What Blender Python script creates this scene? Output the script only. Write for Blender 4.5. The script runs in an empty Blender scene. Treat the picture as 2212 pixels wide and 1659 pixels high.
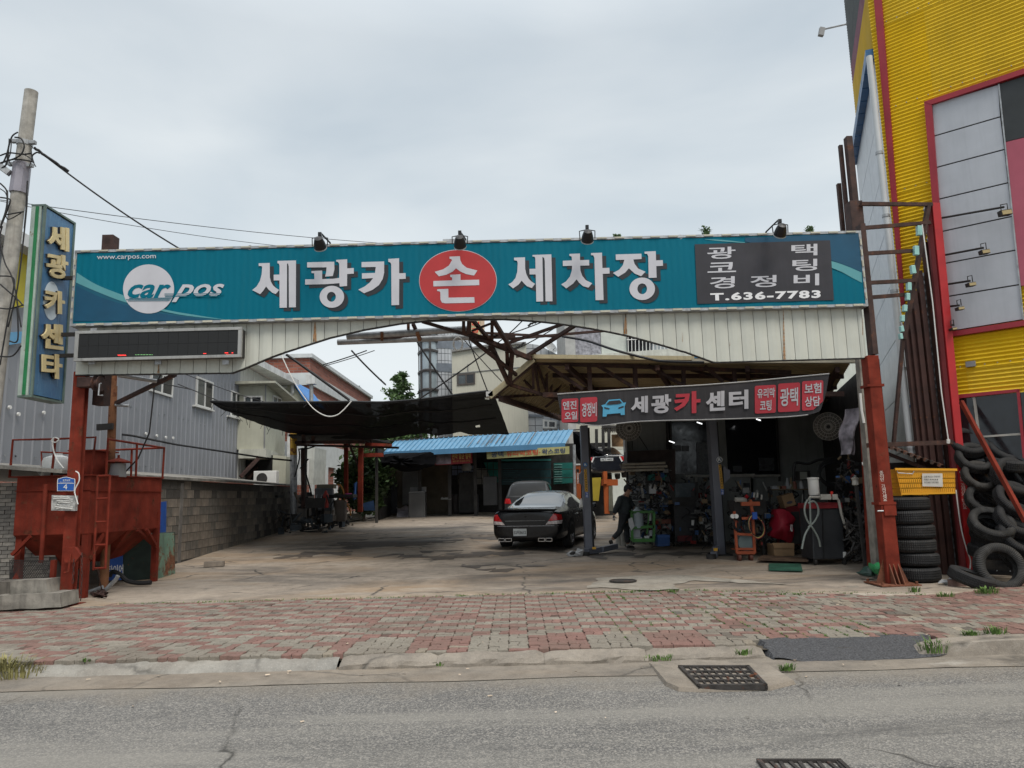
import bpy,bmesh,math,random
from math import sin,cos,pi,radians,sqrt,atan2,exp
from mathutils import Vector,Matrix,noise
random.seed(7)
RND=random.Random(11)
sc=bpy.context.scene
col=sc.collection
PITCH,ROLL,FOC=radians(8.6),radians(1.45),1600.0
CAMP=Vector((0,0,1.6))
_F=Vector((0,cos(PITCH),sin(PITCH)))
_R0=Vector((1,0,0));_U0=_R0.cross(_F)
_R=cos(ROLL)*_R0-sin(ROLL)*_U0
_U=sin(ROLL)*_R0+cos(ROLL)*_U0
cd=bpy.data.cameras.new('camera');cam=bpy.data.objects.new('camera',cd);col.objects.link(cam)
m=Matrix(((_R.x,_U.x,-_F.x,CAMP.x),(_R.y,_U.y,-_F.y,CAMP.y),(_R.z,_U.z,-_F.z,CAMP.z),(0,0,0,1)))
cam.matrix_world=m
cd.sensor_width=36;cd.lens=FOC/2212*36;cd.clip_start=.05;cd.clip_end=3000
sc.camera=cam
world=bpy.data.worlds.new('World');sc.world=world;world.use_nodes=True
nt=world.node_tree;nt.nodes.clear()
def N(t,**k):
 n=nt.nodes.new(t)
 for a,b in k.items():setattr(n,a,b)
 return n
SUN_EL,SUN_ROT=radians(56),radians(150)
sky=N('ShaderNodeTexSky',sky_type='NISHITA',sun_disc=False,sun_elevation=SUN_EL,sun_rotation=SUN_ROT)
bgs=N('ShaderNodeBackground');bgs.inputs['Strength'].default_value=.05
nt.links.new(sky.outputs[0],bgs.inputs['Color'])
tc=N('ShaderNodeTexCoord');sep=N('ShaderNodeSeparateXYZ');nt.links.new(tc.outputs['Generated'],sep.inputs[0])
gr=N('ShaderNodeValToRGB');e=gr.color_ramp.elements
e[0].position=0.0;e[0].color=(.47,.50,.52,1)
e[1].position=1.0;e[1].color=(1.15,1.15,1.16,1)
for p_,c_ in((.12,(.48,.515,.535,1)),(.35,(.43,.468,.495,1)),(.55,(.435,.465,.49,1)),(.78,(.74,.77,.79,1))):
 k=gr.color_ramp.elements.new(p_);k.color=c_
nt.links.new(sep.outputs['Z'],gr.inputs['Fac'])
mp=N('ShaderNodeMapping');mp.inputs['Scale'].default_value=(1,1,2.6);nt.links.new(tc.outputs['Generated'],mp.inputs[0])
n1=N('ShaderNodeTexNoise');n1.inputs['Scale'].default_value=1.7;n1.inputs['Detail'].default_value=6;n1.inputs['Roughness'].default_value=.48;n1.inputs['Distortion'].default_value=.4
nt.links.new(mp.outputs[0],n1.inputs['Vector'])
cr=N('ShaderNodeValToRGB');cr.color_ramp.elements[0].position=.34;cr.color_ramp.elements[0].color=(.80,.85,.89,1)
cr.color_ramp.elements[1].position=.66;cr.color_ramp.elements[1].color=(1.12,1.11,1.09,1)
nt.links.new(n1.outputs[0],cr.inputs[0])
mu=N('ShaderNodeMix',data_type='RGBA',blend_type='MULTIPLY');mu.inputs[0].default_value=1
nt.links.new(gr.outputs[0],mu.inputs[6]);nt.links.new(cr.outputs[0],mu.inputs[7])
bgc=N('ShaderNodeBackground');bgc.inputs['Strength'].default_value=1.02
nt.links.new(mu.outputs[2],bgc.inputs['Color'])
mx=N('ShaderNodeMixShader');mx.inputs[0].default_value=.92
nt.links.new(bgs.outputs[0],mx.inputs[1]);nt.links.new(bgc.outputs[0],mx.inputs[2])
wo=N('ShaderNodeOutputWorld');nt.links.new(mx.outputs[0],wo.inputs[0])
sl=bpy.data.lights.new('sun','SUN');sl.energy=1.5;sl.angle=radians(25);sl.color=(1,.94,.85)
so=bpy.data.objects.new('sun',sl);col.objects.link(so)
sd=Vector((sin(SUN_ROT)*cos(SUN_EL),cos(SUN_ROT)*cos(SUN_EL),sin(SUN_EL)))
so.rotation_euler=sd.to_track_quat('Z','Y').to_euler()
sc.view_settings.view_transform='Standard';sc.view_settings.look='None'
sc.view_settings.exposure=.70;sc.view_settings.gamma=1
sc.cycles.max_bounces=6;sc.cycles.diffuse_bounces=3;sc.cycles.transparent_max_bounces=8
K=4032/2212
ZN=dict(z1=(0,300,2.7657),z2=(0,750,2.2114),z3=(0,1400,1.58),z4=(250,850,2.3284),z5=(900,900,2.0109),z6=(1900,900,2.6024),z7=(2600,850,2.4578),b1=(3200,0,1.8438),b2=(3200,700,1.8438),b3=(3200,1500,1.8438),b4=(2100,1350,1.6385),b5=(2200,1650,2.765),b6=(2800,1600,2.37),b7=(1500,1250,2.4578),b8=(1200,1600,1.9235),c1=(0,2200,1.58),c2=(1200,2200,1.4747),c3=(2500,2200,1.4439),c4=(700,1380,2.4578),c5=(550,1650,2.1067),c6=(1900,1900,4.424),c8=(2250,1600,3.6867))
def ray(z,x,y):
 if z!='s':
  a,b,s=ZN[z];x=(a+x/s)/K;y=(b+y/s)/K
 return _F+(x-1106)/FOC*_R+(829.5-y)/FOC*_U
def P(z,x,y,Y):
 d=ray(z,x,y);return CAMP+d*(Y/d.y)
def gz(x,y):
 t=min(1,max(0,(x+2)/5.0));t=t*t*(3-2*t)
 s=.034*(1-t)+.020*t
 d=max(0.0,min(y,36)-13)
 return.15+s*d
def G(z,x,y,h=None):
 d=ray(z,x,y)
 if h is not None:return CAMP+d*((h-1.6)/d.z)
 hh=.15
 for i in range(30):
  p=CAMP+d*((hh-1.6)/d.z);hh=.5*hh+.5*gz(p.x,p.y)
 return Vector((p.x,p.y,gz(p.x,p.y)))
def PL(z,x,y,p0,n,off=0.0):
 d=ray(z,x,y);n=Vector(n).normalized();p0=Vector(p0)+n*off
 return CAMP+d*((p0-CAMP).dot(n)/d.dot(n))
V=Vector
def yz(x,y):return gz(x,y)+.012*noise.noise(V((x*.7,y*.7,0)))+.006*noise.noise(V((x*2.3,y*2.3,4)))+.009
MATS={}
def NT(name):
 mt=bpy.data.materials.new(name);mt.use_nodes=True
 t=mt.node_tree;t.nodes.clear()
 o=t.nodes.new('ShaderNodeOutputMaterial');b=t.nodes.new('ShaderNodeBsdfPrincipled')
 t.links.new(b.outputs[0],o.inputs[0])
 return mt,t,b,o
def nn(t,ty,ins=None,**k):
 n=t.nodes.new(ty)
 for a,b in k.items():setattr(n,a,b)
 for a,b in(ins or{}).items():
  if isinstance(b,bpy.types.NodeSocket):t.links.new(b,n.inputs[a])
  else:n.inputs[a].default_value=b
 return n
def c4_(c):return(c[0],c[1],c[2],1)
def ramp(t,fac,stops):
 r=t.nodes.new('ShaderNodeValToRGB');t.links.new(fac,r.inputs[0]);el=r.color_ramp.elements
 el[0].position,el[0].color=stops[0][0],c4_(stops[0][1]);el[1].position,el[1].color=stops[-1][0],c4_(stops[-1][1])
 for p_,c_ in stops[1:-1]:
  k=el.new(p_);k.color=c4_(c_)
 return r.outputs[0]
def mix(t,fac,a,b,mode='MIX'):
 n=t.nodes.new('ShaderNodeMix');n.data_type='RGBA';n.blend_type=mode
 for i,x in((0,fac),(6,a),(7,b)):
  if isinstance(x,bpy.types.NodeSocket):t.links.new(x,n.inputs[i])
  elif i==0:n.inputs[0].default_value=x
  else:n.inputs[i].default_value=c4_(x)
 return n.outputs[2]
def noiz(t,vec,scale,detail=5,rough=.55,dist=0):
 return nn(t,'ShaderNodeTexNoise',{'Vector':vec,'Scale':scale,'Detail':detail,'Roughness':rough,'Distortion':dist}).outputs[0]
g1=(1,1,1)
def mat(name,c,rough=.6,metal=0.0,var=.12,vs=2.5,bump=.15,bs=30,rust=0.0,rustc=(.13,.045,.02),streak=0.0,dirt=(.06,.055,.05),spec=.4,coat=0.0,alpha=1,emit=None,rs=6):
 if name in MATS:return MATS[name]
 mt,t,b,o=NT(name)
 vec=nn(t,'ShaderNodeTexCoord').outputs['Object']
 f=noiz(t,vec,vs,6)
 lo=[max(0,x*(1-var*1.6))for x in c];hi=[min(1,x*(1+var*1.6))for x in c]
 cc=ramp(t,f,[(.3,lo),(.7,hi)])
 rr=None
 if streak:
  mp_=nn(t,'ShaderNodeMapping',{'Vector':vec,'Scale':(9,9,.5)}).outputs[0]
  s=noiz(t,mp_,1.6,6,.62)
  s2=ramp(t,s,[(.5,(0,0,0)),(.75,g1)])
  fac=mix(t,streak,(0,0,0),s2)
  cc=mix(t,fac,cc,dirt)
 if rust:
  r1=noiz(t,vec,rs,9,.68,.3)
  th=.68-.30*rust
  rm=ramp(t,r1,[(th,(0,0,0)),(th+.07,g1)])
  rc=ramp(t,noiz(t,vec,rs*5,4),[(.3,[x*.5 for x in rustc]),(.7,[min(1,x*1.5)for x in rustc])])
  cc=mix(t,rm,cc,rc)
  rr=ramp(t,rm,[(0,(rough,)*3),(1,(.85,)*3)])
 t.links.new(cc,b.inputs['Base Color'])
 if rr:t.links.new(rr,b.inputs['Roughness'])
 else:
  rv=ramp(t,noiz(t,vec,vs*3,3),[(.3,(max(0,rough-.08),)*3),(.7,(min(1,rough+.08),)*3)])
  t.links.new(rv,b.inputs['Roughness'])
 b.inputs['Metallic'].default_value=metal;b.inputs['Specular IOR Level'].default_value=spec
 b.inputs['Coat Weight'].default_value=coat;b.inputs['Coat Roughness'].default_value=.05
 if alpha<1:b.inputs['Alpha'].default_value=alpha
 if bump:
  bn=nn(t,'ShaderNodeBump',{'Strength':bump,'Distance':.01,'Height':noiz(t,vec,bs,5)})
  t.links.new(bn.outputs[0],b.inputs['Normal'])
 if emit:
  b.inputs['Emission Color'].default_value=c4_(emit[0]);b.inputs['Emission Strength'].default_value=emit[1]
 MATS[name]=mt
 return mt
def mat_asphalt():
 mt,t,b,o=NT('asphalt');vec=nn(t,'ShaderNodeTexCoord').outputs['Object']
 vo=nn(t,'ShaderNodeTexVoronoi',{'Vector':vec,'Scale':105.0});sp=nn(t,'ShaderNodeSeparateColor',{0:vo.outputs['Color']}).outputs[0]
 base=ramp(t,sp,[(.0,(.05,.05,.051)),(.4,(.10,.098,.096)),(.72,(.22,.21,.195)),(1,(.44,.41,.37))])
 big=noiz(t,vec,.45,8,.65)
 cc=mix(t,.5,base,ramp(t,big,[(.3,(.085,.084,.083)),(.7,(.19,.182,.17))]),'MIX')
 vo2=nn(t,'ShaderNodeTexVoronoi',{'Vector':vec,'Scale':42.0});sp2=nn(t,'ShaderNodeSeparateColor',{0:vo2.outputs['Color']}).outputs[1]
 cc=mix(t,ramp(t,sp2,[(.9,(0,0,0)),(.95,(.4,.4,.4))]),cc,(.30,.28,.25))
 st=noiz(t,nn(t,'ShaderNodeMapping',{'Vector':vec,'Scale':(.16,1.5,1)}).outputs[0],.9,7,.62)
 cc=mix(t,ramp(t,st,[(.48,(0,0,0)),(.62,(.6,.6,.6))]),cc,(.24,.228,.205))
 st=noiz(t,nn(t,'ShaderNodeMapping',{'Vector':vec,'Scale':(.3,.8,1),'Location':(4,8,1)}).outputs[0],.8,8,.7,.8)
 cc=mix(t,ramp(t,st,[(.55,(0,0,0)),(.66,(.5,.5,.5))]),cc,(.055,.055,.057))
 sp_=noiz(t,vec,2.2,3,.5);cc=mix(t,ramp(t,sp_,[(.74,(0,0,0)),(.78,(.75,.75,.75))]),cc,(.03,.03,.032))
 wv=nn(t,'ShaderNodeMixRGB',{0:.25,1:vec,2:nn(t,'ShaderNodeTexNoise',{'Vector':vec,'Scale':2.5,'Detail':8.0}).outputs['Color']}).outputs[0]
 vr=nn(t,'ShaderNodeTexVoronoi',{'Vector':wv,'Scale':.45},feature='DISTANCE_TO_EDGE').outputs['Distance']
 msk=ramp(t,noiz(t,vec,.5,3),[(.5,(0,0,0)),(.6,g1)])
 cc=mix(t,mix(t,msk,(0,0,0),ramp(t,vr,[(.0,(.85,)*3),(.006,(0,0,0))])),cc,(.025,.024,.022))
 yy=nn(t,'ShaderNodeSeparateXYZ',{0:vec}).outputs[1]
 gy=nn(t,'ShaderNodeMath',{0:yy,1:nn(t,'ShaderNodeMath',{0:noiz(t,vec,1.6,6,.7),1:1.4},operation='MULTIPLY').outputs[0]},operation='ADD').outputs[0]
 cc=mix(t,ramp(t,nn(t,'ShaderNodeMath',{0:gy,1:.1},operation='MULTIPLY').outputs[0],[(.70,(0,0,0)),(.78,(.75,)*3)]),cc,(.215,.185,.148))
 t.links.new(cc,b.inputs['Base Color']);b.inputs['Roughness'].default_value=.88;b.inputs['Specular IOR Level'].default_value=.25
 t.links.new(nn(t,'ShaderNodeBump',{'Strength':.6,'Distance':.004,'Height':vo.outputs['Distance']}).outputs[0],b.inputs['Normal'])
 return mt
def mat_concrete(name,c,stain=(.2,.13,.07),st=.5,dark=(.09,.085,.08),dk=.5,crack=1.0,light=(.5,.48,.44)):
 mt,t,b,o=NT(name);vec=nn(t,'ShaderNodeTexCoord').outputs['Object']
 cc=ramp(t,noiz(t,vec,3.1,10,.75),[(.28,[x*.55 for x in c]),(.52,c),(.76,[x*1.35 for x in c])])
 cc=mix(t,ramp(t,noiz(t,nn(t,'ShaderNodeMapping',{'Vector':vec,'Scale':(.45,1,1)}).outputs[0],.55,8,.62,.5),[(.48,(0,0,0)),(.66,(st,)*3)]),cc,stain)
 cc=mix(t,ramp(t,noiz(t,nn(t,'ShaderNodeMapping',{'Vector':vec,'Scale':(.5,1.2,1),'Location':(7,3,0)}).outputs[0],.42,8,.65,.8),[(.5,(0,0,0)),(.68,(dk,)*3)]),cc,dark)
 cc=mix(t,ramp(t,noiz(t,nn(t,'ShaderNodeMapping',{'Vector':vec,'Scale':(.35,1.6,1),'Location':(17,9,0)}).outputs[0],1.0,9,.68,.6),[(.58,(0,0,0)),(.7,(.55,)*3)]),cc,light)
 fine=noiz(t,vec,90,3)
 cc=mix(t,ramp(t,fine,[(.55,(0,0,0)),(.72,(.45,)*3)]),cc,[x*.45 for x in c])
 cc=mix(t,ramp(t,noiz(t,vec,70,2),[(.6,(0,0,0)),(.72,(.5,)*3)]),cc,[min(1,x*1.5)for x in c])
 h=noiz(t,vec,40,8,.7)
 if crack:
  wv=nn(t,'ShaderNodeMixRGB',{0:.35,1:vec,2:nn(t,'ShaderNodeTexNoise',{'Vector':vec,'Scale':1.6,'Detail':8.0}).outputs['Color']}).outputs[0]
  vr=nn(t,'ShaderNodeTexVoronoi',{'Vector':wv,'Scale':.75},feature='DISTANCE_TO_EDGE').outputs['Distance']
  msk=ramp(t,noiz(t,vec,.8,3),[(.46,(0,0,0)),(.56,g1)])
  ck=mix(t,msk,(0,0,0),ramp(t,vr,[(.0,(crack,)*3),(.016,(0,0,0))]))
  cc=mix(t,ck,cc,(.035,.032,.028))
 t.links.new(cc,b.inputs['Base Color'])
 t.links.new(ramp(t,noiz(t,vec,.7,5),[(.35,(.62,)*3),(.6,(.9,)*3)]),b.inputs['Roughness'])
 t.links.new(nn(t,'ShaderNodeBump',{'Strength':.55,'Distance':.012,'Height':h}).outputs[0],b.inputs['Normal'])
 return mt
class MB:
 def __init__(s):s.v=[];s.f=[]
 def quad(s,a,b,c,d):
  i=len(s.v);s.v+=[V(a),V(b),V(c),V(d)];s.f.append((i,i+1,i+2,i+3));return s
 def face(s,pts):
  i=len(s.v);s.v+=[V(p)for p in pts];s.f.append(tuple(range(i,i+len(pts))));return s
 def hexa(s,p):
  i=len(s.v);s.v+=[V(q)for q in p]
  for f in((3,2,1,0),(4,5,6,7),(0,1,5,4),(1,2,6,5),(2,3,7,6),(3,0,4,7)):s.f.append(tuple(i+k for k in f))
  return s
 def box(s,c,d,rz=0.0,M=None):
  x,y,z=d[0]/2,d[1]/2,d[2]/2
  R=M if M is not None else Matrix.Rotation(rz,3,'Z')
  c=V(c)
  return s.hexa([c+R@V(q)for q in((-x,-y,-z),(x,-y,-z),(x,y,-z),(-x,y,-z),(-x,-y,z),(x,-y,z),(x,y,z),(-x,y,z))])
 def bx(s,x0,x1,y0,y1,z0,z1):return s.box(((x0+x1)/2,(y0+y1)/2,(z0+z1)/2),(abs(x1-x0),abs(y1-y0),abs(z1-z0)))
 def beam(s,a,b,w,h=None,up=(0,0,1)):
  a,b=V(a),V(b);h=h or w;d=(b-a).normalized();up=V(up)
  if abs(d.dot(up))>.98:up=V((0,1,0))
  x=d.cross(up).normalized()*w/2;y=x.cross(d).normalized()*h/2
  return s.hexa([a-x-y,a+x-y,a+x+y,a-x+y,b-x-y,b+x-y,b+x+y,b-x+y])
 def slab(s,pts,off):
  n=len(pts);i=len(s.v);off=V(off)
  s.v+=[V(p)for p in pts]+[V(p)+off for p in pts]
  s.f.append(tuple(range(i,i+n)));s.f.append(tuple(range(i+2*n-1,i+n-1,-1)))
  for k in range(n):s.f.append((i+k,i+n+k,i+n+(k+1)%n,i+(k+1)%n))
  return s
 def cyl(s,a,b,r,r2=None,n=12,cap=True):
  a,b=V(a),V(b);r2=r if r2 is None else r2;d=(b-a).normalized()
  u=d.cross(V((0,0,1))if abs(d.z)<.95 else V((1,0,0))).normalized();w=d.cross(u)
  i=len(s.v)
  for k in range(n):
   q=u*cos(2*pi*k/n)+w*sin(2*pi*k/n);s.v.append(a+q*r);s.v.append(b+q*r2)
  for k in range(n):
   j=(k+1)%n;s.f.append((i+2*k,i+2*j,i+2*j+1,i+2*k+1))
  if cap:
   s.f.append(tuple(i+2*k for k in range(n-1,-1,-1)));s.f.append(tuple(i+2*k+1 for k in range(n)))
  return s
 def tube(s,pts,r,n=6):
  pts=[V(p)for p in pts];i=len(s.v);m_=len(pts);pu=None
  for k,p in enumerate(pts):
   d=(pts[min(k+1,m_-1)]-pts[max(k-1,0)]).normalized()
   if pu is None:pu=d.cross(V((.3,.2,1))if abs(d.z)<.9 else V((1,.1,0)))
   pu=(pu-d*pu.dot(d)).normalized();w=d.cross(pu)
   rr=r[k]if isinstance(r,(list,tuple))else r
   for q in range(n):s.v.append(p+(pu*cos(2*pi*q/n)+w*sin(2*pi*q/n))*rr)
  for k in range(m_-1):
   for q in range(n):
    j=(q+1)%n;s.f.append((i+k*n+q,i+k*n+j,i+(k+1)*n+j,i+(k+1)*n+q))
  s.f.append(tuple(i+q for q in range(n-1,-1,-1)));s.f.append(tuple(i+(m_-1)*n+q for q in range(n)))
  return s
 def lathe(s,prof,c,M=None,n=20,closed=False):
  i=len(s.v);c=V(c);M=M or Matrix.Identity(3);m_=len(prof)
  for k in range(n):
   a=2*pi*k/n
   for r,z in prof:s.v.append(c+M@V((r*cos(a),r*sin(a),z)))
  for k in range(n):
   j=(k+1)%n
   for q in range(m_ if closed else m_-1):
    q2=(q+1)%m_
    s.f.append((i+k*m_+q,i+j*m_+q,i+j*m_+q2,i+k*m_+q2))
  return s
 def grid(s,fn,nu,nv):
  i=len(s.v)
  for a in range(nu+1):
   for b in range(nv+1):s.v.append(V(fn(a/nu,b/nv)))
  for a in range(nu):
   for b in range(nv):
    k=i+a*(nv+1)+b;s.f.append((k,k+nv+1,k+nv+2,k+1))
  return s
 def corr(s,o,ax,ay,depth,pitch,nrm,seg=4,rib=None):
  o,ax,ay,nrm=V(o),V(ax),V(ay),V(nrm).normalized();L=ax.length;n=max(1,int(L/pitch))
  pr=[(0,0),(.5,1)]if seg==2 else([(k/seg,.5-.5*cos(2*pi*k/seg))for k in range(seg)]if not rib else rib)
  i=len(s.v);c_=0
  for k in range(n):
   for t_,h in pr:
    p=o+ax*((k+t_)/n)+nrm*(h*depth);s.v+=[p,p+ay];c_+=1
  s.v+=[o+ax,o+ax+ay];c_+=1
  for k in range(c_-1):s.f.append((i+2*k,i+2*k+2,i+2*k+3,i+2*k+1))
  return s
 def add(s,o,M=None):
  i=len(s.v);s.v+=[(M@p if M is not None else V(p))for p in o.v];s.f+=[tuple(i+k for k in f)for f in o.f];return s
BASE={}
def mk(name,mb,mt,parent=None,base=None,smooth=False,kind=None,label=None,bevel=0):
 if parent is not None:b=BASE[parent.name]
 elif base is not None:b=V(base)
 else:
  lo=[min(p[k]for p in mb.v)for k in range(3)];hi=[max(p[k]for p in mb.v)for k in range(3)]
  b=V(((lo[0]+hi[0])/2,(lo[1]+hi[1])/2,lo[2]))
 me=bpy.data.meshes.new(name);me.from_pydata([tuple(p-b)for p in mb.v],[],mb.f)
 if mt:me.materials.append(mt)
 if smooth:
  me.polygons.foreach_set('use_smooth',[True]*len(me.polygons))
 o=bpy.data.objects.new(name,me);col.objects.link(o)
 if parent is not None:o.parent=parent
 else:o.location=b
 BASE[o.name]=b
 if kind:o['kind']=kind
 if label:o['label']=label
 if bevel:
  md=o.modifiers.new('bevel','BEVEL');md.width=bevel;md.segments=2;md.limit_method='ANGLE';md.angle_limit=radians(40)
 if smooth:me.set_sharp_from_angle(angle=radians(38))
 return o
def thing(name,label,cat,loc,group=None):
 o=bpy.data.objects.new(name,None);col.objects.link(o);o.location=V(loc);o.empty_display_size=.1
 o['label']=label;o['category']=cat
 if group:o['group']=group
 BASE[o.name]=V(loc);return o
def tag(o,label,cat,group=None):
 o['label']=label;o['category']=cat
 if group:o['group']=group
 return o
def clone(root,M,label,group=None):
 r=root.copy();col.objects.link(r);r.matrix_world=M;r['label']=label
 if group:r['group']=group
 for ch in root.children:
  c=ch.copy();col.objects.link(c);c.parent=r
  for g_ in ch.children:
   d=g_.copy();col.objects.link(d);d.parent=c
 return r
def txt(body,q,bold=.0,thick=0,push=None,spacing=1.0,mb=None,shear=0.0):
 c=bpy.data.curves.new('t','FONT');c.body=body;c.offset=bold;c.space_character=spacing;c.shear=shear;c.resolution_u=3
 if thick:c.extrude=.05
 o=bpy.data.objects.new('t',c);col.objects.link(o)
 bpy.context.view_layer.update()
 me=bpy.data.meshes.new_from_object(o.evaluated_get(bpy.context.evaluated_depsgraph_get()))
 xs=[v.co.x for v in me.vertices];ys=[v.co.y for v in me.vertices]
 x0,x1,y0,y1=min(xs),max(xs),min(ys),max(ys)
 TL,TR,BR,BL=[V(p)for p in q];nrm=(TR-TL).cross(BL-TL).normalized()*-1
 mb=mb or MB();i=len(mb.v)
 for v in me.vertices:
  a=(v.co.x-x0)/(x1-x0);b_=(v.co.y-y0)/(y1-y0)
  p=(BL*(1-a)+BR*a)*(1-b_)+(TL*(1-a)+TR*a)*b_
  if thick:p=p+nrm*(thick*(v.co.z/.05))
  if push:p=push(p)
  mb.v.append(p)
 for f in me.polygons:mb.f.append(tuple(i+k for k in f.vertices))
 bpy.data.objects.remove(o);bpy.data.curves.remove(c);bpy.data.meshes.remove(me)
 return mb
def tri_poly(pts,mb=None):
 from mathutils.geometry import tessellate_polygon
 mb=mb or MB();i=len(mb.v);pts=[V(p)for p in pts];mb.v+=pts
 for t_ in tessellate_polygon([pts]):mb.f.append(tuple(i+k for k in t_))
 return mb
def cat_curve(a,b,sag,n=14,wob=0):
 a,b=V(a),V(b);out=[]
 for k in range(n+1):
  t_=k/n;p=a.lerp(b,t_);p.z-=sag*4*t_*(1-t_)
  if wob and 0<k<n:p+=V((RND.uniform(-wob,wob),RND.uniform(-wob,wob),RND.uniform(-wob,wob)))
  out.append(p)
 return out
 # ================================================================== GROUND
asphalt=mat_asphalt()
conc_gutter=mat_concrete('gutter_concrete',(.225,.195,.16),dk=.5,st=.3,crack=.6)
conc_kerb=mat_concrete('kerb_concrete',(.235,.205,.17),stain=(.17,.125,.085),dk=.75,crack=.8)
conc_yard=mat_concrete('yard_concrete',(.30,.25,.20),stain=(.30,.195,.105),st=.6,dark=(.05,.046,.044),dk=.95,crack=1.0,light=(.50,.46,.40))
soil=mat('soil',(.07,.058,.042),rough=.95,var=.3,vs=6,bump=.5,bs=60)
conc_old=mat('old_concrete',(.215,.20,.175),rough=.9,var=.25,vs=5,bump=.5,bs=40,streak=.5)
def terr(x,y):
 if y<11.6:return-.04
 return gz(x,y)-.05 if y<60 else gz(x,60)-.05
mb=MB()
ys=[-300,-60,-20,0,6,11.4,11.7,13]+[13+1.5*k for k in range(1,18)]+[45,60,90,200,900]
xs=[-900,-200,-80,-40,-25]+[-20+2*k for k in range(21)]+[25,40,80,200,900]
i=0
for y in ys:
 for x in xs:mb.v.append(V((x,y,terr(x,y))))
for a in range(len(ys)-1):
 for b in range(len(xs)-1):
  k=a*len(xs)+b;mb.f.append((k,k+1,k+len(xs)+1,k+len(xs)))
mk('ground',mb,mat('earth',(.16,.14,.11),rough=.95,var=.25,bump=.4),kind='structure',base=(0,0,0))
mb=MB();mb.grid(lambda u,v:(-60+120*u,-9+15.92*v+.03*sin(u*120*1.3)*(v>.99),0+.004),60,12)
mk('road',mb,asphalt,kind='structure',base=(0,0,0))
mb=MB()
def gut(u,v):
 x=-60+120*u;y0=6.83+.05*noise.noise(V((x*.9,0,0)));y1=7.42
 return(x,y0+(y1-y0)*v,.010+.012*v+.004*noise.noise(V((x*3,v*3,1))))
mb.grid(gut,600,3)
mk('gutter',mb,conc_gutter,kind='structure',base=(0,0,0))
kerb=thing('kerb','worn low concrete kerb between the gutter strip and the brick pavement','kerb',(0,7.35,0));
kerb['kind']='structure';del kerb['category'];del kerb['label']
def kerbstone(x0,x1,h,y0=7.30,y1=7.47,rnd=.012,hb=None):
 n=max(3,int((x1-x0)/.07));mb=MB()
 hb=hb or h
 def fn(u,v):
  x=x0+(x1-x0)*u;prof=[(y0+.0,-.03),(y0-.0,h*.55),(y0+.02,h*.9),(y0+.05,h),(y1-.02,hb),(y1,hb),(y1,-.03)]
  k=int(round(v*6));y,z=prof[k]
  e_=1 if 0<u<1 else.8
  y+=rnd*noise.noise(V((x*5,k,3)))*1.6*(k<4);z+=rnd*noise.noise(V((x*4,k*.7,9)))*(0<k<6)
  if h>.07 and k in(1,2,3):
   c_=noise.noise(V((x*7,2,2)))
   if c_>.25:y+=.03*(c_);z-=.04*c_
  return(x,y,z*e_ if k else z)
 mb.grid(fn,n,6);lo=[fn(0,k/6)for k in range(7)];hi=[fn(1,k/6)for k in range(7)]
 mb.face(lo);mb.face(hi[::-1])
 return mk('kerbstone',mb,conc_kerb,kerb)
x=-9.2
for w,h in((1.0,.12),(1.0,.1),(1.0,.1)):kerbstone(x,x+w-.01,h,7.24,7.42);x+=w
mb=MB()
def apr(u,v):
 x=-6.15+4.42*u;w=.30*min(1,1.0*u*4+.15)
 yb=7.29+.02*noise.noise(V((x*3,0,0)));y=yb+(7.50+.05*(1-u)-yb)*v+(0 if v>0 else 0)
 if u<.06:y=y+.06*(1-u/.06)*(1-v)
 z=[.0,.04,.065,.085,.10,.115][int(round(v*5))]
 return(x,y,z+.014*noise.noise(V((x*5,y*7,1)))+.01*noise.noise(V((x*19,y*21,1))))
mb.grid(apr,90,5)
mk('apron',mb,mat_concrete('apron_concrete',(.265,.255,.23),dk=.6,st=.2,crack=1.0),kerb)
xs_=[-1.70,-.78,.24,1.22]
for a,b in zip(xs_,xs_[1:]):kerbstone(a+.001,b-.001,.085,7.30,7.47,.018,.118)
kerbstone(1.225,2.34,.07,7.33,7.48,.016,.11)
def ramp_kerb():
 mb=MB()
 pr=[(3.72,.03),(3.85,.10),(4.05,.135),(4.5,.15),(5.4,.155)]
 n=len(pr)
 for(xa,ha),(xb,hb)in zip(pr,pr[1:]):
  ya=7.22+.0*(xa-3.7);yb=7.22
  mb.hexa([(xa,7.24,-.02),(xb,7.24,-.02),(xb,7.46,-.02),(xa,7.46,-.02),(xa,7.27,ha-.01),(xb,7.27,hb-.01),(xb,7.44,hb+.01),(xa,7.44,ha+.01)])
 mk('kerbstone',mb,conc_kerb,kerb)
ramp_kerb()
for k in range(12):kerbstone(5.41+k,6.4+k,.155,7.24,7.46)
mb=MB()
def pt_(u,v):
 w0=.10*sin(pi*u)*0;x=2.36+1.74*u+.05*noise.noise(V((v*5,u,2)));y0_=7.17+.10*abs(2*u-1)**3+.04*noise.noise(V((u*9,0,0)));y=y0_+(7.74-y0_)*v
 z=.018+.112*min(1,max(0,(y-7.18)/.5))**.9+.006*noise.noise(V((x*6,y*8,0)))
 if u in(0,1):z-=.07
 return(x,y,z)
mb.grid(pt_,40,16);mk('asphalt_patch',mb,mat('fresh_tar',(.062,.063,.068),rough=.85,var=.4,vs=60,bump=.8,bs=120),kind='structure')
mb=MB();mb.grid(lambda u,v:(-14+30*u,7.44+4.5*v,.078+.02*v),60,10)
mk('pavement',mb,soil,kind='structure',base=(0,0,0));pav=bpy.data.objects['pavement']
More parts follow.
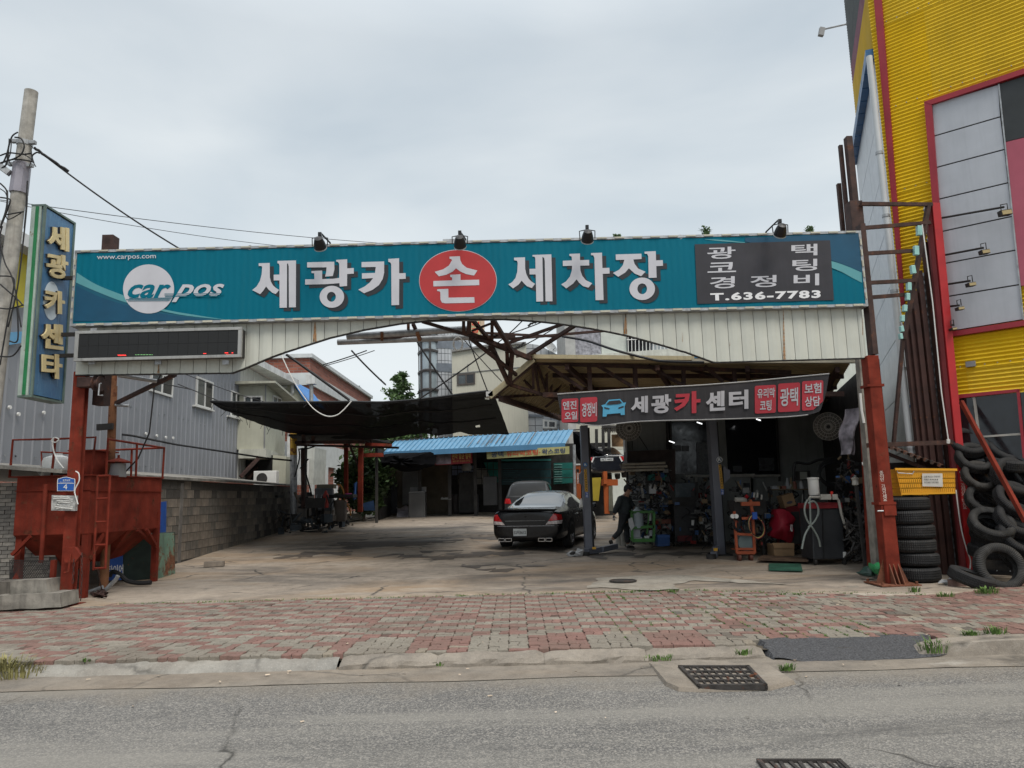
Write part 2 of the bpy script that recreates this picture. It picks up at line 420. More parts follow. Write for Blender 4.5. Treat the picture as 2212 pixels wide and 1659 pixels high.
def paver_shape(L,W,h=.05):
 a=.012;top=[]
 nx=6
 for k in range(nx+1):top.append((-L/2+L*k/nx,-W/2+a*sin(2*pi*k/nx)))
 for k in range(nx,-1,-1):top.append((-L/2+L*k/nx,W/2+a*sin(2*pi*k/nx)))
 top2=[(x*(1-.035),y*(1-.07))for x,y in top]
 mb=MB();n=len(top)
 mb.v=[V((x,y,0))for x,y in top]+[V((x,y,h-.006))for x,y in top]+[V((x,y,h))for x,y in top2]
 for k in range(n):
  j=(k+1)%n;mb.f+=[(k,j,n+j,n+k),(n+k,n+j,2*n+j,2*n+k)]
 for k in range(nx):mb.f.append((2*n+k,2*n+k+1,2*n+n-2-k,2*n+n-1-k))
 return mb
SH=paver_shape(.194,.094);SV=MB();SV.add(SH,Matrix.Rotation(pi/2,4,'Z'))
def pmat(name,c):
 mt,t,b,o=NT(name);vec=nn(t,'ShaderNodeTexCoord').outputs['Object']
 oi=nn(t,'ShaderNodeNewGeometry').outputs['Random Per Island']
 gp=nn(t,'ShaderNodeNewGeometry').outputs['Position']
 base=ramp(t,noiz(t,gp,30,6,.7),[(.3,[x*.66 for x in c]),(.7,[x*1.28 for x in c])])
 base=mix(t,ramp(t,oi,[(0,(0,0,0)),(1,(.6,)*3)]),base,[x*.5 for x in c])
 base=mix(t,ramp(t,noiz(t,gp,1.1,8,.65),[(.42,(0,0,0)),(.66,(.6,)*3)]),base,(.13,.105,.085))
 base=mix(t,ramp(t,noiz(t,gp,160,2),[(.6,(0,0,0)),(.72,(.6,)*3)]),base,[min(1,x*1.7)for x in c])
 t.links.new(base,b.inputs['Base Color']);b.inputs['Roughness'].default_value=.9;b.inputs['Specular IOR Level'].default_value=.25
 t.links.new(nn(t,'ShaderNodeBump',{'Strength':.5,'Distance':.004,'Height':noiz(t,gp,120,5)}).outputs[0],b.inputs['Normal'])
 return mt
PM={'grey':pmat('grey_paver',(.268,.243,.203)),'red':pmat('red_paver',(.25,.145,.123)),'darkred':pmat('dark_red_paver',(.14,.085,.072)),'pale':pmat('pale_paver',(.30,.26,.205)),'slate':pmat('slate_paver',(.15,.135,.115))}
pmesh={}
def pav_data(kind,c):
 if(kind,c)not in pmesh:
  s=SH if kind=='h' else SV;me=bpy.data.meshes.new('paver');me.from_pydata([tuple(p)for p in s.v],[],s.f);me.materials.append(PM[c]);pmesh[(kind,c)]=me
 return pmesh[(kind,c)]
bulk={k:MB()for k in PM};singles=[]
NX0,NX1=-62,76
for ci in range(NX0,NX1):
 for ri in range(0,21):
  x=-.40+ci*.2;y=7.57+ri*.2
  if y>11.45+.3*max(0,(x-4))*0:continue
  if 2.36<x<4.1 and y<7.75:continue
  if-6.3<x<-2 and y<7.60:pass
  bx=(ci+300)//3;by=ri
  if ri<4:red=(bx%2==(1 if ri>0 else 1))if ci>-8 else((ci+ri//1)%3==0)
  else:red=((bx+(ri-4)//1+(1 if ri>9 else 0))%2==0)
  rr=RND.random()
  for q in range(2):
   horiz=(ri+ci%2)%2==0
   if horiz:px,py,kd=x,y-.05+q*.1,'h'
   else:px,py,kd=x-.05+q*.1,y,'v'
   c_='red' if red else 'grey'
   r2=RND.random()
   wild=.07 if x<2.2 else.34
   if x>5:wild=.3
   if r2<wild*.5:c_='grey' if c_=='red' else 'red'
   elif r2<wild*.7:c_='darkred' if c_=='red' else 'slate'
   elif r2<wild*.9:c_='pale'
   if x>5.2 and y>9.5 and r2>.35:c_='red'
   z=.084+.010*(y-7.5)/4+RND.uniform(-.004,.004)+.012*noise.noise(V((px*.6,py*.6,0)))
   rx=RND.uniform(-.025,.025);ry=RND.uniform(-.02,.02)
   Mx=Matrix.Translation((px,py,z))@Matrix.Rotation(rx,4,'X')@Matrix.Rotation(ry,4,'Y')@Matrix.Rotation(RND.uniform(-.02,.02),4,'Z')
   singles.append((py*2.2+abs(px)*.12,kd,c_,Mx,px,py))
singles.sort(key=lambda t_:t_[0])
cnt=0
for d_,kd,c_,Mx,px,py in singles:
 if cnt<290 and-5.4<px<5.4:
  o=bpy.data.objects.new('paver',pav_data(kd,c_));col.objects.link(o);o.parent=pav;o.matrix_local=Mx;cnt+=1
 else:bulk[c_].add(SH if kd=='h' else SV,Mx)
for c_,mb in bulk.items():
 if mb.v:mk('pavers',mb,PM[c_],pav,kind='stuff')
mb=MB()
def yard(u,v):
 x=-22+44*u;v2=v**1.3;y0=11.47+.05*noise.noise(V((x*1.5,1,0)))+.03*noise.noise(V((x*6,1,0)))
 if x<-4.5:y0-=.12*(-4.5-x)
 if x>2.5:y0-=min(1.1,.42*(x-2.5))-(0 if x<5.9 else(x-5.9)*.6)
 y=y0+(40-y0)*v2
 z=gz(x,y)+.012*noise.noise(V((x*.7,y*.7,0)))+.006*noise.noise(V((x*2.3,y*2.3,4)))
 if v==0:z-=.11
 elif v<.002:z-=.02
 return(x,y,z)
i=0;nu,nv=360,0
vv=[0,.0008,.004,.01]+[.02+.98*k/90 for k in range(91)]
for a in range(nu+1):
 for b in vv:mb.v.append(V(yard(a/nu,b)))
for a in range(nu):
 for b in range(len(vv)-1):
  k=a*len(vv)+b;mb.f.append((k,k+len(vv),k+len(vv)+1,k+1))
mk('yard',mb,conc_yard,kind='structure',base=(0,0,0),smooth=True)
def rough(pts,amp=.03,st=.12):
 out=[]
 for a,b in zip(pts,pts[1:]+pts[:1]):
  n=max(1,int((b-a).length/st))
  for k in range(n):
   p=a.lerp(b,k/n);p=p+V((noise.noise(p*3),noise.noise(p*3+V((5,0,0)))*1.6,0))*amp*2+V((noise.noise(p*11),noise.noise(p*12),0))*amp;out.append(p)
 return out
mb=MB();pts=[G('c2',*p)+V((0,0,.012))for p in((1640,170),(1720,115),(1900,100),(2212,98))]+[G('c3',*p)+V((0,0,.012))for p in((520,118),(860,150),(640,142),(330,128),(230,150),(250,175),(90,182))]
tri_poly([V((p.x,p.y,yz(p.x,p.y)+.001))for p in rough(pts,.05,.1)],mb);mk('repair_patch',mb,mat_concrete('repair_concrete',(.29,.265,.225),dk=.5,st=.3,crack=.6),kind='structure')
mb=MB()
for k in range(26):
 x=RND.uniform(-6,5);y=RND.uniform(12.2,24);a=RND.uniform(-.35,.35)+(0 if k%3 else 1.3);L_=RND.uniform(.5,2.2);pts_=[]
 for j in range(int(L_/.08)):x+=.08*cos(a);y+=.08*sin(a);a+=RND.uniform(-.28,.28);pts_.append((x,y))
 for(xa,ya),(xb,yb__)in zip(pts_,pts_[1:]):
  w=RND.uniform(.004,.014);mb.quad((xa,ya-w,yz(xa,ya)),(xb,yb__-w,yz(xb,yb__)),(xb,yb__+w,yz(xb,yb__)),(xa,ya+w,yz(xa,ya)))
mk('yard_cracks',mb,mat('crack_dark',(.02,.018,.015),rough=.95,bump=0),kind='stuff')
oil_shade=mat_concrete('oil_shade_patch',(.095,.08,.068),dk=.6,st=.3,crack=.5,light=(.2,.18,.16))  # dark oily patches that also paint the net's shade into the rear yard
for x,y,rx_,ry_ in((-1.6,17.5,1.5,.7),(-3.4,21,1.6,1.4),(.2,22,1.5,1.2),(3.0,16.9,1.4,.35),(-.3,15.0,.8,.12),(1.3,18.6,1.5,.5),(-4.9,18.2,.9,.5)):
 pts=rough([V((x+rx_*cos(q*pi/9),y+ry_*sin(q*pi/9),0))for q in range(18)],.26,.08);mk('oil_shade_patch',tri_poly([V((p.x,p.y,yz(p.x,p.y)-.002))for p in pts]),oil_shade,kind='structure')
t=thing('manhole_cover','round dark iron manhole cover set in the pale concrete patch','manhole cover',G('c2',1848,138)+V((0,0,.022)))
iron=mat('cast_iron',(.05,.045,.042),rough=.6,metal=.3,var=.3,vs=10,bump=.4,rust=.35)
mb=MB();c=BASE[t.name];mb.cyl(c,c+V((0,0,.012)),.19,.19,32)
mk('cover',mb,iron,t)
mb=MB();mb.lathe([(.2,0),(.2,.016),(.225,.016),(.225,0)],c,n=32);mk('rim',mb,iron,t)
def drain(name,q,nx,ny,label,zt,bars=False):
 q=[G('c3',a,b,zt)for a,b in q];c=sum(q,V())/4
 t=thing(name,label,'drain grate',c)
 TL,TR,BR,BL=q
 def at(u,v):return(TL*(1-u)+TR*u)*(1-v)+(BL*(1-u)+BR*u)*v
 up=V((0,0,.012));f=.05
 mb=MB()
 ed=[(0,0,1,f*1.1),(0,1-f*1.1,1,1),(0,0,f,1),(1-f,0,1,1)]
 for u0,v0,u1,v1 in ed:
  a=[at(u0,v0),at(u1,v0),at(u1,v1),at(u0,v1)]
  mb.hexa([p-V((0,0,.03))for p in a[::-1]]+[p+up for p in a[::-1]])
 mk('frame',mb,iron,t)
 mb=MB()
 for k in range(nx+1):
  u=f+(1-2*f)*k/nx;w=.022
  a=[at(u-w/2,f),at(u+w/2,f),at(u+w/2,1-f),at(u-w/2,1-f)]
  if bars:a=[at(u-w,f),at(u+w,f),at(u+w+(.05 if k%2 else-.05),1-f),at(u-w+(.05 if k%2 else-.05),1-f)]
  mb.hexa([p-V((0,0,.02))for p in a[::-1]]+[p+V((0,0,.004))for p in a[::-1]])
 for k in range(1,ny):
  v=f+(1-2*f)*k/ny;w=.05
  a=[at(f,v-w/2),at(1-f,v-w/2),at(1-f,v+w/2),at(f,v+w/2)]
  mb.hexa([p-V((0,0,.02))for p in a[::-1]]+[p+V((0,0,.0075))for p in a[::-1]])
 mk('grating',mb,iron,t)
 mb=MB();a=[p-V((0,0,.021))for p in q];mb.quad(*a[::-1]);mk('pit',mb,mat('drain_black',(.008,.008,.008),rough=.9,bump=0),t)
drain('drain_grate',[(245,612),(650,612),(755,722),(360,728)],9,4,'cast iron gutter grate with four rows of square holes, in front of the kerb',.045)
drain('drain_grate',[(690,1147),(1170,1147),(1310,1275),(790,1275)],8,1,'iron road grate cut off by the lower edge of the photo',.012,True)
mb=MB()
pts=[G('c3',*p,.035)for p in((85,590),(330,570),(640,590),(760,600),(900,690),(760,725),(370,735),(250,730),(180,700),(130,640))]
mb2=MB();tri_poly(pts,mb2)
c=sum(pts,V())/len(pts)
low=[p+(p-c)*.03-V((0,0,.03))for p in pts];i=len(mb2.v);mb2.v+=low;n=len(pts)
for k in range(n):mb2.f.append((k,(k+1)%n,i+(k+1)%n,i+k))
mk('drain_collar',mb2,conc_kerb,kind='structure')
leafm=mat('grass_blades',(.09,.16,.035),rough=.7,var=.35,vs=8,bump=0)
dryleaf=mat('dry_grass',(.24,.22,.09),rough=.8,var=.3,vs=8,bump=0)
def blades(mb,c,n,r,h,lean=.5,w=.006):
 c=V(c)
 for k in range(n):
  a=RND.uniform(0,2*pi);rr=r*RND.random()**.7;b=c+V((rr*cos(a),rr*sin(a)*.6,0));hh=h*RND.uniform(.4,1)
  d=V((cos(a),sin(a),0))*hh*lean*RND.uniform(.3,1.4);s=V((-sin(a),cos(a),0))*w
  m1=b+d*.4+V((0,0,hh*.7));tip=b+d*1.1+V((0,0,hh*RND.uniform(.7,1)))
  i=len(mb.v);mb.v+=[b-s,b+s,m1+s*.8,m1-s*.8,tip];mb.f+=[(i,i+1,i+2,i+3),(i+3,i+2,i+4)]
 return mb
tufts=[('c3',1700,530,.045,46,.14,.15,'bright green grass tuft at the broken end of the raised kerb'),('c3',2000,195,.15,60,.17,.10,'green grass clump beside the fallen tyre'),('c3',1765,215,.14,40,.16,.07,'low green weeds on the yard edge left of the fallen tyre'),('c3',1590,190,.15,26,.09,.10,'small weed by the foot of the tyre stack'),('c3',930,210,.13,26,.12,.05,'flat green weed at the yard lip under the green mat'),('c3',840,210,.13,16,.06,.05,'tiny weed left of a wider one at the yard lip'),('c3',215,190,.14,22,.09,.06,'weed beside the pale patch at the yard edge'),('c3',2050,425,.13,26,.12,.10,'thin weed on top of the raised kerb'),('c3',1910,435,.13,34,.10,.06,'sparse weed left of a thicker one on the raised kerb'),('c3',620,545,.11,26,.08,.06,'weed growing behind the drain grate'),('c3',140,572,.10,30,.16,.05,'grass growing in the kerb crack left of the drain grate'),('c2',785,620,.03,40,.06,.05,'little green weed in front of the kerb near the picture centre'),('c3',865,635,.02,30,.07,.07,'leafy weed at the right corner of the drain collar'),('c1',530,640,.12,18,.05,.04,'small green weed behind the broad concrete apron')]
for z,x,y,h0,n_,r_,h_,lb in tufts:
 mb=MB();blades(mb,G(z,x,y,h0),n_*2,r_,h_);o=mk('weed',mb,leafm);tag(o,lb,'weed','weeds in the cracks')
mb=MB();blades(mb,G('c1',80,730,.02),240,.30,.17,.7);blades(mb,G('c1',40,690,.08),120,.2,.16,.7)
o=mk('weed',mb,dryleaf);tag(o,'large clump of yellowing dry grass at the far left kerb','weed','weeds in the cracks')
mb=MB()
for cx in range(8,22):
 x=-.5+cx*.2
 for k in range(80):
  y=RND.uniform(7.7,11.4)
  if noise.noise(V((x*.9,y*.8,5)))+noise.noise(V((x*7,y*3,2)))*.4<.0:continue
  blades(mb,(x+RND.uniform(-.012,.012),y,.125+.01*(y-7.5)/4),5,.016,.026,.8,.004)
for k in range(500):
 x=RND.uniform(-6,6);blades(mb,(x,11.43-(.36*max(0,x-2.5)if x<5.5 else 0)+RND.uniform(-.08,.06),.14),3,.03,.035,.8,.004)
mk('joint_grass',mb,leafm,kind='stuff')
mb=MB()
for k in range(60):
 x=RND.uniform(-5,5.4);y=RND.choice([RND.uniform(6.9,7.28),RND.uniform(5,7.2),RND.uniform(7.6,11)]);z=.012 if y<6.85 else.03 if y<7.5 else.145
 a=RND.uniform(0,pi);s=RND.uniform(.008,.022);d=V((cos(a),sin(a),0))*s;e_=V((-sin(a),cos(a),0))*s*.4
 c=V((x,y,z));mb.face([c-d-e_,c+d-e_,c+d+e_+V((0,0,.004)),c-d+e_+V((0,0,.006))])
mk('litter',mb,mat('litter_pale',(.42,.34,.26),rough=.9,var=.6,vs=1.5,bump=0),kind='stuff')
# ================================================================== THE GATE WITH THE SIGNBOARD
SY=11.3
redp=mat('red_oxide_paint',(.165,.026,.015),spec=.15,rough=.8,var=.22,vs=4,bump=.25,rust=.34,rustc=(.10,.035,.02),rs=3.5,streak=.35,dirt=(.07,.035,.025))
brownp=mat('brown_rusty_steel',(.048,.025,.021),rough=.75,var=.3,vs=6,bump=.3,rust=.4,rustc=(.09,.04,.025))
darksteel=mat('dark_steel',(.03,.028,.027),rough=.65,var=.3,bump=.1)
galv=mat('galvanised_steel',(.35,.36,.37),rough=.5,metal=.5,var=.2,vs=8,bump=.1,streak=.3)
blackm=mat('black_cable',(.012,.012,.013),rough=.6,bump=0)
whitem=mat('white_plastic',(.68,.68,.66),rough=.5,var=.06,bump=.03)
greyg=mat('mid_grey',(.22,.22,.22),rough=.6,bump=.05)
def S(z,x,y,off=0):return P(z,x,y,SY-off)
gate=thing('entrance_gate','wide steel entrance gate with a teal signboard across the yard entry on two red posts','gate',(-.6,SY,.15))
def mat_teal():
 mt,t,b,o=NT('teal_print');vec=nn(t,'ShaderNodeTexCoord').outputs['Object']
 x=nn(t,'ShaderNodeSeparateXYZ',{0:vec}).outputs
 cc=ramp(t,noiz(t,vec,.5,3),[(.3,(.0,.115,.175)),(.7,(.0,.135,.20))])
 s=noiz(t,nn(t,'ShaderNodeMapping',{'Vector':vec,'Scale':(7,7,.35)}).outputs[0],1.5,6,.6)
 cc=mix(t,ramp(t,s,[(.52,(0,0,0)),(.8,(.3,)*3)]),cc,(.01,.10,.13))
 t.links.new(cc,b.inputs['Base Color']);b.inputs['Roughness'].default_value=.6;b.inputs['Specular IOR Level'].default_value=.12
 w=nn(t,'ShaderNodeTexWave',{'Vector':vec,'Scale':3.0,'Distortion':2.5,'Detail':2.0}).outputs[0]
 t.links.new(nn(t,'ShaderNodeBump',{'Strength':.3,'Distance':.012,'Height':w}).outputs[0],b.inputs['Normal'])
 return mt
teal=mat_teal()
TL,BL,TR,BR=S('z4',118,328),S('z4',80,990),S('z7',1930,158),S('z7',1980,885)
x0,x1,zt,zb=-6.87,5.58,5.61,4.415
mb=MB();mb.bx(x0,x1,SY+.012,SY+.30,zb,zt);mk('signboard',mb,mat('sign_box_metal',(.30,.32,.33),rough=.6,streak=.4),gate)
mb=MB()
def cloth(u,v):
 x=x0+(x1-x0)*u;z=zb+.02+(zt-zb-.04)*v
 sc_=(.5+.5*cos(2*pi*(x-x0)/.45))*.012
 if v>.97:z-=sc_
 if v<.03:z+=sc_*.6
 return(x,SY+.003*sin(x*9)-.004,z)
mb.grid(cloth,330,34);mk('sign_face',mb,teal,gate,smooth=True)
mb=MB()
for z in(zt,zb):mb.bx(x0-.02,x1+.02,SY-.015,SY+.32,z-.02,z+.02)
for x in(x0,x1):mb.bx(x-.02,x+.02,SY-.013,SY+.31,zb+.021,zt-.021)
mk('frame_edge',mb,galv,gate)
clipm=mat('clip_cream',(.46,.44,.36),rough=.6,bump=.0)
mb=MB();n=44
for k in range(n):
 x=x0+.16+(x1-x0-.3)*k/(n-1)
 mb.bx(x-.075,x+.075,SY-.03,SY-.016,zb-.012,zb+.018);mb.bx(x-.075,x+.075,SY-.028,SY-.016,zt-.008,zt+.014)
for k in range(6):
 z=zb+.15+.175*k;mb.bx(x0-.01,x0+.014,SY-.028,SY-.016,z-.05,z+.05);mb.bx(x1-.014,x1+.01,SY-.028,SY-.016,z-.05,z+.05)
mk('clips',mb,clipm,gate,kind='stuff')
whitep=mat('white_print',(.50,.50,.54),rough=.5,var=.04,bump=0,streak=.12,dirt=(.35,.35,.37))
shadp=mat('black_print',(.018,.022,.028),rough=.5,var=.1,bump=0)
lightp=mat('light_cyan_print',(.09,.29,.32),rough=.5,var=.05,bump=0)
bluep=mat('deep_blue_print',(.002,.062,.125),rough=.5,var=.08,bump=0)
midp=mat('mid_blue_print',(.002,.085,.14),rough=.5,var=.05,bump=0)
redpr=mat('red_print',(.40,.028,.03),rough=.5,var=.05,bump=0,streak=.1,dirt=(.3,.03,.03))
PR=dict(par=gate)
def pr(name,mb,mt,lab=None):return mk(name,mb,mt,gate,label=lab)
def poly(z,pts,off,dx=0,dy=0):return tri_poly([S(z,x+dx,y+dy,off)for x,y in pts])
def smooth_curve(pts,n=6):
 out=[]
 for k in range(len(pts)-1):
  p0=pts[max(k-1,0)];p1=pts[k];p2=pts[k+1];p3=pts[min(k+2,len(pts)-1)]
  for j in range(n):
   t_=j/n
   out.append(tuple(.5*((2*p1[i])+(-p0[i]+p2[i])*t_+(2*p0[i]-5*p1[i]+4*p2[i]-p3[i])*t_*t_+(-p0[i]+3*p1[i]-3*p2[i]+p3[i])*t_**3)for i in(0,1)))
 return out+[pts[-1]]
top=smooth_curve([(122,520),(300,628),(550,728),(900,850),(1200,907),(1480,950)])
bot=smooth_curve([(1480,951),(1150,918),(900,872),(560,790),(300,692),(116,612)])
pr('swoosh',poly('z4',top+bot,.012),lightp)
dk=smooth_curve([(116,640),(330,740),(580,820),(900,896),(1200,938),(1330,956)])
pr('blue_field',poly('z4',dk+[(700,962),(92,968)],.010),bluep)
dk2=smooth_curve([(117,612),(330,705),(580,800),(900,880),(1200,925),(1430,952)])
pr('blue_field',poly('z4',dk2+[(700,964),(92,968)],.0085),midp)
top=smooth_curve([(1652,436),(1740,462),(1850,505),(1948,548)]);bot=smooth_curve([(1952,648),(1850,595),(1760,545),(1660,503)])
pr('swoosh',poly('z7',top+bot,.012),lightp)
pr('blue_field',poly('z7',[(820,210),(1330,190),(1916,172),(1948,546)]+smooth_curve([(1940,540),(1850,500),(1740,458),(1652,430),(1300,330),(900,262),(820,248)]),.009),bluep)
pr('swoosh',poly('z7',smooth_curve([(430,226),(600,232),(820,256)])+smooth_curve([(820,262),(600,246),(430,228)]),.011),lightp)
def ell(z,cx,cy,rx,ry,off,n=40,hole=None):
 mb=MB()
 if not hole:return tri_poly([S(z,cx+rx*cos(2*pi*k/n),cy+ry*sin(2*pi*k/n),off)for k in range(n)])
 for k in range(n):
  a0,a1=2*pi*k/n,2*pi*(k+1)/n;hx,hy,hrx,hry=hole
  mb.quad(S(z,cx+rx*cos(a0),cy+ry*sin(a0),off),S(z,cx+rx*cos(a1),cy+ry*sin(a1),off),S(z,hx+hrx*cos(a1),hy+hry*sin(a1),off),S(z,hx+hrx*cos(a0),hy+hry*sin(a0),off))
 return mb
def quadS(z,x0_,y0_,x1_,y1_,off=.02,sk=0):return[S(z,x0_,y0_,off),S(z,x1_,y0_+sk,off),S(z,x1_,y1_+sk,off),S(z,x0_,y1_,off)]
pr('logo_disc',ell('z4',780,670,234,225,.015,56),whitep)
pr('website_lettering',txt('www.carpos.com',[S('z4',306,368,.015),S('z4',847,358,.015),S('z4',847,402,.015),S('z4',306,412,.015)],.008),whitep)
pr('logo_lettering',txt('car',[S('z4',588,628,.019),S('z4',985,628,.019),S('z4',985,752,.019),S('z4',588,752,.019)],.022,shear=.4,spacing=1.0),teal)
mbp=txt('pos',[S('z4',1012,628,.019),S('z4',1475,622,.019),S('z4',1475,785,.019),S('z4',992,790,.019)],.022,shear=.4,spacing=1.0)
pr('logo_lettering',mbp,whitep)
mb=MB()
for k,(a,b,y,h)in enumerate([(600,995,752,7),(572,985,764,6),(590,975,777,5),(925,1475,712,4),(925,1475,724,5),(930,1440,736,6)]):
 mb.face([S('z4',a,y,.022),S('z4',b,y-3,.022),S('z4',b-4,y-3+h,.022),S('z4',a+2,y+h,.022)])
pr('logo_stripe',mb,teal);bpy.data.objects['logo_stripe']['kind']='stuff'
mb=MB()
for a,b,y,h in[(985,1010,735,6),(935,990,744,6),(930,985,757,5)]:
 mb.face([S('z4',a,y,.0225),S('z4',b,y-1,.0225),S('z4',b-3,y-1+h,.0225),S('z4',a-3,y+h,.0225)])
L5=dict(se=[[(238,275),(326,272),(327,385),(335,420),(352,450),(375,470),(401,486),(373,518),(345,507),(318,484),(297,458),(275,492),(250,519),(187,487),(222,458),(248,415),(262,362),(266,305),(261,296),(239,297)],[(387,256),(534,252),(533,623),(478,624),(476,300),(471,278),(463,276),(462,626),(404,627),(403,410),(357,411),(357,365),(403,364),(404,295),(398,277),(387,275)]],gwang=[[(622,267),(837,262),(838,325),(825,376),(764,380),(773,345),(776,307),(622,308)],[(657,336),(741,332),(741,400),(830,397),(876,390),(876,280),(866,264),(852,262),(852,248),(939,243),(939,315),(991,312),(992,357),(939,360),(938,455),(880,459),(878,432),(780,440),(606,444),(607,402),(680,401),(678,354),(657,352)]],ka=[[(1053,265),(1232,260),(1232,350),(1220,400),(1190,448),(1140,485),(1072,512),(1027,483),(1075,460),(1115,430),(1145,392),(1056,397),(1056,354),(1160,351),(1165,304),(1053,306)],[(1265,240),(1350,235),(1351,354),(1402,352),(1403,398),(1351,400),(1350,605),(1290,607),(1288,285),(1281,268),(1265,263)]])
for nm in('se','gwang','ka'):
 for off,mt,dx,dy,lb in((.010,shadp,32,27,None),(.018,whitep,0,0,None)):
  mb=MB()
  for p_ in L5[nm]:mb.add(poly('z5',p_,off,dx,dy))
  if nm=='gwang':mb.add(ell('z5',818+dx,540+dy,97,87,off+.001,hole=(814+dx,540+dy,35,39)))
  pr('shadow_letter' if dx else 'letter',mb,mt)
pr('red_disc',ell('z5',1816,412,308,246,.012,64),whitep)
pr('red_disc',ell('z5',1816,412,304,242,.016,64),redpr)
mb=MB()
for p_ in([(1750,222),(1832,219),(1835,250),(1850,282),(1885,310),(1970,332),(1943,372),(1880,360),(1835,340),(1801,314),(1775,340),(1725,365),(1665,378),(1632,342),(1700,322),(1745,292),(1768,252),(1764,241),(1750,240)],[(1755,366),(1836,362),(1837,408),(1984,404),(1985,448),(1622,458),(1621,415),(1770,410),(1770,388),(1755,382)],[(1652,480),(1740,477),(1741,547),(1946,543),(1948,587),(1715,592),(1690,586),(1678,565),(1677,505),(1668,496),(1652,495)]):
 mb.add(poly('z5',p_,.020))
pr('letter',mb,whitep)
L6=dict(se=[[(323,298),(435,294),(437,410),(448,465),(470,510),(500,542),(538,566),(505,610),(455,590),(425,562),(401,533),(370,573),(313,613),(264,572),(305,548),(338,505),(356,440),(360,350),(352,328),(323,325)],[(512,270),(705,264),(717,745),(646,746),(637,330),(630,300),(613,290),(622,746),(551,748),(545,470),(482,470),(480,413),(543,411),(541,305),(532,288),(512,287)]],cha=[[(890,260),(998,255),(999,323),(1092,321),(1093,378),(1000,380),(1003,430),(1022,485),(1060,530),(1123,560),(1085,606),(1030,590),(990,556),(963,520),(930,562),(858,613),(806,572),(855,542),(897,490),(915,430),(917,381),(823,384),(823,330),(916,326),(913,288),(890,278)],[(1112,251),(1224,247),(1228,404),(1300,402),(1302,461),(1232,464),(1240,732),(1158,734),(1146,300),(1136,276),(1112,272)]],jang=[[(1364,265),(1628,257),(1630,312),(1545,317),(1558,362),(1595,410),(1670,442),(1625,488),(1560,462),(1500,407),(1460,452),(1390,494),(1336,455),(1400,422),(1438,375),(1453,320),(1366,322)],[(1660,236),(1775,231),(1778,326),(1847,323),(1849,382),(1780,385),(1784,503),(1702,506),(1698,285),(1688,260),(1660,257)]])
for nm in('se','cha','jang'):
 for off,mt,dx,dy in((.010,shadp,42,32),(.018,whitep,0,0)):
  mb=MB()
  for p_ in L6[nm]:mb.add(poly('z6',p_,off,dx,dy))
  if nm=='jang':mb.add(ell('z6',1636+dx,617+dy,131,115,off+.001,hole=(1636+dx,617+dy,49,55)))
  pr('shadow_letter' if dx else 'letter',mb,mt)
pr('black_field',poly('z7',[(333,275),(1643,235),(1680,815),(358,852)],.014),mat('charcoal_print',(.026,.025,.032),rough=.5,var=.15,bump=0,streak=.2,dirt=(.05,.045,.06)))
for s_,a,b,c_,d_ in(('광',455,300,727,415),('택',1268,273,1520,385),('코',457,450,733,547),('팅',1278,418,1520,532),('경',478,587,722,702),('정',870,575,1125,690),('비',1290,561,1537,675)):
 q=[S('z7',a,b+4,.018),S('z7',c_,b-4,.018),S('z7',c_,d_-4,.018),S('z7',a,d_+4,.018)]
 pr('lettering',txt(s_,q,.016),whitep)
pr('phone_lettering',txt('T.636-7783',[S('z7',482,747,.018),S('z7',1552,716,.018),S('z7',1552,795,.018),S('z7',486,822,.018)],.04,spacing=1.15),mat('bright_white_print',(.72,.72,.74),rough=.5,var=.03,bump=0))
cream=mat('cream_cladding',(.50,.51,.455),rough=.55,var=.05,vs=2,bump=.05,streak=.14,dirt=(.30,.29,.23))
top_z=zb-.022;yb=SY+.10
arch=[('z4',105,1455),('z4',1545,1435),('z4',1640,1400),('z4',1900,1290),('z4',2212,1185)]
arch2=[('z5',450,972),('z5',800,860),('z5',1080,795),('z5',1355,748),('z5',1600,722),('z5',1880,710),('z5',2090,713),('z6',190,920),('z6',405,932),('z6',590,946),('z6',770,966),('z6',950,992),('z6',1130,1020),('z6',1310,1054),('z6',1490,1092),('z6',1680,1142),('z6',1870,1196),('z6',2060,1254),('z7',230,1305),('z7',400,1368),('z7',520,1412)]
ap=[S(*a,-.1)for a in arch+arch2]+[S('z7',2018,1370,-.1)]
ap.sort(key=lambda p:p.x);ap[0].x=-6.83;ap[-1].x=5.55
def bot_z(x):
 for a,b in zip(ap,ap[1:]):
  if a.x<=x<=b.x:return a.z+(b.z-a.z)*(x-a.x)/(b.x-a.x)
 return ap[0].z if x<ap[0].x else ap[-1].z
PW=.205;xa=-6.83
npan=int((5.55+6.83)/PW)
for k in range(npan+1):
 a=xa+k*PW+.004;b=min(a+PW-.008,5.55)
 if b-a<.02:continue
 n=3;pts=[(a+(b-a)*j/n)for j in range(n+1)]
 if max(bot_z(x)for x in pts)>top_z-.01:
  if min(bot_z(x)for x in pts)>top_z-.01:continue
 mb=MB()
 for j in range(n):
  z0,z1=min(bot_z(pts[j]),top_z-.005),min(bot_z(pts[j+1]),top_z-.005)
  yy=[yb+(.0 if 0<q<n else.012)for q in(j,j+1)]
  mb.hexa([(pts[j],yy[0],z0),(pts[j+1],yy[1],z1),(pts[j+1],yb+.03,z1),(pts[j],yb+.03,z0),(pts[j],yy[0],top_z),(pts[j+1],yy[1],top_z),(pts[j+1],yb+.03,top_z),(pts[j],yb+.03,top_z)])
 mk('cladding_panel',mb,cream,gate)
mb=MB();mb.grid(lambda u,v:(xa+(5.55-xa)*u,yb+.032,max(bot_z(xa+(5.55-xa)*u)+.01,0)*(1-v)+top_z*v),80,1)
mk('cladding_backing',mb,greyg,gate)
mb=MB()
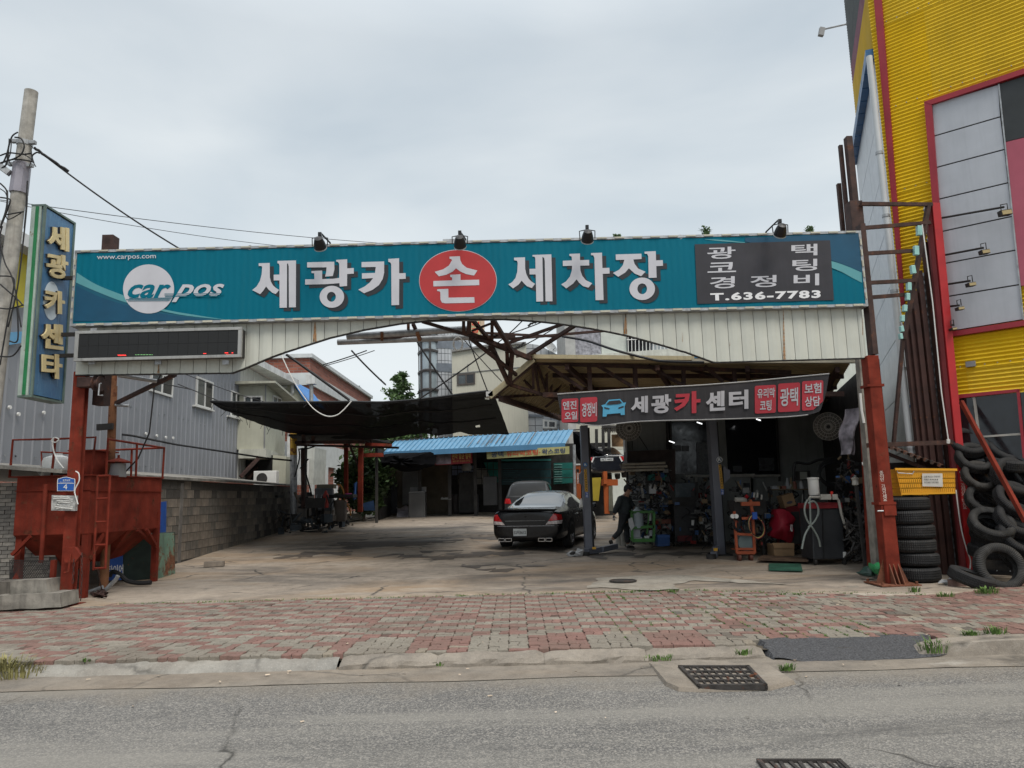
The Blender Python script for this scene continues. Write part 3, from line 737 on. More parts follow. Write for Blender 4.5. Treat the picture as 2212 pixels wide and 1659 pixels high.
prof_pts=[V((p.x,yb-.012,p.z))for p in ap]
for a,b in zip(prof_pts,prof_pts[1:]):mb.beam(a+V((0,.05,-.006)),b+V((0,.05,-.006)),.06,.018)
mk('arch_trim',mb,darksteel,gate)
rustr=mat('rust_run',(.30,.13,.035),rough=.85,var=.5,vs=14,bump=.1)
for z,x,y0_,y1_,w in(('z5',685,742,895,34),('z6',1467,872,1078,40),('z7',1190,902,1390,22),('z4',873,1358,1440,22),('z7',1962,890,1150,8),('z7',218,1125,1220,5),('z7',675,1220,1260,6)):
 a=S(z,x,y0_,-.093);b=S(z,x+(12 if z=='z7' and y1_>1300 else-3),y1_,-.093);ww=w/ZN[z][2]/K/FOC*SY/2
 mb=MB();n=14
 for k in range(n):
  def ed(t_):return ww*(.25+.75*t_)*(1+.35*noise.noise(V((t_*5,x,0)))),a.lerp(b,t_)
  w0,p0=ed(k/n);w1,p1=ed((k+1)/n)
  mb.quad(p0+V((-w0*.55,0,0)),p1+V((-w1,0,0)),p1+V((-w1*.1,0,0)),p0+V((-w0*.1,0,0)))
  mb.quad(p0+V((w0*.25,0,0)),p1+V((w1*.2,0,0)),p1+V((w1,0,0)),p0+V((w0*.6,0,0)))
 mk('rust_run',mb,rustr,gate)
def post(name,base,top,w,d,mt,n=1):
 mb=MB();mb.beam(base,top,w,d,up=(0,1,0));return mk(name,mb,mt,gate,bevel=.006)
bL=G('z3',408,1530,.14);bL.y=SY+.14
mb=MB();mb.beam((-6.77,SY+.19,.1),(-6.77,SY+.19,3.7),.045,.10,up=(0,1,0));
for sx in(-1,1):mb.box((-6.77,SY+.19+sx*.05,1.9),(.185,.018,3.6))
mb.bx(-6.862,-6.678,SY+.124,SY+.130,.1,3.7)
mk('post',mb,redp,gate)
mb=MB();mb.bx(-6.68,-6.50,SY+.36,SY+.56,3.2,6.02);mk('rear_post',mb,brownp,gate)
mb=MB();c=V((-6.77,SY+.19,.13));mb.box(c+V((0,0,.02)),(.36,.36,.025));mb.slab([c+V((.10,-.01,.03)),c+V((.17,-.01,.03)),c+V((.10,-.01,.28))],(0,.02,0));mk('foot',mb,redp,gate)
pb,pt_=G('b3',572,1455,.2),P('b2',418,1290,SY+.12);pb.y=SY+.12;pb=V((5.60,SY+.12,.17));pt_=V((5.60,SY+.12,3.6))
mb=MB();mb.hexa([(5.50,SY+.02,.17),(5.71,SY+.02,.17),(5.71,SY+.24,.17),(5.50,SY+.24,.17),(5.52,SY+.02,3.62),(5.70,SY+.02,3.62),(5.70,SY+.24,3.62),(5.52,SY+.24,3.62)])
mk('post',mb,redp,gate,bevel=.008)
mb=MB();mb.bx(5.32,5.90,SY-.16,SY+.42,.155,.175)
for sx in(-1,1):
 xx=5.605+sx*.105
 mb.slab([V((xx,SY+.10,.175)),V((xx+sx*.14,SY+.10,.175)),V((xx,SY+.10,.52))],(0,.015,0));
for xx in(5.54,5.60,5.67):mb.slab([V((xx,SY+.02,.175)),V((xx,SY-.13,.175)),V((xx,SY+.02,.46))],(.014,0,0))
for q in((5.36,-.1),(5.86,-.1),(5.36,.36),(5.86,.36)):mb.cyl((q[0],SY+q[1],.17),(q[0],SY+q[1],.215),.02,n=6)
mk('foot',mb,mat('rusty_foot',(.15,.055,.03),rough=.8,rust=.6,var=.3,bump=.3),gate)
for z in(1.35,3.15):mk('clamp',MB().bx(5.475,5.735,SY+.008,SY+.252,z-.02,z+.02),redp,gate)
mk('latch_plate',MB().bx(5.54,5.72,SY-.004,SY+.018,1.17,1.32),redp,gate);mk('latch_bolt',MB().cyl((5.44,SY+.01,1.24),(5.53,SY+.01,1.24),.012,n=6),galv,gate)
mb=MB();mb.bx(5.62,5.70,SY+.02,SY+.20,3.64,5.76);mk('upper_post',mb,brownp,gate)
mb=MB();mb.bx(5.67,5.88,SY+.40,SY+.60,5.78,6.30);mk('post_box',mb,brownp,gate,bevel=.006)
mb=MB();mb.bx(5.82,5.92,SY+.6,SY+.72,5.75,7.54);mb.bx(5.75,5.81,SY+.74,SY+.8,5.75,7.45);mb.bx(5.71,5.77,SY+.85,SY+.92,5.7,6.8);mk('tall_rear_post',mb,brownp,gate)
wr=mat('white_chalk',(.6,.55,.5),rough=.9,bump=0)
def vtext(s_,z,pts,Y,par,h,name='handwriting',mt=wr,bold=.0):
 (xa_,ya_),(xb_,yb_)=pts;n=len(s_);mb=MB()
 for k,ch in enumerate(s_):
  if ch==' ':continue
  t_=(k+.5)/n;c=P(z,xa_+(xb_-xa_)*t_,ya_+(yb_-ya_)*t_,Y);w=h
  txt(ch,[c+V((-w/2,0,w/2)),c+V((w/2,0,w/2)),c+V((w/2,0,-w/2)),c+V((-w/2,0,-w/2))],bold,mb=mb)
 return mk(name,mb,mt,par)
vtext('종이만 가져가세요','b3',((497,655),(527,870)),SY+.015,gate,.055)
redpost_b=G('b3',1150,1388,.2)
RY=12.2
mb=MB();
rungs=[((350,190),(888,194)),((360,365),(850,326)),((390,550),(735,530)),((405,763),(750,745)),((410,870),(670,848))]
for a,b in rungs:
 pa=P('b2',*a,SY+.35);pb_=P('b2',*b,RY-.05+.1);
 o=MB().beam(pa,pb_,.05,.06);mk('rung',o,brownp,gate)
mb=MB();mb.beam(P('b2',840,200,RY),P('b2',660,1175,RY+.2),.06,.09,up=(0,1,0));mb.beam(P('b2',655,1170,RY+.2),P('b3',588,445,RY+.4),.05,.06,up=(0,1,0));mk('brace',mb,brownp,gate)
lampg=mat('cyan_lamp_shell',(.30,.55,.52),rough=.4,var=.08,bump=0)
for k,(x,y,w,h)in enumerate([(772,385,36,76),(750,530,36,72),(727,668,32,64),(697,790,30,60),(688,865,28,54),(668,948,28,50),(650,1022,26,48),(645,1098,24,44),(638,1152,22,42)]):
 c=P('b2',x,y,RY-.06);s_=RY/FOC/K/1.8438
 o=mk('flood_lamp',MB().box(c,(w*s_,.07,h*s_),M=Matrix.Rotation(RND.uniform(-.15,.15),3,'Y')),lampg,bevel=.008)
 tag(o,['topmost','second','third','fourth','fifth','sixth','seventh','eighth','lowest'][k]+' pale cyan box lamp down the sloping brown brace','lamp','cyan box lamps on the brace')
mb=MB();mb.beam(P('b3',400,468,SY+.3),P('b3',1010,445,RY),.06,.07);mk('tie_bar',mb,brownp,gate)
t=thing('rusty_pipe_post','rusty round pipe post with a black bracket behind the left gate post','post',G('z3',690,1200))
Yp=13.2
mb=MB();mb.cyl(P('z3',688,660,Yp),P('z3',706,190,Yp),.075,.065,14);mb.cyl(P('z3',706,195,Yp),P('z3',711,120,Yp),.05,.05,12);mb.cyl(P('z3',688,660,Yp),V((P('z3',688,660,Yp).x,Yp,.2)),.075,.075,14)
mk('pipe',mb,mat('orange_rust_pipe',(.17,.075,.035),rough=.85,var=.4,rust=.5,bump=.4),t,smooth=True)
mk('bracket',MB().beam(P('z3',605,447,Yp-.1),P('z3',702,440,Yp-.1),.06,.11),darksteel,t)
mk('arm',MB().beam(P('z3',715,300,Yp),P('z3',1090,118,SY+.8),.06,.06),brownp,t)
mk('stub_pipe',MB().cyl(P('z3',718,308,Yp-.05),P('z3',805,314,Yp-.05),.025),galv,t)
mb=MB();mb.cyl(P('z3',735,122,SY+.6),P('z3',975,160,SY+.9),.035);o=mk('galvanised_pipe',mb,galv);tag(o,'grey pipe under the cream cladding left of the arch','pipe')
def winch(name,z,c0,Y,label,r=.1):
 c=P(z,*c0,Y);t=thing(name,label,'winch',c)
 mk('housing',MB().box(c+V((-.12,0,.02)),(.22,.16,.16)),redp if r<.1 else brownp,t,bevel=.01)
 M_=Matrix.Rotation(pi/2,3,'Y')
 mk('drum',MB().lathe([(0.02,-.05),(r,-.05),(r,-.035),(r*.6,-.03),(r*.6,.03),(r,.035),(r,.05),(.02,.05)],c+V((.06,0,0)),M_,20),brownp,t,smooth=True)
 mk('crank',MB().tube([c+V((.12,-.02,0)),c+V((.13,-.08,-.02)),c+V((.13,-.09,-.2)),c+V((.2,-.09,-.2))],.012),galv,t)
 return t
winch('hand_winch','z3',(585,175),SY+.1,'rusty hand winch under the left end of the cream cladding',.12)
t=thing('chain_hoist','red hand winch with hanging chains on the foot of the left gate post','winch',P('z3',460,1240,SY))
mb=MB();mb.slab([P('z3',*p,SY+.05)for p in((415,1190),(480,1190),(515,1240),(480,1285),(415,1285))],(0,-.06,0));mk('housing',mb,redp,t)
mk('crank',MB().tube([P('z3',440,1235,SY-.03),P('z3',425,1345,SY-.03),P('z3',400,1352,SY-.03)],.014),redp,t)
def chain(pts,par,name='chain',r=.014):
 mb=MB();
 L=[];
 for a,b in zip(pts,pts[1:]):
  n=max(1,int((b-a).length/.05))
  for k in range(n):L.append((a.lerp(b,k/n),(b-a).normalized()))
 for k,(p,d)in enumerate(L):
  u=d.cross(V((0,1,.1))if k%2 else V((1,.1,0))).normalized()
  loop=[p+d*(.032*cos(2*pi*j/8))+u*(r*sin(2*pi*j/8))for j in range(9)]
  mb.tube(loop,.005,4)
 return mk(name,mb,brownp,par,kind='stuff')
chain([P('z3',510,1240,SY-.02),P('z3',508,1400,SY-.02),P('z3',500,1535,SY-.02)],t)
chain([P('z3',460,1280,SY-.02),P('z3',452,1430,SY-.02)],t)
bl=mat('plate_blue',(.015,.09,.36),rough=.35,var=.05,bump=0);
t=thing('house_number_plate','blue house number plate with the white number 4 on the left gate post','number plate',P('z3',408,800,SY+.06))
Yq=SY+.06
def zq(pts,off=0,z='z3',Y=Yq):return[P(z,x,y,Y-off)for x,y in pts]
o=MB();outl=smooth_curve([(355,843),(357,772),(372,763),(410,754),(450,764),(467,773),(462,843)],3);o.slab(zq(outl),(0,.008,0));mk('plate',o,whitem,t)
inner=[(410+(x-410)*.93,800+(y-800)*.93)for x,y in outl];mk('blue_field',tri_poly(zq(inner,.003)),bl,t)
mk('number',txt('4',zq([(394,800),(418,800),(418,832),(394,832)],.006),.0),whitem,t)
mb=txt('송촌남로',zq([(390,769),(437,769),(437,781),(390,781)],.006),.01);txt('Songchonnam-ro',zq([(374,784),(450,784),(450,791),(374,791)],.006),mb=mb);mk('lettering',mb,whitem,t)
mk('divider',MB().quad(*zq([(360,793),(460,793),(460,796),(360,796)],.006)),whitem,t)
t=thing('wrapped_box','grey box wrapped in clear plastic below the blue number plate','box',P('z3',395,940,SY+.05))
mb=MB();mb.slab(zq([(322,868),(472,872),(466,966),(318,964)],-.005,Y=SY+.05),(0,.06,0));mk('box',mb,mat('grey_wrap',(.34,.34,.33),rough=.25,var=.3,vs=14,bump=.8,bs=18),t)
mb=MB()
for k in range(7):y=880+k*12;mb.tube(zq([(330+RND.uniform(0,40),y),(380,y+RND.uniform(-5,5)),(430+RND.uniform(0,30),y+3)],.01,Y=SY+.045),.006,4)
mk('tape',mb,whitem,t,kind='stuff')
led=thing('led_board','long black dot matrix board in a grey frame under the left end of the sign','led display',S('z4',870,1200))
q=[S('z4',112,1055,.09),S('z4',1640,1022,.09),S('z4',1638,1298,.09),S('z4',105,1332,.09)]
zt2=(q[0].z+q[1].z)/2;zb2=(q[2].z+q[3].z)/2;xl,xr=q[0].x,q[1].x
mk('cabinet',MB().bx(xl+.02,xr-.02,SY-.085,SY+.105,zb2+.02,zt2-.02),darksteel,led)
mb=MB();w=.045
mb.bx(xl,xr,SY-.105,SY-.06,zt2-w,zt2);mb.bx(xl,xr,SY-.105,SY-.06,zb2,zb2+w);mb.bx(xl,xl+.06,SY-.104,SY-.06,zb2+w,zt2-w);mb.bx(xr-.06,xr,SY-.104,SY-.06,zb2+w,zt2-w)
mk('frame',mb,mat('aluminium',(.33,.33,.32),rough=.45,metal=.3,var=.1,streak=.4),led,bevel=.004)
def mat_led():
 mt,t,b,o=NT('led_matrix');vec=nn(t,'ShaderNodeTexCoord').outputs['Object']
 v=nn(t,'ShaderNodeTexVoronoi',{'Vector':nn(t,'ShaderNodeMapping',{'Vector':vec,'Scale':(28,28,28)}).outputs[0],'Scale':1.0,'Randomness':0.0}).outputs['Distance']
 t.links.new(ramp(t,v,[(.2,(.03,.036,.038)),(.4,(.006,.007,.008))]),b.inputs['Base Color']);b.inputs['Roughness'].default_value=.7
 return mt
ledm=mat_led()
gx,gz_,pitch=3,1,.16
nx_=16
for k in range(nx_):
 a=xl+.06+(xr-xl-.12)*k/nx_;b=xl+.06+(xr-xl-.12)*(k+1)/nx_
 for j in range(2):
  c0=zb2+w+(zt2-zb2-2*w)*j/2;c1=zb2+w+(zt2-zb2-2*w)*(j+1)/2
  mk('led_module',MB().bx(a+.0015,b-.0015,SY-.095,SY-.084,c0+.0015,c1-.0015),ledm,led)
redled=mat('red_led',(.6,.02,.02),bump=0,emit=((1,.05,.04),1.1));grnled=mat('green_led',(.2,.6,.2),bump=0,emit=((.45,1,.4),.7))
mb=MB();mg=MB()
def dot(m_,x,y,s=.011):c=S('z4',x,y,.098);m_.box(c,(s,.004,s))
for x in range(500,578,13):dot(mb,x,1276);dot(mb,x+6,1280)
for x in(1285,1296,1305):dot(mb,x,1262)
for x in range(1482,1508,8):dot(mb,x,1256)
for x in range(1495,1566,12):dot(mb,x,1273)
for x in(1545,1552):dot(mb,x,1256)
for x in range(660,825,14):dot(mg,x,1273,.006)
mk('lit_dots',mb,redled,led,kind='stuff');mk('dim_dots',mg,grnled,led,kind='stuff')
for x in(280,888,1508):
 mk('bracket',MB().beam(S('z4',x,1030,.03),S('z4',x,1056,.03),.10,.02,up=(0,1,0)),galv,led)
 mk('bracket',MB().beam(S('z4',x-20,1320,.0),S('z4',x-20,1362,.0),.10,.02,up=(0,1,0)),galv,led)
spb=mat('spot_black',(.012,.012,.014),rough=.4,bump=.05)
glassy=mat('lamp_glass',(.30,.32,.33),rough=.15,bump=0)
for z,x,y,ax,ay,lb in(('z5',722,130,810,145,'above the first three white letters'),('z5',1832,118,1880,120,'above the red disc'),('z6',1075,95,1080,125,'between the red disc and the black phone field'),('z7',1163,155,1015,182,'above the black phone field')):
 c=S(z,x,y,.35);t=thing('spotlight','black spotlight on top of the sign, '+lb,'spotlight',c,'black spotlights along the top of the sign')
 ax_=V((0,.8,-.6)).normalized();Mr=ax_.to_track_quat('Z','Y').to_matrix()
 mk('lamp_body',MB().lathe([(.0,-.13),(.06,-.12),(.085,-.04),(.095,.03),(.095,.045)],c,Mr,18),spb,t,smooth=True)
 mk('lens',MB().lathe([(.095,.045),(.10,.06),(.09,.062),(.0,.058)],c,Mr,18),glassy,t)
 top_=c+V((0,0,.17))
 mk('bracket',MB().tube([c+V((-.115,0,-.01)),c+V((-.12,0,.11)),top_+V((-.02,0,-.04)),top_+V((.02,0,-.04)),c+V((.12,0,.11)),c+V((.115,0,-.01))],.009,5),spb,t)
 bp=S(z,ax,ay,-.1);bp.z=zt
 mk('arm',MB().tube([top_,top_+V((0,.05,.04)),bp+V((0,-.05,.06)),bp],.014,6),spb,t)
 mk('clamp',MB().box(top_,(.05,.05,.06)),spb,t)
for z,x,y in(('z5',170,150),('z6',2025,85),('z7',193,203)):
 c=S(z,x,y,0);o=mk('lifting_ring',MB().tube([c+V((.035*cos(a*pi/6),0,.035*sin(a*pi/6)))for a in range(13)],.007,5),galv,gate)
mk('junction_box',MB().box(S('z5',1768,113,-.1),(.28,.12,.09)),galv,gate)
for z,x,y,s,lb in(('z7',440,165,.2,'bushier weed growing on top of the sign left of the black phone field'),('z7',1445,150,.15,'thin weed growing on top of the sign above the black phone field'),('z6',1378,95,.1,'tiny weed growing on top of the sign beside a spotlight')):
 c=S(z,x,y,-.1);c.z=zt;mb=MB();blades(mb,c,70,.04,s,.45,.009)
 for k in range(60):q=c+V((RND.uniform(-.06,.06),RND.uniform(-.04,.04),RND.uniform(.02,s)));mb.box(q,(.025,.02,.012),M=Matrix.Rotation(RND.uniform(0,3),3,'Y'))
 o=mk('roof_weed',mb,mat('leaf_green',(.07,.12,.04),rough=.7,var=.4,vs=12,bump=0),kind=None);tag(o,lb,'weed')
 o['kind']='stuff';del o['label'];del o['category']
 # ================================================================== VERTICAL SIGN AT THE LEFT
vs=thing('projecting_sign','tall blue projecting sign with raised cream letters and a white and green edge','sign',(-7.45,11.6,3.3))
X1,X0,Ya,Yb2,Z0,Z1=-7.36,-7.57,11.2,12.02,3.30,6.36
def mat_vs():
 mt,t,b,o=NT('scratched_blue');vec=nn(t,'ShaderNodeTexCoord').outputs['Object']
 x=nn(t,'ShaderNodeSeparateXYZ',{0:vec}).outputs
 cc=ramp(t,noiz(t,vec,1.2,4),[(.3,(.035,.11,.25)),(.7,(.07,.19,.34))])
 s=noiz(t,nn(t,'ShaderNodeMapping',{'Vector':vec,'Scale':(30,30,1.2),'Rotation':(.15,0,0)}).outputs[0],1.5,8,.7)
 cc=mix(t,ramp(t,s,[(.56,(0,0,0)),(.66,(.8,)*3)]),cc,(.22,.36,.46))
 s=noiz(t,vec,9,8,.7);cc=mix(t,ramp(t,s,[(.55,(0,0,0)),(.72,(.6,)*3)]),cc,(.05,.06,.14))
 t.links.new(cc,b.inputs['Base Color']);b.inputs['Roughness'].default_value=.4
 return mt
vblue=mat_vs()
mk('face_panel',MB().bx(X1-.05,X1,Ya+.035,Ya+.425,Z0+.03,Z1-.03),vblue,vs)
mk('face_panel',MB().bx(X1-.05,X1-.004,Ya+.43,Yb2-.035,Z0+.03,Z1-.03),vblue,vs)
egm=mat('pale_green_metal',(.42,.50,.45),rough=.6,var=.1,vs=6,rust=.18,rustc=(.2,.12,.05),streak=.4,dirt=(.16,.17,.14))
mk('edge_panel',MB().bx(X0,X1-.052,Ya,Yb2,Z0+.012,Z1-.012),egm,vs)
mb=MB();mb.bx(X0+.075,X0+.125,Ya-.012,Ya-.001,Z0+.02,Z1-.02);mk('green_stripe',mb,mat('green_strip',(.02,.20,.07),rough=.5,var=.2),vs)
mb=MB();fr=.032
mb.bx(X1-.02,X1+.016,Ya,Ya+fr,Z0,Z1);mb.bx(X1-.02,X1+.016,Yb2-fr,Yb2,Z0,Z1)
mb.bx(X0,X1+.015,Ya-.003,Yb2+.003,Z1-.01,Z1+.02);mb.bx(X0,X1+.015,Ya-.003,Yb2+.003,Z0-.02,Z0+.01)
mk('frame',mb,mat('dull_green_frame',(.12,.17,.15),rough=.55,var=.2,streak=.3),vs)
def VS(z,x,y,off=0):return PL(z,x,y,(X1+off,0,0),(1,0,0))
mb=MB();c=VS('z2',449,960,.004)
mb.face([c+V((0,.205*cos(a*pi/16),.315*sin(a*pi/16)))for a in range(32)]);mk('white_disc',mb,mat('pale_disc',(.60,.69,.76),rough=.5,var=.1),vs)
creamL=mat('cream_letter',(.66,.54,.29),rough=.45,var=.12,vs=5,bump=.05);sideL=mat('dark_side',(.03,.03,.035),rough=.7)
def vsl(ch,xa_,ya_,xb_,yb_,drop):
 y0_=Ya+.06+.0;
 q=[VS('z2',xa_,ya_),VS('z2',xb_,ya_+drop),VS('z2',xb_,yb_+drop*.55),VS('z2',xa_,yb_-drop*.2)]
 q2=[V((X1+.015,p.y,p.z))for p in q];q3=[V((X1+.045,p.y,p.z))for p in q]
 mk('raised_letter',txt(ch,q3,.032,thick=.012),creamL,vs)
 mk('letter_return',txt(ch,q2,.045,thick=.016),sideL,vs)
vsl('세',392,288,575,512,42);vsl('광',384,536,566,760,35);vsl('카',366,848,537,1062,40);vsl('센',336,1140,524,1375,32);vsl('타',342,1408,514,1632,26)
for z_,in((4.0,),(4.35,),(5.3,)):
 mk('bracket',MB().bx(X1+.0,-6.72,11.75,11.80,z_,z_+.06),darksteel,vs)
o=mk('sign_mast',MB().bx(-6.98,-6.90,11.72,11.82,3.2,5.78),darksteel,gate)
# ================================================================== UTILITY POLE + CABLES
PY=10.7
pole=thing('utility_pole','grey concrete utility pole leaning at the left edge with clamps and coiled cables','utility pole',(-7.45,PY,.1))
pt1=P('z1',342,165,PY);pt0=P('z2',-10,1400,PY);d=(pt1-pt0).normalized();pbse=pt0-d*((pt0.z-.05)/d.z)
pc=mat('pole_concrete',(.34,.325,.295),rough=.9,var=.2,vs=7,bump=.4,bs=50,streak=.7,dirt=(.17,.155,.13))
mb=MB();mb.cyl(pbse,pt1,.135,.094,24);mk('shaft',mb,pc,pole,smooth=True)
def onp(t_):return pbse.lerp(pt1,t_)
zpole=lambda z,x,y:P(z,x,y,PY)
for y,w,nm,h in((735,.012,'band',.07),(985,.012,'band',.06)):
 p=zpole('z1',268 if y<900 else 240,y);t_=(p.z-pbse.z)/(pt1.z-pbse.z);c=onp(t_);r=.135+(.094-.135)*t_+w
 mk('clamp_band',MB().cyl(c-d*h/2,c+d*h/2,r,r,20),galv,pole);mk('clamp_lug',MB().box(c+V((r+.03,-.03,0)),(.09,.06,.05)),galv,pole);mk('clamp_lug',MB().box(c+V((-r-.03,-.03,.03)),(.09,.06,.05)),galv,pole)
p=zpole('z1',205,1100);t_=(p.z-pbse.z)/(pt1.z-pbse.z);c=onp(t_)
mk('cable_guard',MB().cyl(c-d*.26,c+d*.22,.128,.122,8),mat('lilac_grey_plate',(.25,.24,.28),rough=.5),pole)
mk('crossarm',MB().beam(c+V((-.1,-.1,.02)),P('z1',-260,790,PY-.2),.09,.09),galv,pole)
mb=MB();
def zz(pts,Y,z='z1'):return[P(z,x,y,Y)for x,y in pts]
for pts in([(195,610),(130,660),(90,800),(75,950),(20,1000)],[(160,665),(230,680),(265,760),(230,850),(150,900),(0,950)],[(100,680),(95,900),(130,970)],[(0,865),(100,835),(250,850),(340,840)],[(0,945),(150,905),(300,920),(370,940)],[(110,690),(80,830),(40,930),(0,960)],[(125,700),(110,850),(60,960)],[(340,790),(345,900),(320,980)],[(0,1165),(70,1240),(80,1350),(60,1480),(10,1620)],[(0,1225),(60,1270),(85,1350)],[(0,1320),(90,1335),(110,1370),(40,1560),(0,1650)],[(300,1140),(290,1300),(285,1450),(265,1659)],[(365,940),(350,870),(400,830),(430,840)],[(230,840),(330,895),(390,985)],[(60,1480),(90,1560),(230,1490)]):
 mb.tube(zz(smooth_curve(pts,5),PY-.16),.012 if len(pts)>3 else.008,5)
for pts in([(235,0),(235,120),(205,420),(160,800),(120,1000),(70,1190)],[(65,0),(60,150),(0,330)],[(20,310),(0,420),(40,620),(100,740),(140,900),(160,1050),(185,1190)],[(0,745),(90,750),(125,790),(100,960),(60,1170),(0,1520)],[(0,815),(150,945),(200,1000)],[(0,1025),(80,1030),(205,998)],[(150,1010),(155,1300),(80,1310)],[(185,1350),(110,1440),(0,1445)],[(205,185),(60,210)]):
 mb.tube(zz(smooth_curve(pts,5),PY-.19,'z2'),.011,5)
mk('pole_cables',mb,blackm,pole,kind='stuff')
def cable(name,pts,r,label,mt=blackm,n=5):
 o=mk(name,MB().tube(pts,r,n),mt);return tag(o,label,'cable')
a,b=P('z1',370,775,PY),P('s',394,541,SY+.5)
cable('thick_cable',[V(p)for p in cat_curve(a,b,.06,18)],.014,'thick black cable from the pole clamp down to the back of the sign')
w_=MB().tube(cat_curve(a,a.lerp(b,.22),.01,16,.008),.021,6);mk('cable_wrap',w_,blackm,pole)
cable('thin_cable',cat_curve(P('z2',0,82,12),P('s',885,529,20),.10,12),.007,'upper of two thin wires crossing above the left of the sign')
cable('thin_cable',cat_curve(P('z2',0,92,12),P('s',640,535,17),.08,12),.006,'lower of two thin wires crossing above the left of the sign')
# ================================================================== LEFT SIDE: WALLS AND HOPPER
blockm=[mat('block_'+a,c,rough=.92,var=.2,vs=5,bump=.5,bs=45,streak=s_,dirt=(.06,.055,.05))for a,c,s_ in(('light',(.20,.17,.14),.5),('tan',(.165,.14,.115),.6),('grey',(.125,.113,.098),.8),('dark',(.06,.054,.048),.95))]
joint=mat('mortar',(.10,.095,.088),rough=.95,var=.2)
wa,wb=V((-7.60,16.0,.2)),V((-8.15,27.2,.6));wa2=wa+(wa-wb).normalized()*1.9
bw=thing('block_wall','long concrete block boundary wall with dark damp streaks left of the yard','wall',(-7.8,20,.3))
wd=(wb-wa2);wd.z=0;WL=wd.length;wd.normalize();wn=V((wd.y,-wd.x,0))
ZT=2.15
mb=MB();mb.slab([V((wa2.x,wa2.y,0)),V((wb.x,wb.y,0)),V((wb.x,wb.y,ZT-.005)),V((wa2.x,wa2.y,ZT-.005))],-wn*.15);mk('wall_core',mb,joint,bw)
cnt=0;rest=MB();bmesh_cache={}
for r in range(10):
 z1=ZT-.02-r*.2;z0=z1-.188
 n=int(WL/.4)
 for k in range(-1,n+1):
  s0=k*.4+(.2 if r%2 else 0);s1=s0+.388
  s0=max(s0,0);s1=min(s1,WL)
  if s1-s0<.06:continue
  c=wa2+wd*((s0+s1)/2);
  if z1<gz(c.x,c.y)-.02:continue
  if 5.05<(s0+s1)/2<5.2 and False:continue
  off=RND.uniform(.004,.016);c=V((c.x,c.y,(z0+z1)/2))+wn*(off/2)
  m_=blockm[3]if r<1 and RND.random()<.8 or r<2 and RND.random()<.45 else RND.choice(blockm[:3])
  if s0>8.5 and RND.random()<.6:m_=blockm[RND.choice((2,3))]
  if cnt<296 and z1>gz(c.x,c.y):
   L_=round(s1-s0,3);key=(L_,m_.name)
   if key not in bmesh_cache:
    me=bpy.data.meshes.new('block');q=MB().box((0,0,0),(L_,.02,.188));me.from_pydata([tuple(p)for p in q.v],[],q.f);me.materials.append(m_);bmesh_cache[key]=me
   o=bpy.data.objects.new('block',bmesh_cache[key]);col.objects.link(o);o.parent=bw;o.location=c-BASE[bw.name];o.rotation_euler=(0,0,atan2(wd.y,wd.x));cnt+=1
  else:rest.box(c,(s1-s0,.02,.188),rz=atan2(wd.y,wd.x))
if rest.v:mk('blocks',rest,blockm[3],bw,kind='stuff')
mk('render_pier',MB().box(wa2+wd*3.05+V((0,0,1.0))+wn*.012,(.16,.03,1.9),rz=atan2(wd.y,wd.x)),mat('rough_render',(.15,.14,.13),rough=.95,bump=.8,bs=25,var=.3),bw)
mb=MB();mb.hexa([wa2+wn*.15+V((0,-2,ZT-wa2.z)),V((wb.x,wb.y,ZT))+wn*.15,V((-10.8,27.4,2.50)),V((-10.8,11,2.50)),wa2+wn*.15+V((0,-2,ZT+.06-wa2.z)),V((wb.x,wb.y,ZT+.06))+wn*.15,V((-10.8,27.4,2.56)),V((-10.8,11,2.56))])
o=mk('slate_ledge',mb,mat('slate_cement',(.23,.22,.20),rough=.95,var=.25,bump=.5,streak=.6));tag(o,'grey cement ledge on the block wall at the foot of the metal building','ledge')
gw=thing('grey_brick_wall','pale grey brick wall at the left edge behind the concrete beams','wall',(-8.2,12.5,.14))
br=[mat('grey_brick_'+str(i),c,rough=.9,var=.2,vs=7,bump=.4)for i,c in enumerate(((.24,.225,.205),(.30,.28,.25),(.19,.18,.165)))]
mk('wall_core',MB().bx(-9.6,-7.62,12.53,12.7,.1,2.02),joint,gw)
bme=[]
for m_ in br:
 me=bpy.data.meshes.new('brick');q=MB().box((0,0,0),(.188,.03,.056));me.from_pydata([tuple(p)for p in q.v],[],q.f);me.materials.append(m_);bme.append(me)
for r in range(29):
 for k in range(10):
  x=-7.72-k*.2-(.1 if r%2 else 0)
  if x<-9.5:continue
  o=bpy.data.objects.new('brick',RND.choice(bme));col.objects.link(o);o.parent=gw;o.location=V((x,12.525+RND.uniform(-.006,.004),.17+r*.0655))-BASE[gw.name]
  o.rotation_euler=(0,RND.uniform(-.01,.01),0)
def lump(name,q,depth,label,mt=conc_old,seed=0):
 base=q;mb=MB();
 n=9
 def fn(u,v):
  a=q[0].lerp(q[1],u);b=q[3].lerp(q[2],u)
  prof=[(0,0),(0,1),(1,1),(1,0)]
  s_=v*4
  if s_<=1:p=b.lerp(a,s_)
  elif s_<=2:p=a+V((0,depth*(s_-1),0))
  elif s_<=3:p=a.lerp(b,s_-2)+V((0,depth,0))
  else:p=b+V((0,depth*(4-s_),0))
  return p+V((noise.noise(p*5+V((seed,0,0))),noise.noise(p*6),noise.noise(p*5.5+V((0,seed,3)))))*.012
 mb.grid(fn,14,16);i=len(mb.v)
 for u in(0,1):mb.face([fn(u,k/4)for k in range(4)])
 return mk(name,mb,mt,smooth=False)
tag(lump('concrete_beam',[P('c1',*p,11.0)for p in((-60,235),(375,212),(378,300),(-60,325))],.45,'',seed=3),'long weathered concrete beam lying at the bottom left by the red post','concrete beam')
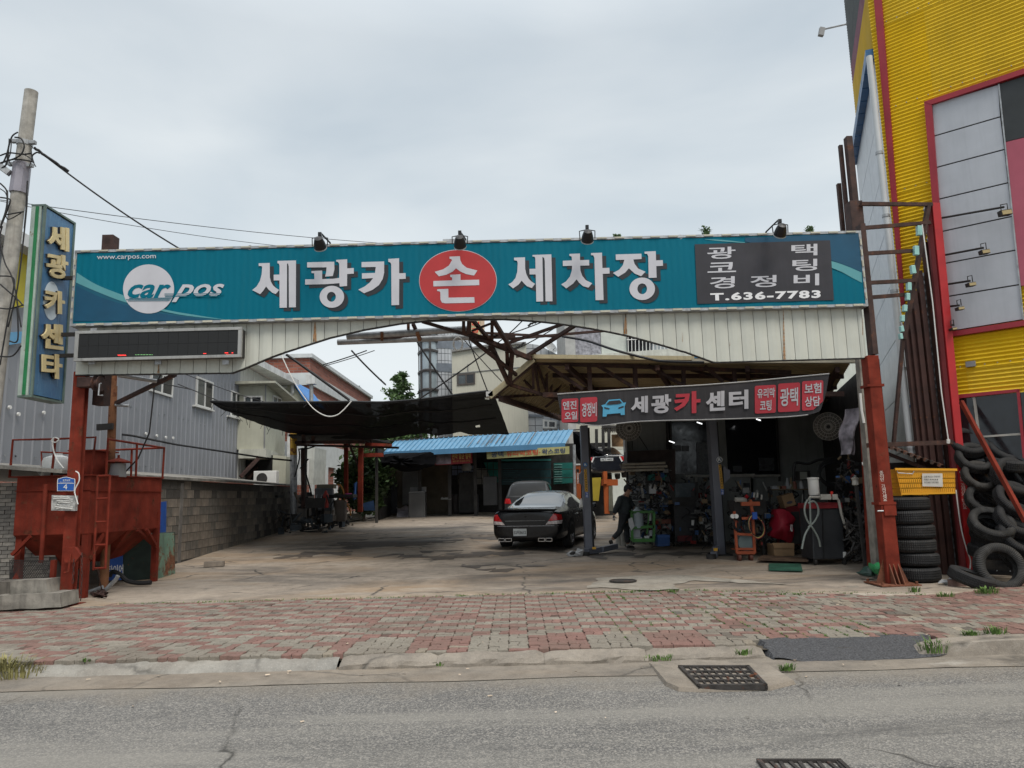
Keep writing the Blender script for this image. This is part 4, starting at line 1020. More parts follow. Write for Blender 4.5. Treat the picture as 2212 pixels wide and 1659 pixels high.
tag(lump('concrete_beam',[P('c1',*p,11.15)for p in((62,140),(285,130),(300,212),(60,226))],.38,'',seed=8),'short grey concrete block on top of the long beam, nearer the red post','concrete beam')
tag(lump('concrete_beam',[P('c1',*p,11.3)for p in((-60,148),(85,142),(55,226),(-60,232))],.38,'',mt=blockm[2],seed=12),'darker concrete block on the long beam at the photo edge','concrete beam')
tank=thing('hopper_tank','large red steel hopper tank on legs with railings and a ladder behind the left post','tank',(-7.4,12.8,.16))
TZ1,TZ0=2.10,1.17;ta,tb,tc_,td=V((-8.14,12.2,0)),V((-6.93,12.2,0)),V((-6.76,14.3,0)),V((-8.3,14.3,0))
def zl(p,z):return V((p.x,p.y,z))
mb=MB();mb.hexa([zl(ta,TZ0),zl(tb,TZ0),zl(tc_,TZ0),zl(td,TZ0),zl(ta,TZ1),zl(tb,TZ1),zl(tc_,TZ1),zl(td,TZ1)]);mk('body',mb,redp,tank)
cen=V((-7.85,12.9,0));
def lp(p,t_):return p.lerp(V((-7.7,12.95,0)),t_)
mb=MB();q0=[ta,V((-6.93,12.2,0)),V((-6.87,13.3,0)),V((-8.2,13.3,0))];mb.hexa([zl(lp(p,.72),.56)for p in q0]+[zl(p+V((.004,.004,0)),TZ0)for p in q0]);mk('hopper_cone',mb,redp,tank)
q0=[V((-8.3,13.32,0)),V((-6.86,13.32,0)),V((-6.78,14.28,0)),V((-8.3,14.28,0))];c2=V((-7.6,13.8,0))
mb=MB();mb.hexa([zl(p.lerp(c2,.7),.62)for p in q0]+[zl(p,TZ0)for p in q0]);mk('hopper_cone',mb,redp,tank)
mb=MB();mb.hexa([zl(p,TZ1+.003)for p in(ta+V((-.13,-.04,0)),tb+V((.03,-.04,0)),tc_+V((.03,.03,0)),td)]+[zl(p,TZ1+.022)for p in(ta+V((-.13,-.04,0)),tb+V((.03,-.04,0)),tc_+V((.03,.03,0)),td)]);mk('top_plate',mb,redp,tank)
mb=MB();mb.beam(zl(ta,TZ1-.22)+V((-.01,-.008,0)),zl(tb,TZ1-.22)+V((.012,-.008,0)),.03,.012,up=(0,0,1));mb.beam(zl(tb,TZ1-.24)+V((.014,0,0)),zl(tc_,TZ1-.24)+V((.014,0,0)),.02,.014);mk('seam',mb,redp,tank)
for p in(V((-6.98,12.26,0)),V((-6.80,14.24,0)),V((-8.08,12.3,0)),V((-8.3,14.2,0))):mk('leg',MB().beam(zl(p,.12),zl(p,TZ0+.3),.10,.10),redp,tank)
for a,b in((('z3',455,1155,12.25),('z3',535,1235,12.25)),(('z3',555,1270,12.3),('z3',640,1110,12.6)),(('z3',968,1180,14.1),('z3',910,1080,13.6)),(('z3',75,1240,12.15),('z3',190,1125,12.15)),(('z3',855,1085,13.4),('z3',968,1190,14.2))):mk('brace',MB().beam(P(*a),P(*b),.05,.05),redp,tank)
r_=.02
rail=lambda pts:MB().tube([P('z3',x,y,Y)for x,y,Y in pts],r_,6)
mk('railing',rail([(60,755,12.3),(80,525,12.3),(330,520,12.3),(595,508,12.3),(568,740,12.3)]),redp,tank)
mk('railing_post',rail([(322,745,12.3),(345,518,12.3)]),redp,tank)
mk('railing',rail([(262,700,13.9),(257,600,13.9),(410,608,13.9),(600,610,13.9)]),redp,tank)
mk('railing',rail([(660,740,12.3),(672,520,12.3),(850,548,13.4),(1022,574,14.2),(1010,768,14.2)]),redp,tank)
mk('railing_post',rail([(845,755,13.4),(853,550,13.4)]),redp,tank)
mk('railing',rail([(600,592,13.9),(1020,574,14.2)]),redp,tank);mk('railing_post',rail([(815,750,14.1),(820,585,14.1)]),redp,tank)
lad=mk('ladder_rail',rail([(608,750,12.0),(582,1335,12.0)]),redp,tank);mk('ladder_rail',rail([(685,745,12.0),(655,1325,12.0)]),redp,tank)
for y in(750,892,1037,1180,1325):dx=-(y-750)*.045;mk('rung',rail([(608+dx,y,12.0),(684+dx,y-3,12.0)]),redp,tank)
mb=MB();a,b=P('z3',485,600,12.9),P('z3',615,745,12.9);mb.bx(a.x,b.x,12.7,13.4,TZ1,a.z);mk('upper_box',mb,redp,tank);mk('upper_lid',MB().bx(a.x-.04,b.x+.04,12.66,13.44,a.z,a.z+.02),redp,tank)
for y0_,y1_ in((800,1020),(1020,1290)):mk('down_pipe',MB().cyl(P('z3',285-(y0_-800)*.06,y0_,12.1),P('z3',285-(y1_-800)*.06,y1_,12.1),.035,n=10),redp,tank,smooth=True)
c=P('z3',735,690,13.0);bl_=thing('exhaust_blower','small grey blower motor with a red cone cap on top of the red tank','blower',c)
mk('motor',MB().cyl(V((c.x,c.y,TZ1)),c+V((0,0,.05)),.14,.12,16),greyg,bl_,smooth=True)
mk('cap',MB().lathe([(.02,.2),(.02,.15),(.22,.08),(.22,.065),(.02,.12)],c,n=18),redp,bl_);mk('stem',MB().cyl(c+V((0,0,.05)),c+V((0,0,.12)),.05),darksteel,bl_)
c=P('z3',352,700,13.2);c.z=TZ1+.02
o=mk('plastic_barrel',MB().lathe([(0,0),(.2,0),(.23,.04),(.23,.3),(.2,.36),(.08,.4),(.08,.43),(0,.43)],c,n=20),whitem,smooth=True);tag(o,'white plastic barrel on the red tank behind the gate post','barrel')
o=mk('white_rope',MB().tube([P('z3',x,y,12.15)for x,y in smooth_curve([(335,510),(320,530),(345,540),(365,520),(335,512),(328,560),(350,640),(395,700)],5)],.01,5),whitem);tag(o,'white rope looped round the top rail of the red tank','rope')
o=mk('white_rope',MB().tube([P('z3',x,y,SY+.02)for x,y in smooth_curve([(470,720),(490,735),(492,780),(465,840),(475,890),(485,925)],5)],.009,5),whitem);tag(o,'thin white cord hanging down the left post beside the number plate','rope')
o=mk('drain_hose',MB().tube([P('z3',x,y,13.2)for x,y in smooth_curve([(245,700),(240,720),(255,735),(275,745)],4)],.03,8),whitem);tag(o,'short white hose elbow at the left end of the red tank','hose')
mb=MB();q=[P('z3',x,y,11.9)for x,y in((60,1270),(330,1272),(325,1480),(60,1405))]
for k in range(26):
 for s_ in(0,1):
  u=k/25;a=q[0].lerp(q[1],u);b=q[3].lerp(q[2],min(1,max(0,u+(.35 if s_ else-.35))));mb.beam(a,b,.006)
o=mk('mesh_guard',mb,darksteel,kind='stuff');
mb=MB().bx(P('z3',322,1270,11.85).x,P('z3',350,1270,11.85).x,11.82,11.88,.15,P('z3',335,1272,11.85).z);o=mk('red_stake',mb,redp);tag(o,'short red steel stake at the right end of the black mesh guard','stake')
for pts,lb in(([(440,1488),(560,1470),(640,1440)],'grey pipe lying beside the red tank leg, left of a shorter one'),([(655,1460),(720,1395),(735,1370)],'grey pipe propped up beside the coiled black hose')):
 o=mk('scrap_pipe',MB().tube([P('z3',x,y,12.9)for x,y in pts],.035,8),galv,smooth=True);tag(o,lb,'pipe')
o=mk('black_hose',MB().tube([P('z3',x,y,13.6)for x,y in smooth_curve([(680,1375),(700,1345),(745,1360),(790,1400),(860,1415),(940,1412)],6)],.04,8),blackm,smooth=True);tag(o,'thick black hose curling on the ground behind the red tank leg','hose')
chain([P('z3',610,1330,12.0),P('z3',620,1400,12.3),G('z3',640,1480)],tank)
pts_=[G('z3',560+RND.uniform(0,110),1500+RND.uniform(-25,22))+V((0,0,RND.uniform(0,.05)))for k in range(26)];o=chain(pts_,None,'chain_pile')if False else None
mb=MB();mb.tube([p+V((0,0,.02))for p in pts_],.018,5);o=mk('rusty_chain',mb,brownp,kind=None);tag(o,'heap of rusty chain on the ground at the foot of the ladder','chain')
cab=thing('steel_cabinet','dark steel cabinet with a pale green rusty side standing under the tank','cabinet',(-7,14.6,.2))
q=[P('z3',x,y,Y)for x,y,Y in((765,1118,14.3),(975,1112,14.6),(975,1385,14.6),(768,1405,14.3))];back=V((-.1,1.0,0))
mk('body',MB().hexa([q[3],q[2],q[2]+back,q[3]+back,q[0],q[1],q[1]+back,q[0]+back]),mat('dark_green_steel',(.02,.035,.028),rough=.7,rust=.2,var=.3),cab)
q=[P('z3',x,y,Y)for x,y,Y in((978,1108,14.55),(1083,1103,15.3),(1090,1368,15.3),(980,1388,14.55))]
mk('side_panel',MB().slab(q,V((-.03,.06,0))),mat('green_rust_paint',(.14,.23,.17),rough=.75,rust=.6,rustc=(.15,.06,.03),rs=2.2,var=.2,streak=.5),cab)
bb=mat('board_blue',(.015,.07,.30),rough=.5,var=.1,bump=.02)
def board(name,q,label,texts,cat='sign',bm=bb,tm=whitem,th=.02,bold=.02):
 c=sum(q,V())/4;t=thing(name,label,cat,c);n=(q[1]-q[0]).cross(q[3]-q[0]).normalized()*-1
 if n.y>0:n=-n
 mk('board',MB().slab(q,-n*th),bm,t)
 for s_,(u0,v0,u1,v1)in texts:
  def at(u,v):return(q[0]*(1-u)+q[1]*u)*(1-v)+(q[3]*(1-u)+q[2]*u)*v+n*.006
  mk('lettering',txt(s_,[at(u0,v0),at(u1,v0),at(u1,v1),at(u0,v1)],bold),tm,t)
 return t
q=[P('z3',x,y,Y)for x,y,Y in((975,915,15.2),(1030,907,15.7),(1027,1102,15.7),(975,1108,15.2))];board('blue_sign',q,'tall blue sign with two white letters on the block wall right of the tank',[('매',(.3,.15,.85,.45)),('매',(.3,.62,.85,.92))])
q=[P('z3',x,y,Y)for x,y,Y in((765,1085,14.9),(985,1072,15.4),(985,1112,15.4),(765,1125,14.9))];board('blue_sign',q,'low strip of blue sign with white letters under the tank edge',[('타이어 얼라',(.03,.0,.97,.9))])
q=[P('z3',x,y,Y)for x,y,Y in((660,1130,13.6),(765,1118,14.0),(765,1395,14.0),(660,1400,13.6))];board('blue_sign',q,'blue sign with white letters leaning beneath the red hopper',[('얼라',(.1,.2,.95,.46)),('타이어',(.08,.66,1.0,.86))])
o=mk('cinder_block',MB().box(G('c5',618,1225)+V((0,0,.06)),(.4,.2,.1),rz=.25),blockm[0]);tag(o,'single concrete block lying flat on the ground by the wall foot','concrete block')
# ================================================================== GREY METAL BUILDING
gb=thing('grey_metal_building','grey ribbed metal building behind the block wall at the left','building',(-11.5,22,2.5))
gmet=mat('grey_ribbed_metal',(.245,.255,.28),rough=.45,var=.06,vs=.6,bump=.02,streak=.10,dirt=(.2,.2,.21),metal=.15)
GX=-10.6;rib=[(0,0),(.08,1),(.16,1),(.24,0)]
mb=MB();mb.corr((GX,9.0,2.5),(0,19.5,0),(0,0,4.6),.022,.33,(1,0,0),rib=rib);mk('wall_sheet',mb,gmet,gb)
mk('wall_core',MB().bx(-16,GX-.02,9,28.5,2.45,7.05),greyg,gb)
mb=MB();mb.corr((GX,28.5,2.5),(-.3,6.0,0),(0,0,4.5),.022,.33,(1,0,0),rib=rib);mk('wall_sheet',mb,mat('pale_ribbed_metal',(.40,.40,.38),rough=.5,var=.05,streak=.15),gb)
eave=mat('white_fascia',(.55,.56,.56),rough=.5,streak=.3)
mk('fascia',MB().bx(-16,GX+.45,8.8,34.9,7.05,7.32),eave,gb)
mk('gutter_pipe',MB().tube([V((GX+.25,34.5,7.05)),V((GX+.25,34.5,6.7)),V((GX+.02,34.6,6.3))],.09,8),eave,gb)
def GP(z,x,y,off=0):return PL(z,x,y,(GX+off,0,0),(1,0,0))
winf=mat('white_window_frame',(.62,.62,.60),rough=.45,var=.06,bump=0,streak=.3)
wglass=mat('window_glass',(.05,.06,.065),rough=.12,var=.2,spec=.8,bump=0)
dglass=mat('dark_glass',(.012,.013,.016),rough=.12,var=.1,spec=.6,bump=0)
def window_on(par,fn,q,split=.5,name='window',ft=.06,fm=None):
 A=[fn(*p,.03)for p in q];n=(A[1]-A[0]).cross(A[3]-A[0]).normalized();
 if n.dot(CAMP-A[0])<0:n=-n
 fr=mk(name,MB(),None,par)if False else None
 mb=MB();e1=(A[1]-A[0]);e2=(A[3]-A[0])
 def at(u,v,o=0):return(A[0]*(1-u)+A[1]*u)*(1-v)+(A[3]*(1-u)+A[2]*u)*v+n*o
 fu=ft/e1.length;fv=ft/e2.length
 for u0,v0,u1,v1 in((0,0,1,fv),(0,1-fv,1,1),(0,fv,fu,1-fv),(1-fu,fv,1,1-fv),(split-fu/2,fv,split+fu/2,1-fv)):
  mb.slab([at(u0,v0,.03),at(u1,v0,.03),at(u1,v1,.03),at(u0,v1,.03)],-n*.06)
 w=mk(name,mb,fm or winf,par)
 for u0,u1,m_ in((fu,split-fu/2,wglass),(split+fu/2,1-fu,dglass)):
  BASE[w.name]=BASE[par.name]
  mk('pane',MB().quad(at(u0,fv,.005),at(u1,fv,.005),at(u1,1-fv,.005),at(u0,1-fv,.005)),m_,w)
 return w
window_on(gb,GP,[('c4',185,248),('c4',342,312),('c4',332,580),('c4',175,535)])
window_on(gb,GP,[('c4',518,385),('c4',612,425),('c4',605,665),('c4',510,635)])
window_on(gb,GP,[('z3',942,90),('z3',1078,135),('z3',1070,262),('z3',933,220)])
for x,y in((250,560),(560,655)):c=GP('c4',x,y,.06);mk('window_sill',MB().box(c,(.12,1.6,.05)),winf,gb)
mb=MB()
for k in range(240):y_=RND.uniform(9.3,28.3);mb.box((GX+.026,9.1+.33*int((y_-9)/.33)+.04,RND.choice((2.7,4.3,5.9,6.8))),(.012,.03,.03))
mk('screws',mb,galv,gb,kind='stuff')
mb=MB()
for x,y in((905,486),(972,499),(1029,509),(1074,513),(55,322),(110,365),(268,355)):c=GP('z3',x,y,.04);mk('vent_cap',MB().cyl(c,c+V((.04,0,0)),.04,n=10),whitem,gb)
mk('sign_panel',MB().slab([GP('z2',x,y,.10)for x,y in((130,530),(243,528),(205,1018),(92,1015))],(-.08,0,0)),mat('yellow_panel',(.50,.42,.02),rough=.5,var=.05),gb)
mk('sign_panel',MB().slab([GP('z2',x,y,.10)for x,y in((62,1240),(193,1228),(186,1328),(48,1350))],(-.08,0,0)),mat('sky_blue_panel',(.12,.32,.52),rough=.5,var=.05),gb)
cu=thing('cream_unit_box','cream panel cabin bumping out of the grey building above the yard','building',(-10,29,3.2))
cw=mat('cream_panel',(.44,.44,.36),rough=.5,var=.05,streak=.2,dirt=(.25,.22,.15))
cz1,cz0=P('c4',700,335,28.4).z,P('c4',700,955,28.4).z
cx0,cx1=P('c4',612,500,28.4).x,P('c4',848,500,28.4).x
cx2=P('c4',1045,500,33.5).x
mk('wall',MB().hexa([(cx0-1,28.4,cz0),(cx1,28.4,cz0),(cx2,33.5,cz0),(cx0-1,33.5,cz0),(cx0-1,28.4,cz1),(cx1,28.4,cz1),(cx2,33.5,cz1),(cx0-1,33.5,cz1)]),cw,cu)
mk('roof_edge',MB().hexa([(cx0-1,28.0,cz1),(cx1+.5,28.0,cz1),(cx2+.5,33.7,cz1),(cx0-1,33.7,cz1),(cx0-1,28.0,cz1+.12),(cx1+.5,28.0,cz1+.08),(cx2+.5,33.7,cz1+.08),(cx0-1,33.7,cz1+.12)]),mat('cream_roof_edge',(.40,.40,.33),rough=.6,streak=.4),cu)
mk('base_trim',MB().hexa([(cx0-.0,28.3,cz0-.35),(cx1+.1,28.3,cz0-.35),(cx2+.1,33.5,cz0-.35),(cx0,33.5,cz0-.35),(cx0,28.3,cz0),(cx1+.1,28.3,cz0),(cx2+.1,33.5,cz0),(cx0,33.5,cz0)]),mat('cream_trim',(.48,.48,.42),rough=.5,streak=.3),cu)
fnc=lambda z,x,y,off=0:P(z,x,y,28.4-off)
window_on(cu,fnc,[('c4',640,440),('c4',820,438),('c4',820,560),('c4',640,560)],.42)
sidep=V((cx1,28.4,0));siden=V((33.5-28.4,-(cx2-cx1),0)).normalized()
fns=lambda z,x,y,off=0:PL(z,x,y,sidep,siden,off)
window_on(cu,fns,[('c4',920,430),('c4',1000,462),('c4',1000,560),('c4',920,540)])
mk('seam',MB().bx(cx1-.02,cx1+.02,28.37,28.42,cz0,cz1),greyg,cu)
mk('strut',MB().beam(P('c5',835,480,27.8),P('c5',985,325,28.3),.12),brownp,cu);mk('strut',MB().beam(P('c5',900,490,29),P('c5',1040,330,30),.12),brownp,cu)
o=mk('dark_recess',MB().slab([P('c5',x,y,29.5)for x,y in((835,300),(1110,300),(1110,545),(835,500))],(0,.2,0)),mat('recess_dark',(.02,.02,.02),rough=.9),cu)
t=thing('white_shed','small off-white shed with a tall side wall between the cabin and the brick building','shed',P('c5',1150,520,29))
mk('wall',MB().slab([P('c5',x,y,29.2)for x,y in((1105,295),(1215,310),(1210,550),(1098,545))],(0,1.5,0)),cw,t)
mk('wall',MB().slab([P('c5',x,y,31)for x,y in((1225,120),(1290,120),(1290,545),(1218,545))],(0,2,0)),eave,t)
mk('wall',MB().slab([P('c5',x,y,32)for x,y in((1290,225),(1452,235),(1440,545),(1290,535))],(0,2,0)),mat('off_white_wall',(.45,.46,.43),rough=.6,streak=.25),t)
for q in([('c5',1290,300),('c5',1318,303),('c5',1312,500),('c5',1285,500)],[('c5',1375,318),('c5',1408,322),('c5',1400,510),('c5',1368,508)]):window_on(t,lambda z,x,y,off=0:P(z,x,y,31.9-off),q)
c=P('c5',1050,492,28);t=thing('air_conditioner','white air conditioner unit on the ledge below the cream cabin','air conditioner',c)
mk('casing',MB().box(c,(.85,.35,.55)),whitem,t,bevel=.02);mk('grille',MB().cyl(c+V((-.1,-.18,0)),c+V((-.1,-.2,0)),.2,n=18),darksteel,t)
# ================================================================== RED BRICK BUILDING
def mat_brick():
 mt,t,b,o=NT('red_brickwork');vec=nn(t,'ShaderNodeTexCoord').outputs['Object']
 x=nn(t,'ShaderNodeSeparateXYZ',{0:vec}).outputs;s_=nn(t,'ShaderNodeMath',{0:x[0],1:x[1]},operation='ADD').outputs[0]
 v2=nn(t,'ShaderNodeCombineXYZ',{0:s_,1:x[2],2:0.0}).outputs[0]
 bk=nn(t,'ShaderNodeTexBrick',{'Vector':v2,'Color1':(.30,.095,.06,1),'Color2':(.17,.045,.03,1),'Mortar':(.20,.17,.15,1),'Scale':1.0,'Mortar Size':.014,'Brick Width':.42,'Row Height':.15,'Bias':-.1})
 t.links.new(mix(t,.25,bk.outputs[0],ramp(t,noiz(t,v2,4,3),[(.35,(.10,.06,.06)),(.65,(.36,.13,.08))])),b.inputs['Base Color']);b.inputs['Roughness'].default_value=.9
 t.links.new(nn(t,'ShaderNodeBump',{'Strength':.6,'Distance':.02,'Height':bk.outputs['Fac']},invert=True).outputs[0],b.inputs['Normal'])
 return mt
brk=mat_brick();wht=mat('white_render',(.52,.55,.56),rough=.7,var=.06,streak=.3,dirt=(.3,.31,.3))
rb=thing('brick_building','red brick building with white bands and a white roof edge behind the yard','building',(-12,46,1))
RX,RY0,RY1=-10.5,38,54.5
zc=P('c4',1245,35,38).z;za=P('c4',1245,72,38).z;z1_=P('c4',1245,218,38).z;z2_=P('c4',1245,336,38).z;z3_=z2_-2.9;
mk('parapet',MB().bx(-30,RX+.15,RY0-.15,RY1,za,zc),wht,rb)
mk('wall',MB().bx(-30,RX,RY0,RY1,z1_,za),brk,rb);mk('band',MB().bx(-30,RX+.12,RY0-.12,RY1,z2_,z1_),wht,rb)
mk('wall',MB().bx(-30,RX,RY0,RY1,z3_,z2_),brk,rb)
mk('band',MB().bx(-30,RX+.12,RY0-.12,RY1,z3_-1.2,z3_),wht,rb)
mk('wall',MB().bx(-30,RX,RY0,RY1,0,z3_-1.2),brk,rb)
for y in(38.2,41.0,43.3):mk('pilaster',MB().bx(RX,RX+.14,y,y+.5,.6,z3_-1.2),wht,rb)
RP=lambda z,x,y,off=0:PL(z,x,y,(RX+off,0,0),(1,0,0))
window_on(rb,RP,[('c4',1325,455),('c4',1408,495),('c4',1408,560),('c4',1325,540)],ft=.1)
window_on(rb,RP,[('c5',1628,395),('c5',1690,405),('c5',1690,530),('c5',1628,530)],ft=.1)
t=thing('metal_flue','thin metal flue with a square white cap in front of the brick building','chimney',P('c4',1293,480,34))
mk('pipe',MB().cyl(P('c4',1293,560,34),P('c4',1293,310,34),.09,n=10),galv,t);mk('cap',MB().box(P('c4',1295,285,34),(.42,.42,.42)),eave,t);mk('elbow',MB().box(P('c4',1272,280,34),(.15,.3,.5)),eave,t)
t=thing('blue_roof_house','cream gable with a bright blue roof edge between the cabin and the brick building','building',(-10,35,3))
br_=mat('bright_blue_roof',(.02,.17,.48),rough=.4,var=.08,bump=0)
A=[P('c4',x,y,Y)for x,y,Y in((885,305,34.5),(1110,290,34.5),(1112,318,34.5),(885,338,34.5))];mk('roof_edge',MB().slab(A,(0,.5,0)),br_,t)
A=[P('c4',x,y,34.4)for x,y in((1108,290),(1125,300),(1275,505),(1235,505))];mk('roof_edge',MB().slab(A,(0,3,0)),br_,t)
A=[P('c4',x,y,34.6)for x,y in((890,338),(1110,318),(1235,505),(1235,560),(900,560))];mk('gable_wall',MB().slab(A,(0,2,0)),cw,t)
mk('lintel',MB().slab([P('c4',x,y,34.5)for x,y in((925,352),(1055,340),(1055,362),(960,370))],(0,.1,0)),eave,t)
# ================================================================== FAR BUILDINGS
stained=mat('stained_cream_wall',(.47,.46,.39),rough=.85,var=.06,vs=.4,bump=.1,bs=10,streak=.35,dirt=(.24,.23,.20))
def mat_tiles(name,c,w=.45,h=.45,band=None):
 mt,t,b,o=NT(name);vec=nn(t,'ShaderNodeTexCoord').outputs['Object']
 x=nn(t,'ShaderNodeSeparateXYZ',{0:vec}).outputs;s_=nn(t,'ShaderNodeMath',{0:x[0],1:nn(t,'ShaderNodeMath',{0:x[1],1:.8},operation='MULTIPLY').outputs[0]},operation='ADD').outputs[0]
 v2=nn(t,'ShaderNodeCombineXYZ',{0:s_,1:x[2],2:0.0}).outputs[0]
 bk=nn(t,'ShaderNodeTexBrick',{'Vector':v2,'Color1':c4_(c),'Color2':c4_([q*.9 for q in c]),'Mortar':(.07,.075,.085,1),'Scale':1.0,'Mortar Size':.022,'Brick Width':w,'Row Height':h},offset=0.0)
 t.links.new(bk.outputs[0],b.inputs['Base Color']);b.inputs['Roughness'].default_value=.35
 return mt
tile=mat_tiles('grey_tiles',(.40,.42,.45),.30,.5);tiled=mat('dark_tile_band',(.14,.16,.19),rough=.4)
tw=thing('glass_stair_tower','grey tiled tower with a curved dark framed glass front behind the net','building',(-6,50,1))
TY=50
cx=P('b7',455,400,TY).x;rx=P('b7',570,400,TY).x-P('b7',455,400,TY).x
ztop=P('b7',455,130,TY).z;ztop2=P('b7',500,80,TY).z
tg=mat('tower_glass',(.26,.31,.34),rough=.18,var=.3,vs=.35,spec=.7,bump=0)
fr_=mat('tower_frame',(.06,.055,.055),rough=.5)
levels=[P('b7',455,y,TY).z for y in(140,222,320,515,700,880,1060)]
def arc(a,r=rx*1.0,cyy=TY+2):return V((cx+r*sin(a),cyy-2.2*cos(a),0))
angs=[-1.5,-.62,.22,1.3]
for z0,z1 in zip(levels[1:],levels):
 for a0,a1 in zip(angs,angs[1:]):
  mb=MB()
  n=5
  for k in range(n):p,q=arc(a0+(a1-a0)*k/n),arc(a0+(a1-a0)*(k+1)/n);mb.quad(zl(p,z0),zl(q,z0),zl(q,z1),zl(p,z1))
  mk('pane',mb,tg,tw,smooth=True)
for z in levels:
 mb=MB();mb.tube([zl(arc(-1.5+2.8*k/14,rx*1.01),z)+V((0,-.05,0))for k in range(15)],.11,5);mk('transom',mb,fr_,tw)
for a in angs:mk('mullion',MB().beam(zl(arc(a,rx*1.01),0)+V((0,-.05,0)),zl(arc(a,rx*1.01),levels[0])+V((0,-.05,0)),.13),fr_,tw)
xr=P('b7',695,400,TY).x;cxx=P('b7',560,300,TY+2).x;rr_=(P('b7',870,300,TY+2).x-cxx)
def drum(rad,y0,z0,z1,mt,nm='wall'):
 mb=MB();n=30
 for k in range(n):
  a0,a1=.0+1.7*k/n,.0+1.7*(k+1)/n
  p=V((cxx+rad*sin(a0),y0+4-3.6*cos(a0),0));q=V((cxx+rad*sin(a1),y0+4-3.6*cos(a1),0));mb.quad(zl(p,z0),zl(q,z0),zl(q,z1),zl(p,z1))
 return mk(nm,mb,mt,tw,smooth=True)
drum(rr_,TY,0,ztop2,tile)
for y in(300,520):z=P('b7',600,y,TY+2).z;drum(rr_*1.01,TY-.03,z-.3,z+.3,tiled,'tile_band')
drum(rr_*1.015,TY-.04,ztop2-.25,ztop2+.05,tiled,'roof_band')
cb=thing('stained_cream_building','cream rendered building with dark water stains and one small window beyond the net','building',(1,46,1))
CY=46
A=[P('b7',x,y,CY)for x,y in((685,330),(1050,272),(1405,250),(1425,1140),(690,1140))];A2=A[:3]+[V((A[2].x,CY,.5)),V((A[0].x,CY,.5))]
mk('wall',MB().slab(A2[::-1],(0,6,0)),stained,cb)
mk('coping',MB().beam(A[0]+V((0,-.05,0)),A[1]+V((0,-.05,0)),.3,.12),greyg,cb);mk('coping',MB().beam(A[1]+V((0,-.05,0)),A[2]+V((0,-.05,0)),.3,.12),greyg,cb)
window_on(cb,lambda z,x,y,off=0:P(z,x,y,CY-off),[('b7',735,548),('b7',912,535),('b7',912,645),('b7',737,660)],.5,ft=.1,fm=mat('window_dark_frame',(.07,.06,.055),rough=.5))
for y in(490+55,800):a=P('b7',690,y,CY-.03);b=P('b7',1405,y-70,CY-.03);mk('joint_line',MB().beam(a,b,.04,.04),greyg,cb)
mk('crack',MB().tube([P('b7',x,y,CY-.02)for x,y in((842,450),(840,500),(843,535))],.03,4),greyg,cb)
tb2=thing('tiled_building','low grey tiled building beside the cream one, seen under the roof trusses','building',(6,47,1))
A=[P('b7',x,y,46.5)for x,y in((1405,250),(1520,265),(1750,380),(1900,430))];A=A+[V((A[-1].x,46.5,.5)),V((A[0].x,46.5,.5))]
mk('wall',MB().slab(A[::-1],(0,5,0)),mat_tiles('wall_tiles',(.42,.44,.46),.5,.55),tb2)
mk('dark_band',MB().slab([P('b7',x,y,46.4)for x,y in((1430,935),(1560,940),(1560,965),(1430,960))],(0,.1,0)),tiled,tb2)
window_on(tb2,lambda z,x,y,off=0:P(z,x,y,46.4-off),[('b7',1565,985),('b7',1700,1000),('b7',1700,1075),('b7',1565,1075)],.4,ft=.12)
t=thing('satellite_dish','small white satellite dish on the far tiled roof','satellite dish',P('b7',1650,320,46))
mk('dish',MB().lathe([(0,0),(.3,.04),(.5,.14),(.5,.16),(.3,.06),(0,.02)],P('b7',1630,295,46),V((.6,-.6,.5)).normalized().to_track_quat('Z','Y').to_matrix(),16),whitem,t,smooth=True)
mk('arm',MB().tube([P('b7',x,y,46)for x,y in((1630,330),(1650,330),(1670,305),(1682,292))],.04,5),whitem,t)
t=thing('rooftop_sign','cream rooftop sign with red hand painted letters seen under the sign arch','sign',P('b7',930,160,46))
mk('board',MB().slab([P('b7',x,y,45.5)for x,y in((868,20),(960,20),(960,165),(868,175))],(0,.4,0)),mat('sign_cream',(.62,.55,.32),rough=.6,bump=0),t)
mk('board',MB().slab([P('b7',x,y,45.5)for x,y in((963,18),(1000,10),(1000,120),(963,165))],(0,.4,0)),mat('sign_cream2',(.55,.42,.30),rough=.6,bump=0),t)
for s_,y in(('해',40),('장',100)):mk('lettering',txt(s_,[P('b7',x,yy,45.4)for x,yy in((875,y),(952,y),(952,y+50),(875,y+50))],.03),mat('sign_red',(.6,.05,.03),bump=0),t)
wbld=thing('pale_building','pale building with a stucco panel and a barred window above the garage roof','building',(7,30,1))
WY=39;wz=P('s',1500,560,WY).z
xa_,xb_=P('b7',1880,230,WY).x,P('b7',2130,230,WY).x
pale=mat('pale_mint_wall',(.50,.53,.49),rough=.8,var=.05,streak=.12)
mk('wall',MB().bx(xb_,24,WY,WY+8,1,wz-1.5),pale,wbld)
mk('stucco_panel',MB().bx(xa_,xb_-.02,WY+.02,WY+7,1,wz-1.45),mat('grey_stucco',(.27,.27,.30),rough=.95,var=.3,vs=6,bump=1,bs=7),wbld)
mk('corner_wall',MB().bx(xa_-.55,xa_-.01,WY-.05,WY+7,1,wz-1.4),mat('corner_grey',(.36,.36,.35),rough=.8),wbld)
mk('ledge',MB().slab([P('z6',x,y,WY-.4)for x,y in((800,1322),(1330,1275),(1960,1228),(2212,1225),(2212,1400),(800,1400))],(0,.5,0)),mat('pale_ledge',(.50,.51,.46),rough=.8,streak=.3),wbld)
q=[P('z6',x,y,WY-.06)for x,y in((1478,1085),(1960,1085),(1960,1262),(1482,1268))]
mk('window',MB().slab(q,(0,.04,0)),dglass,wbld)
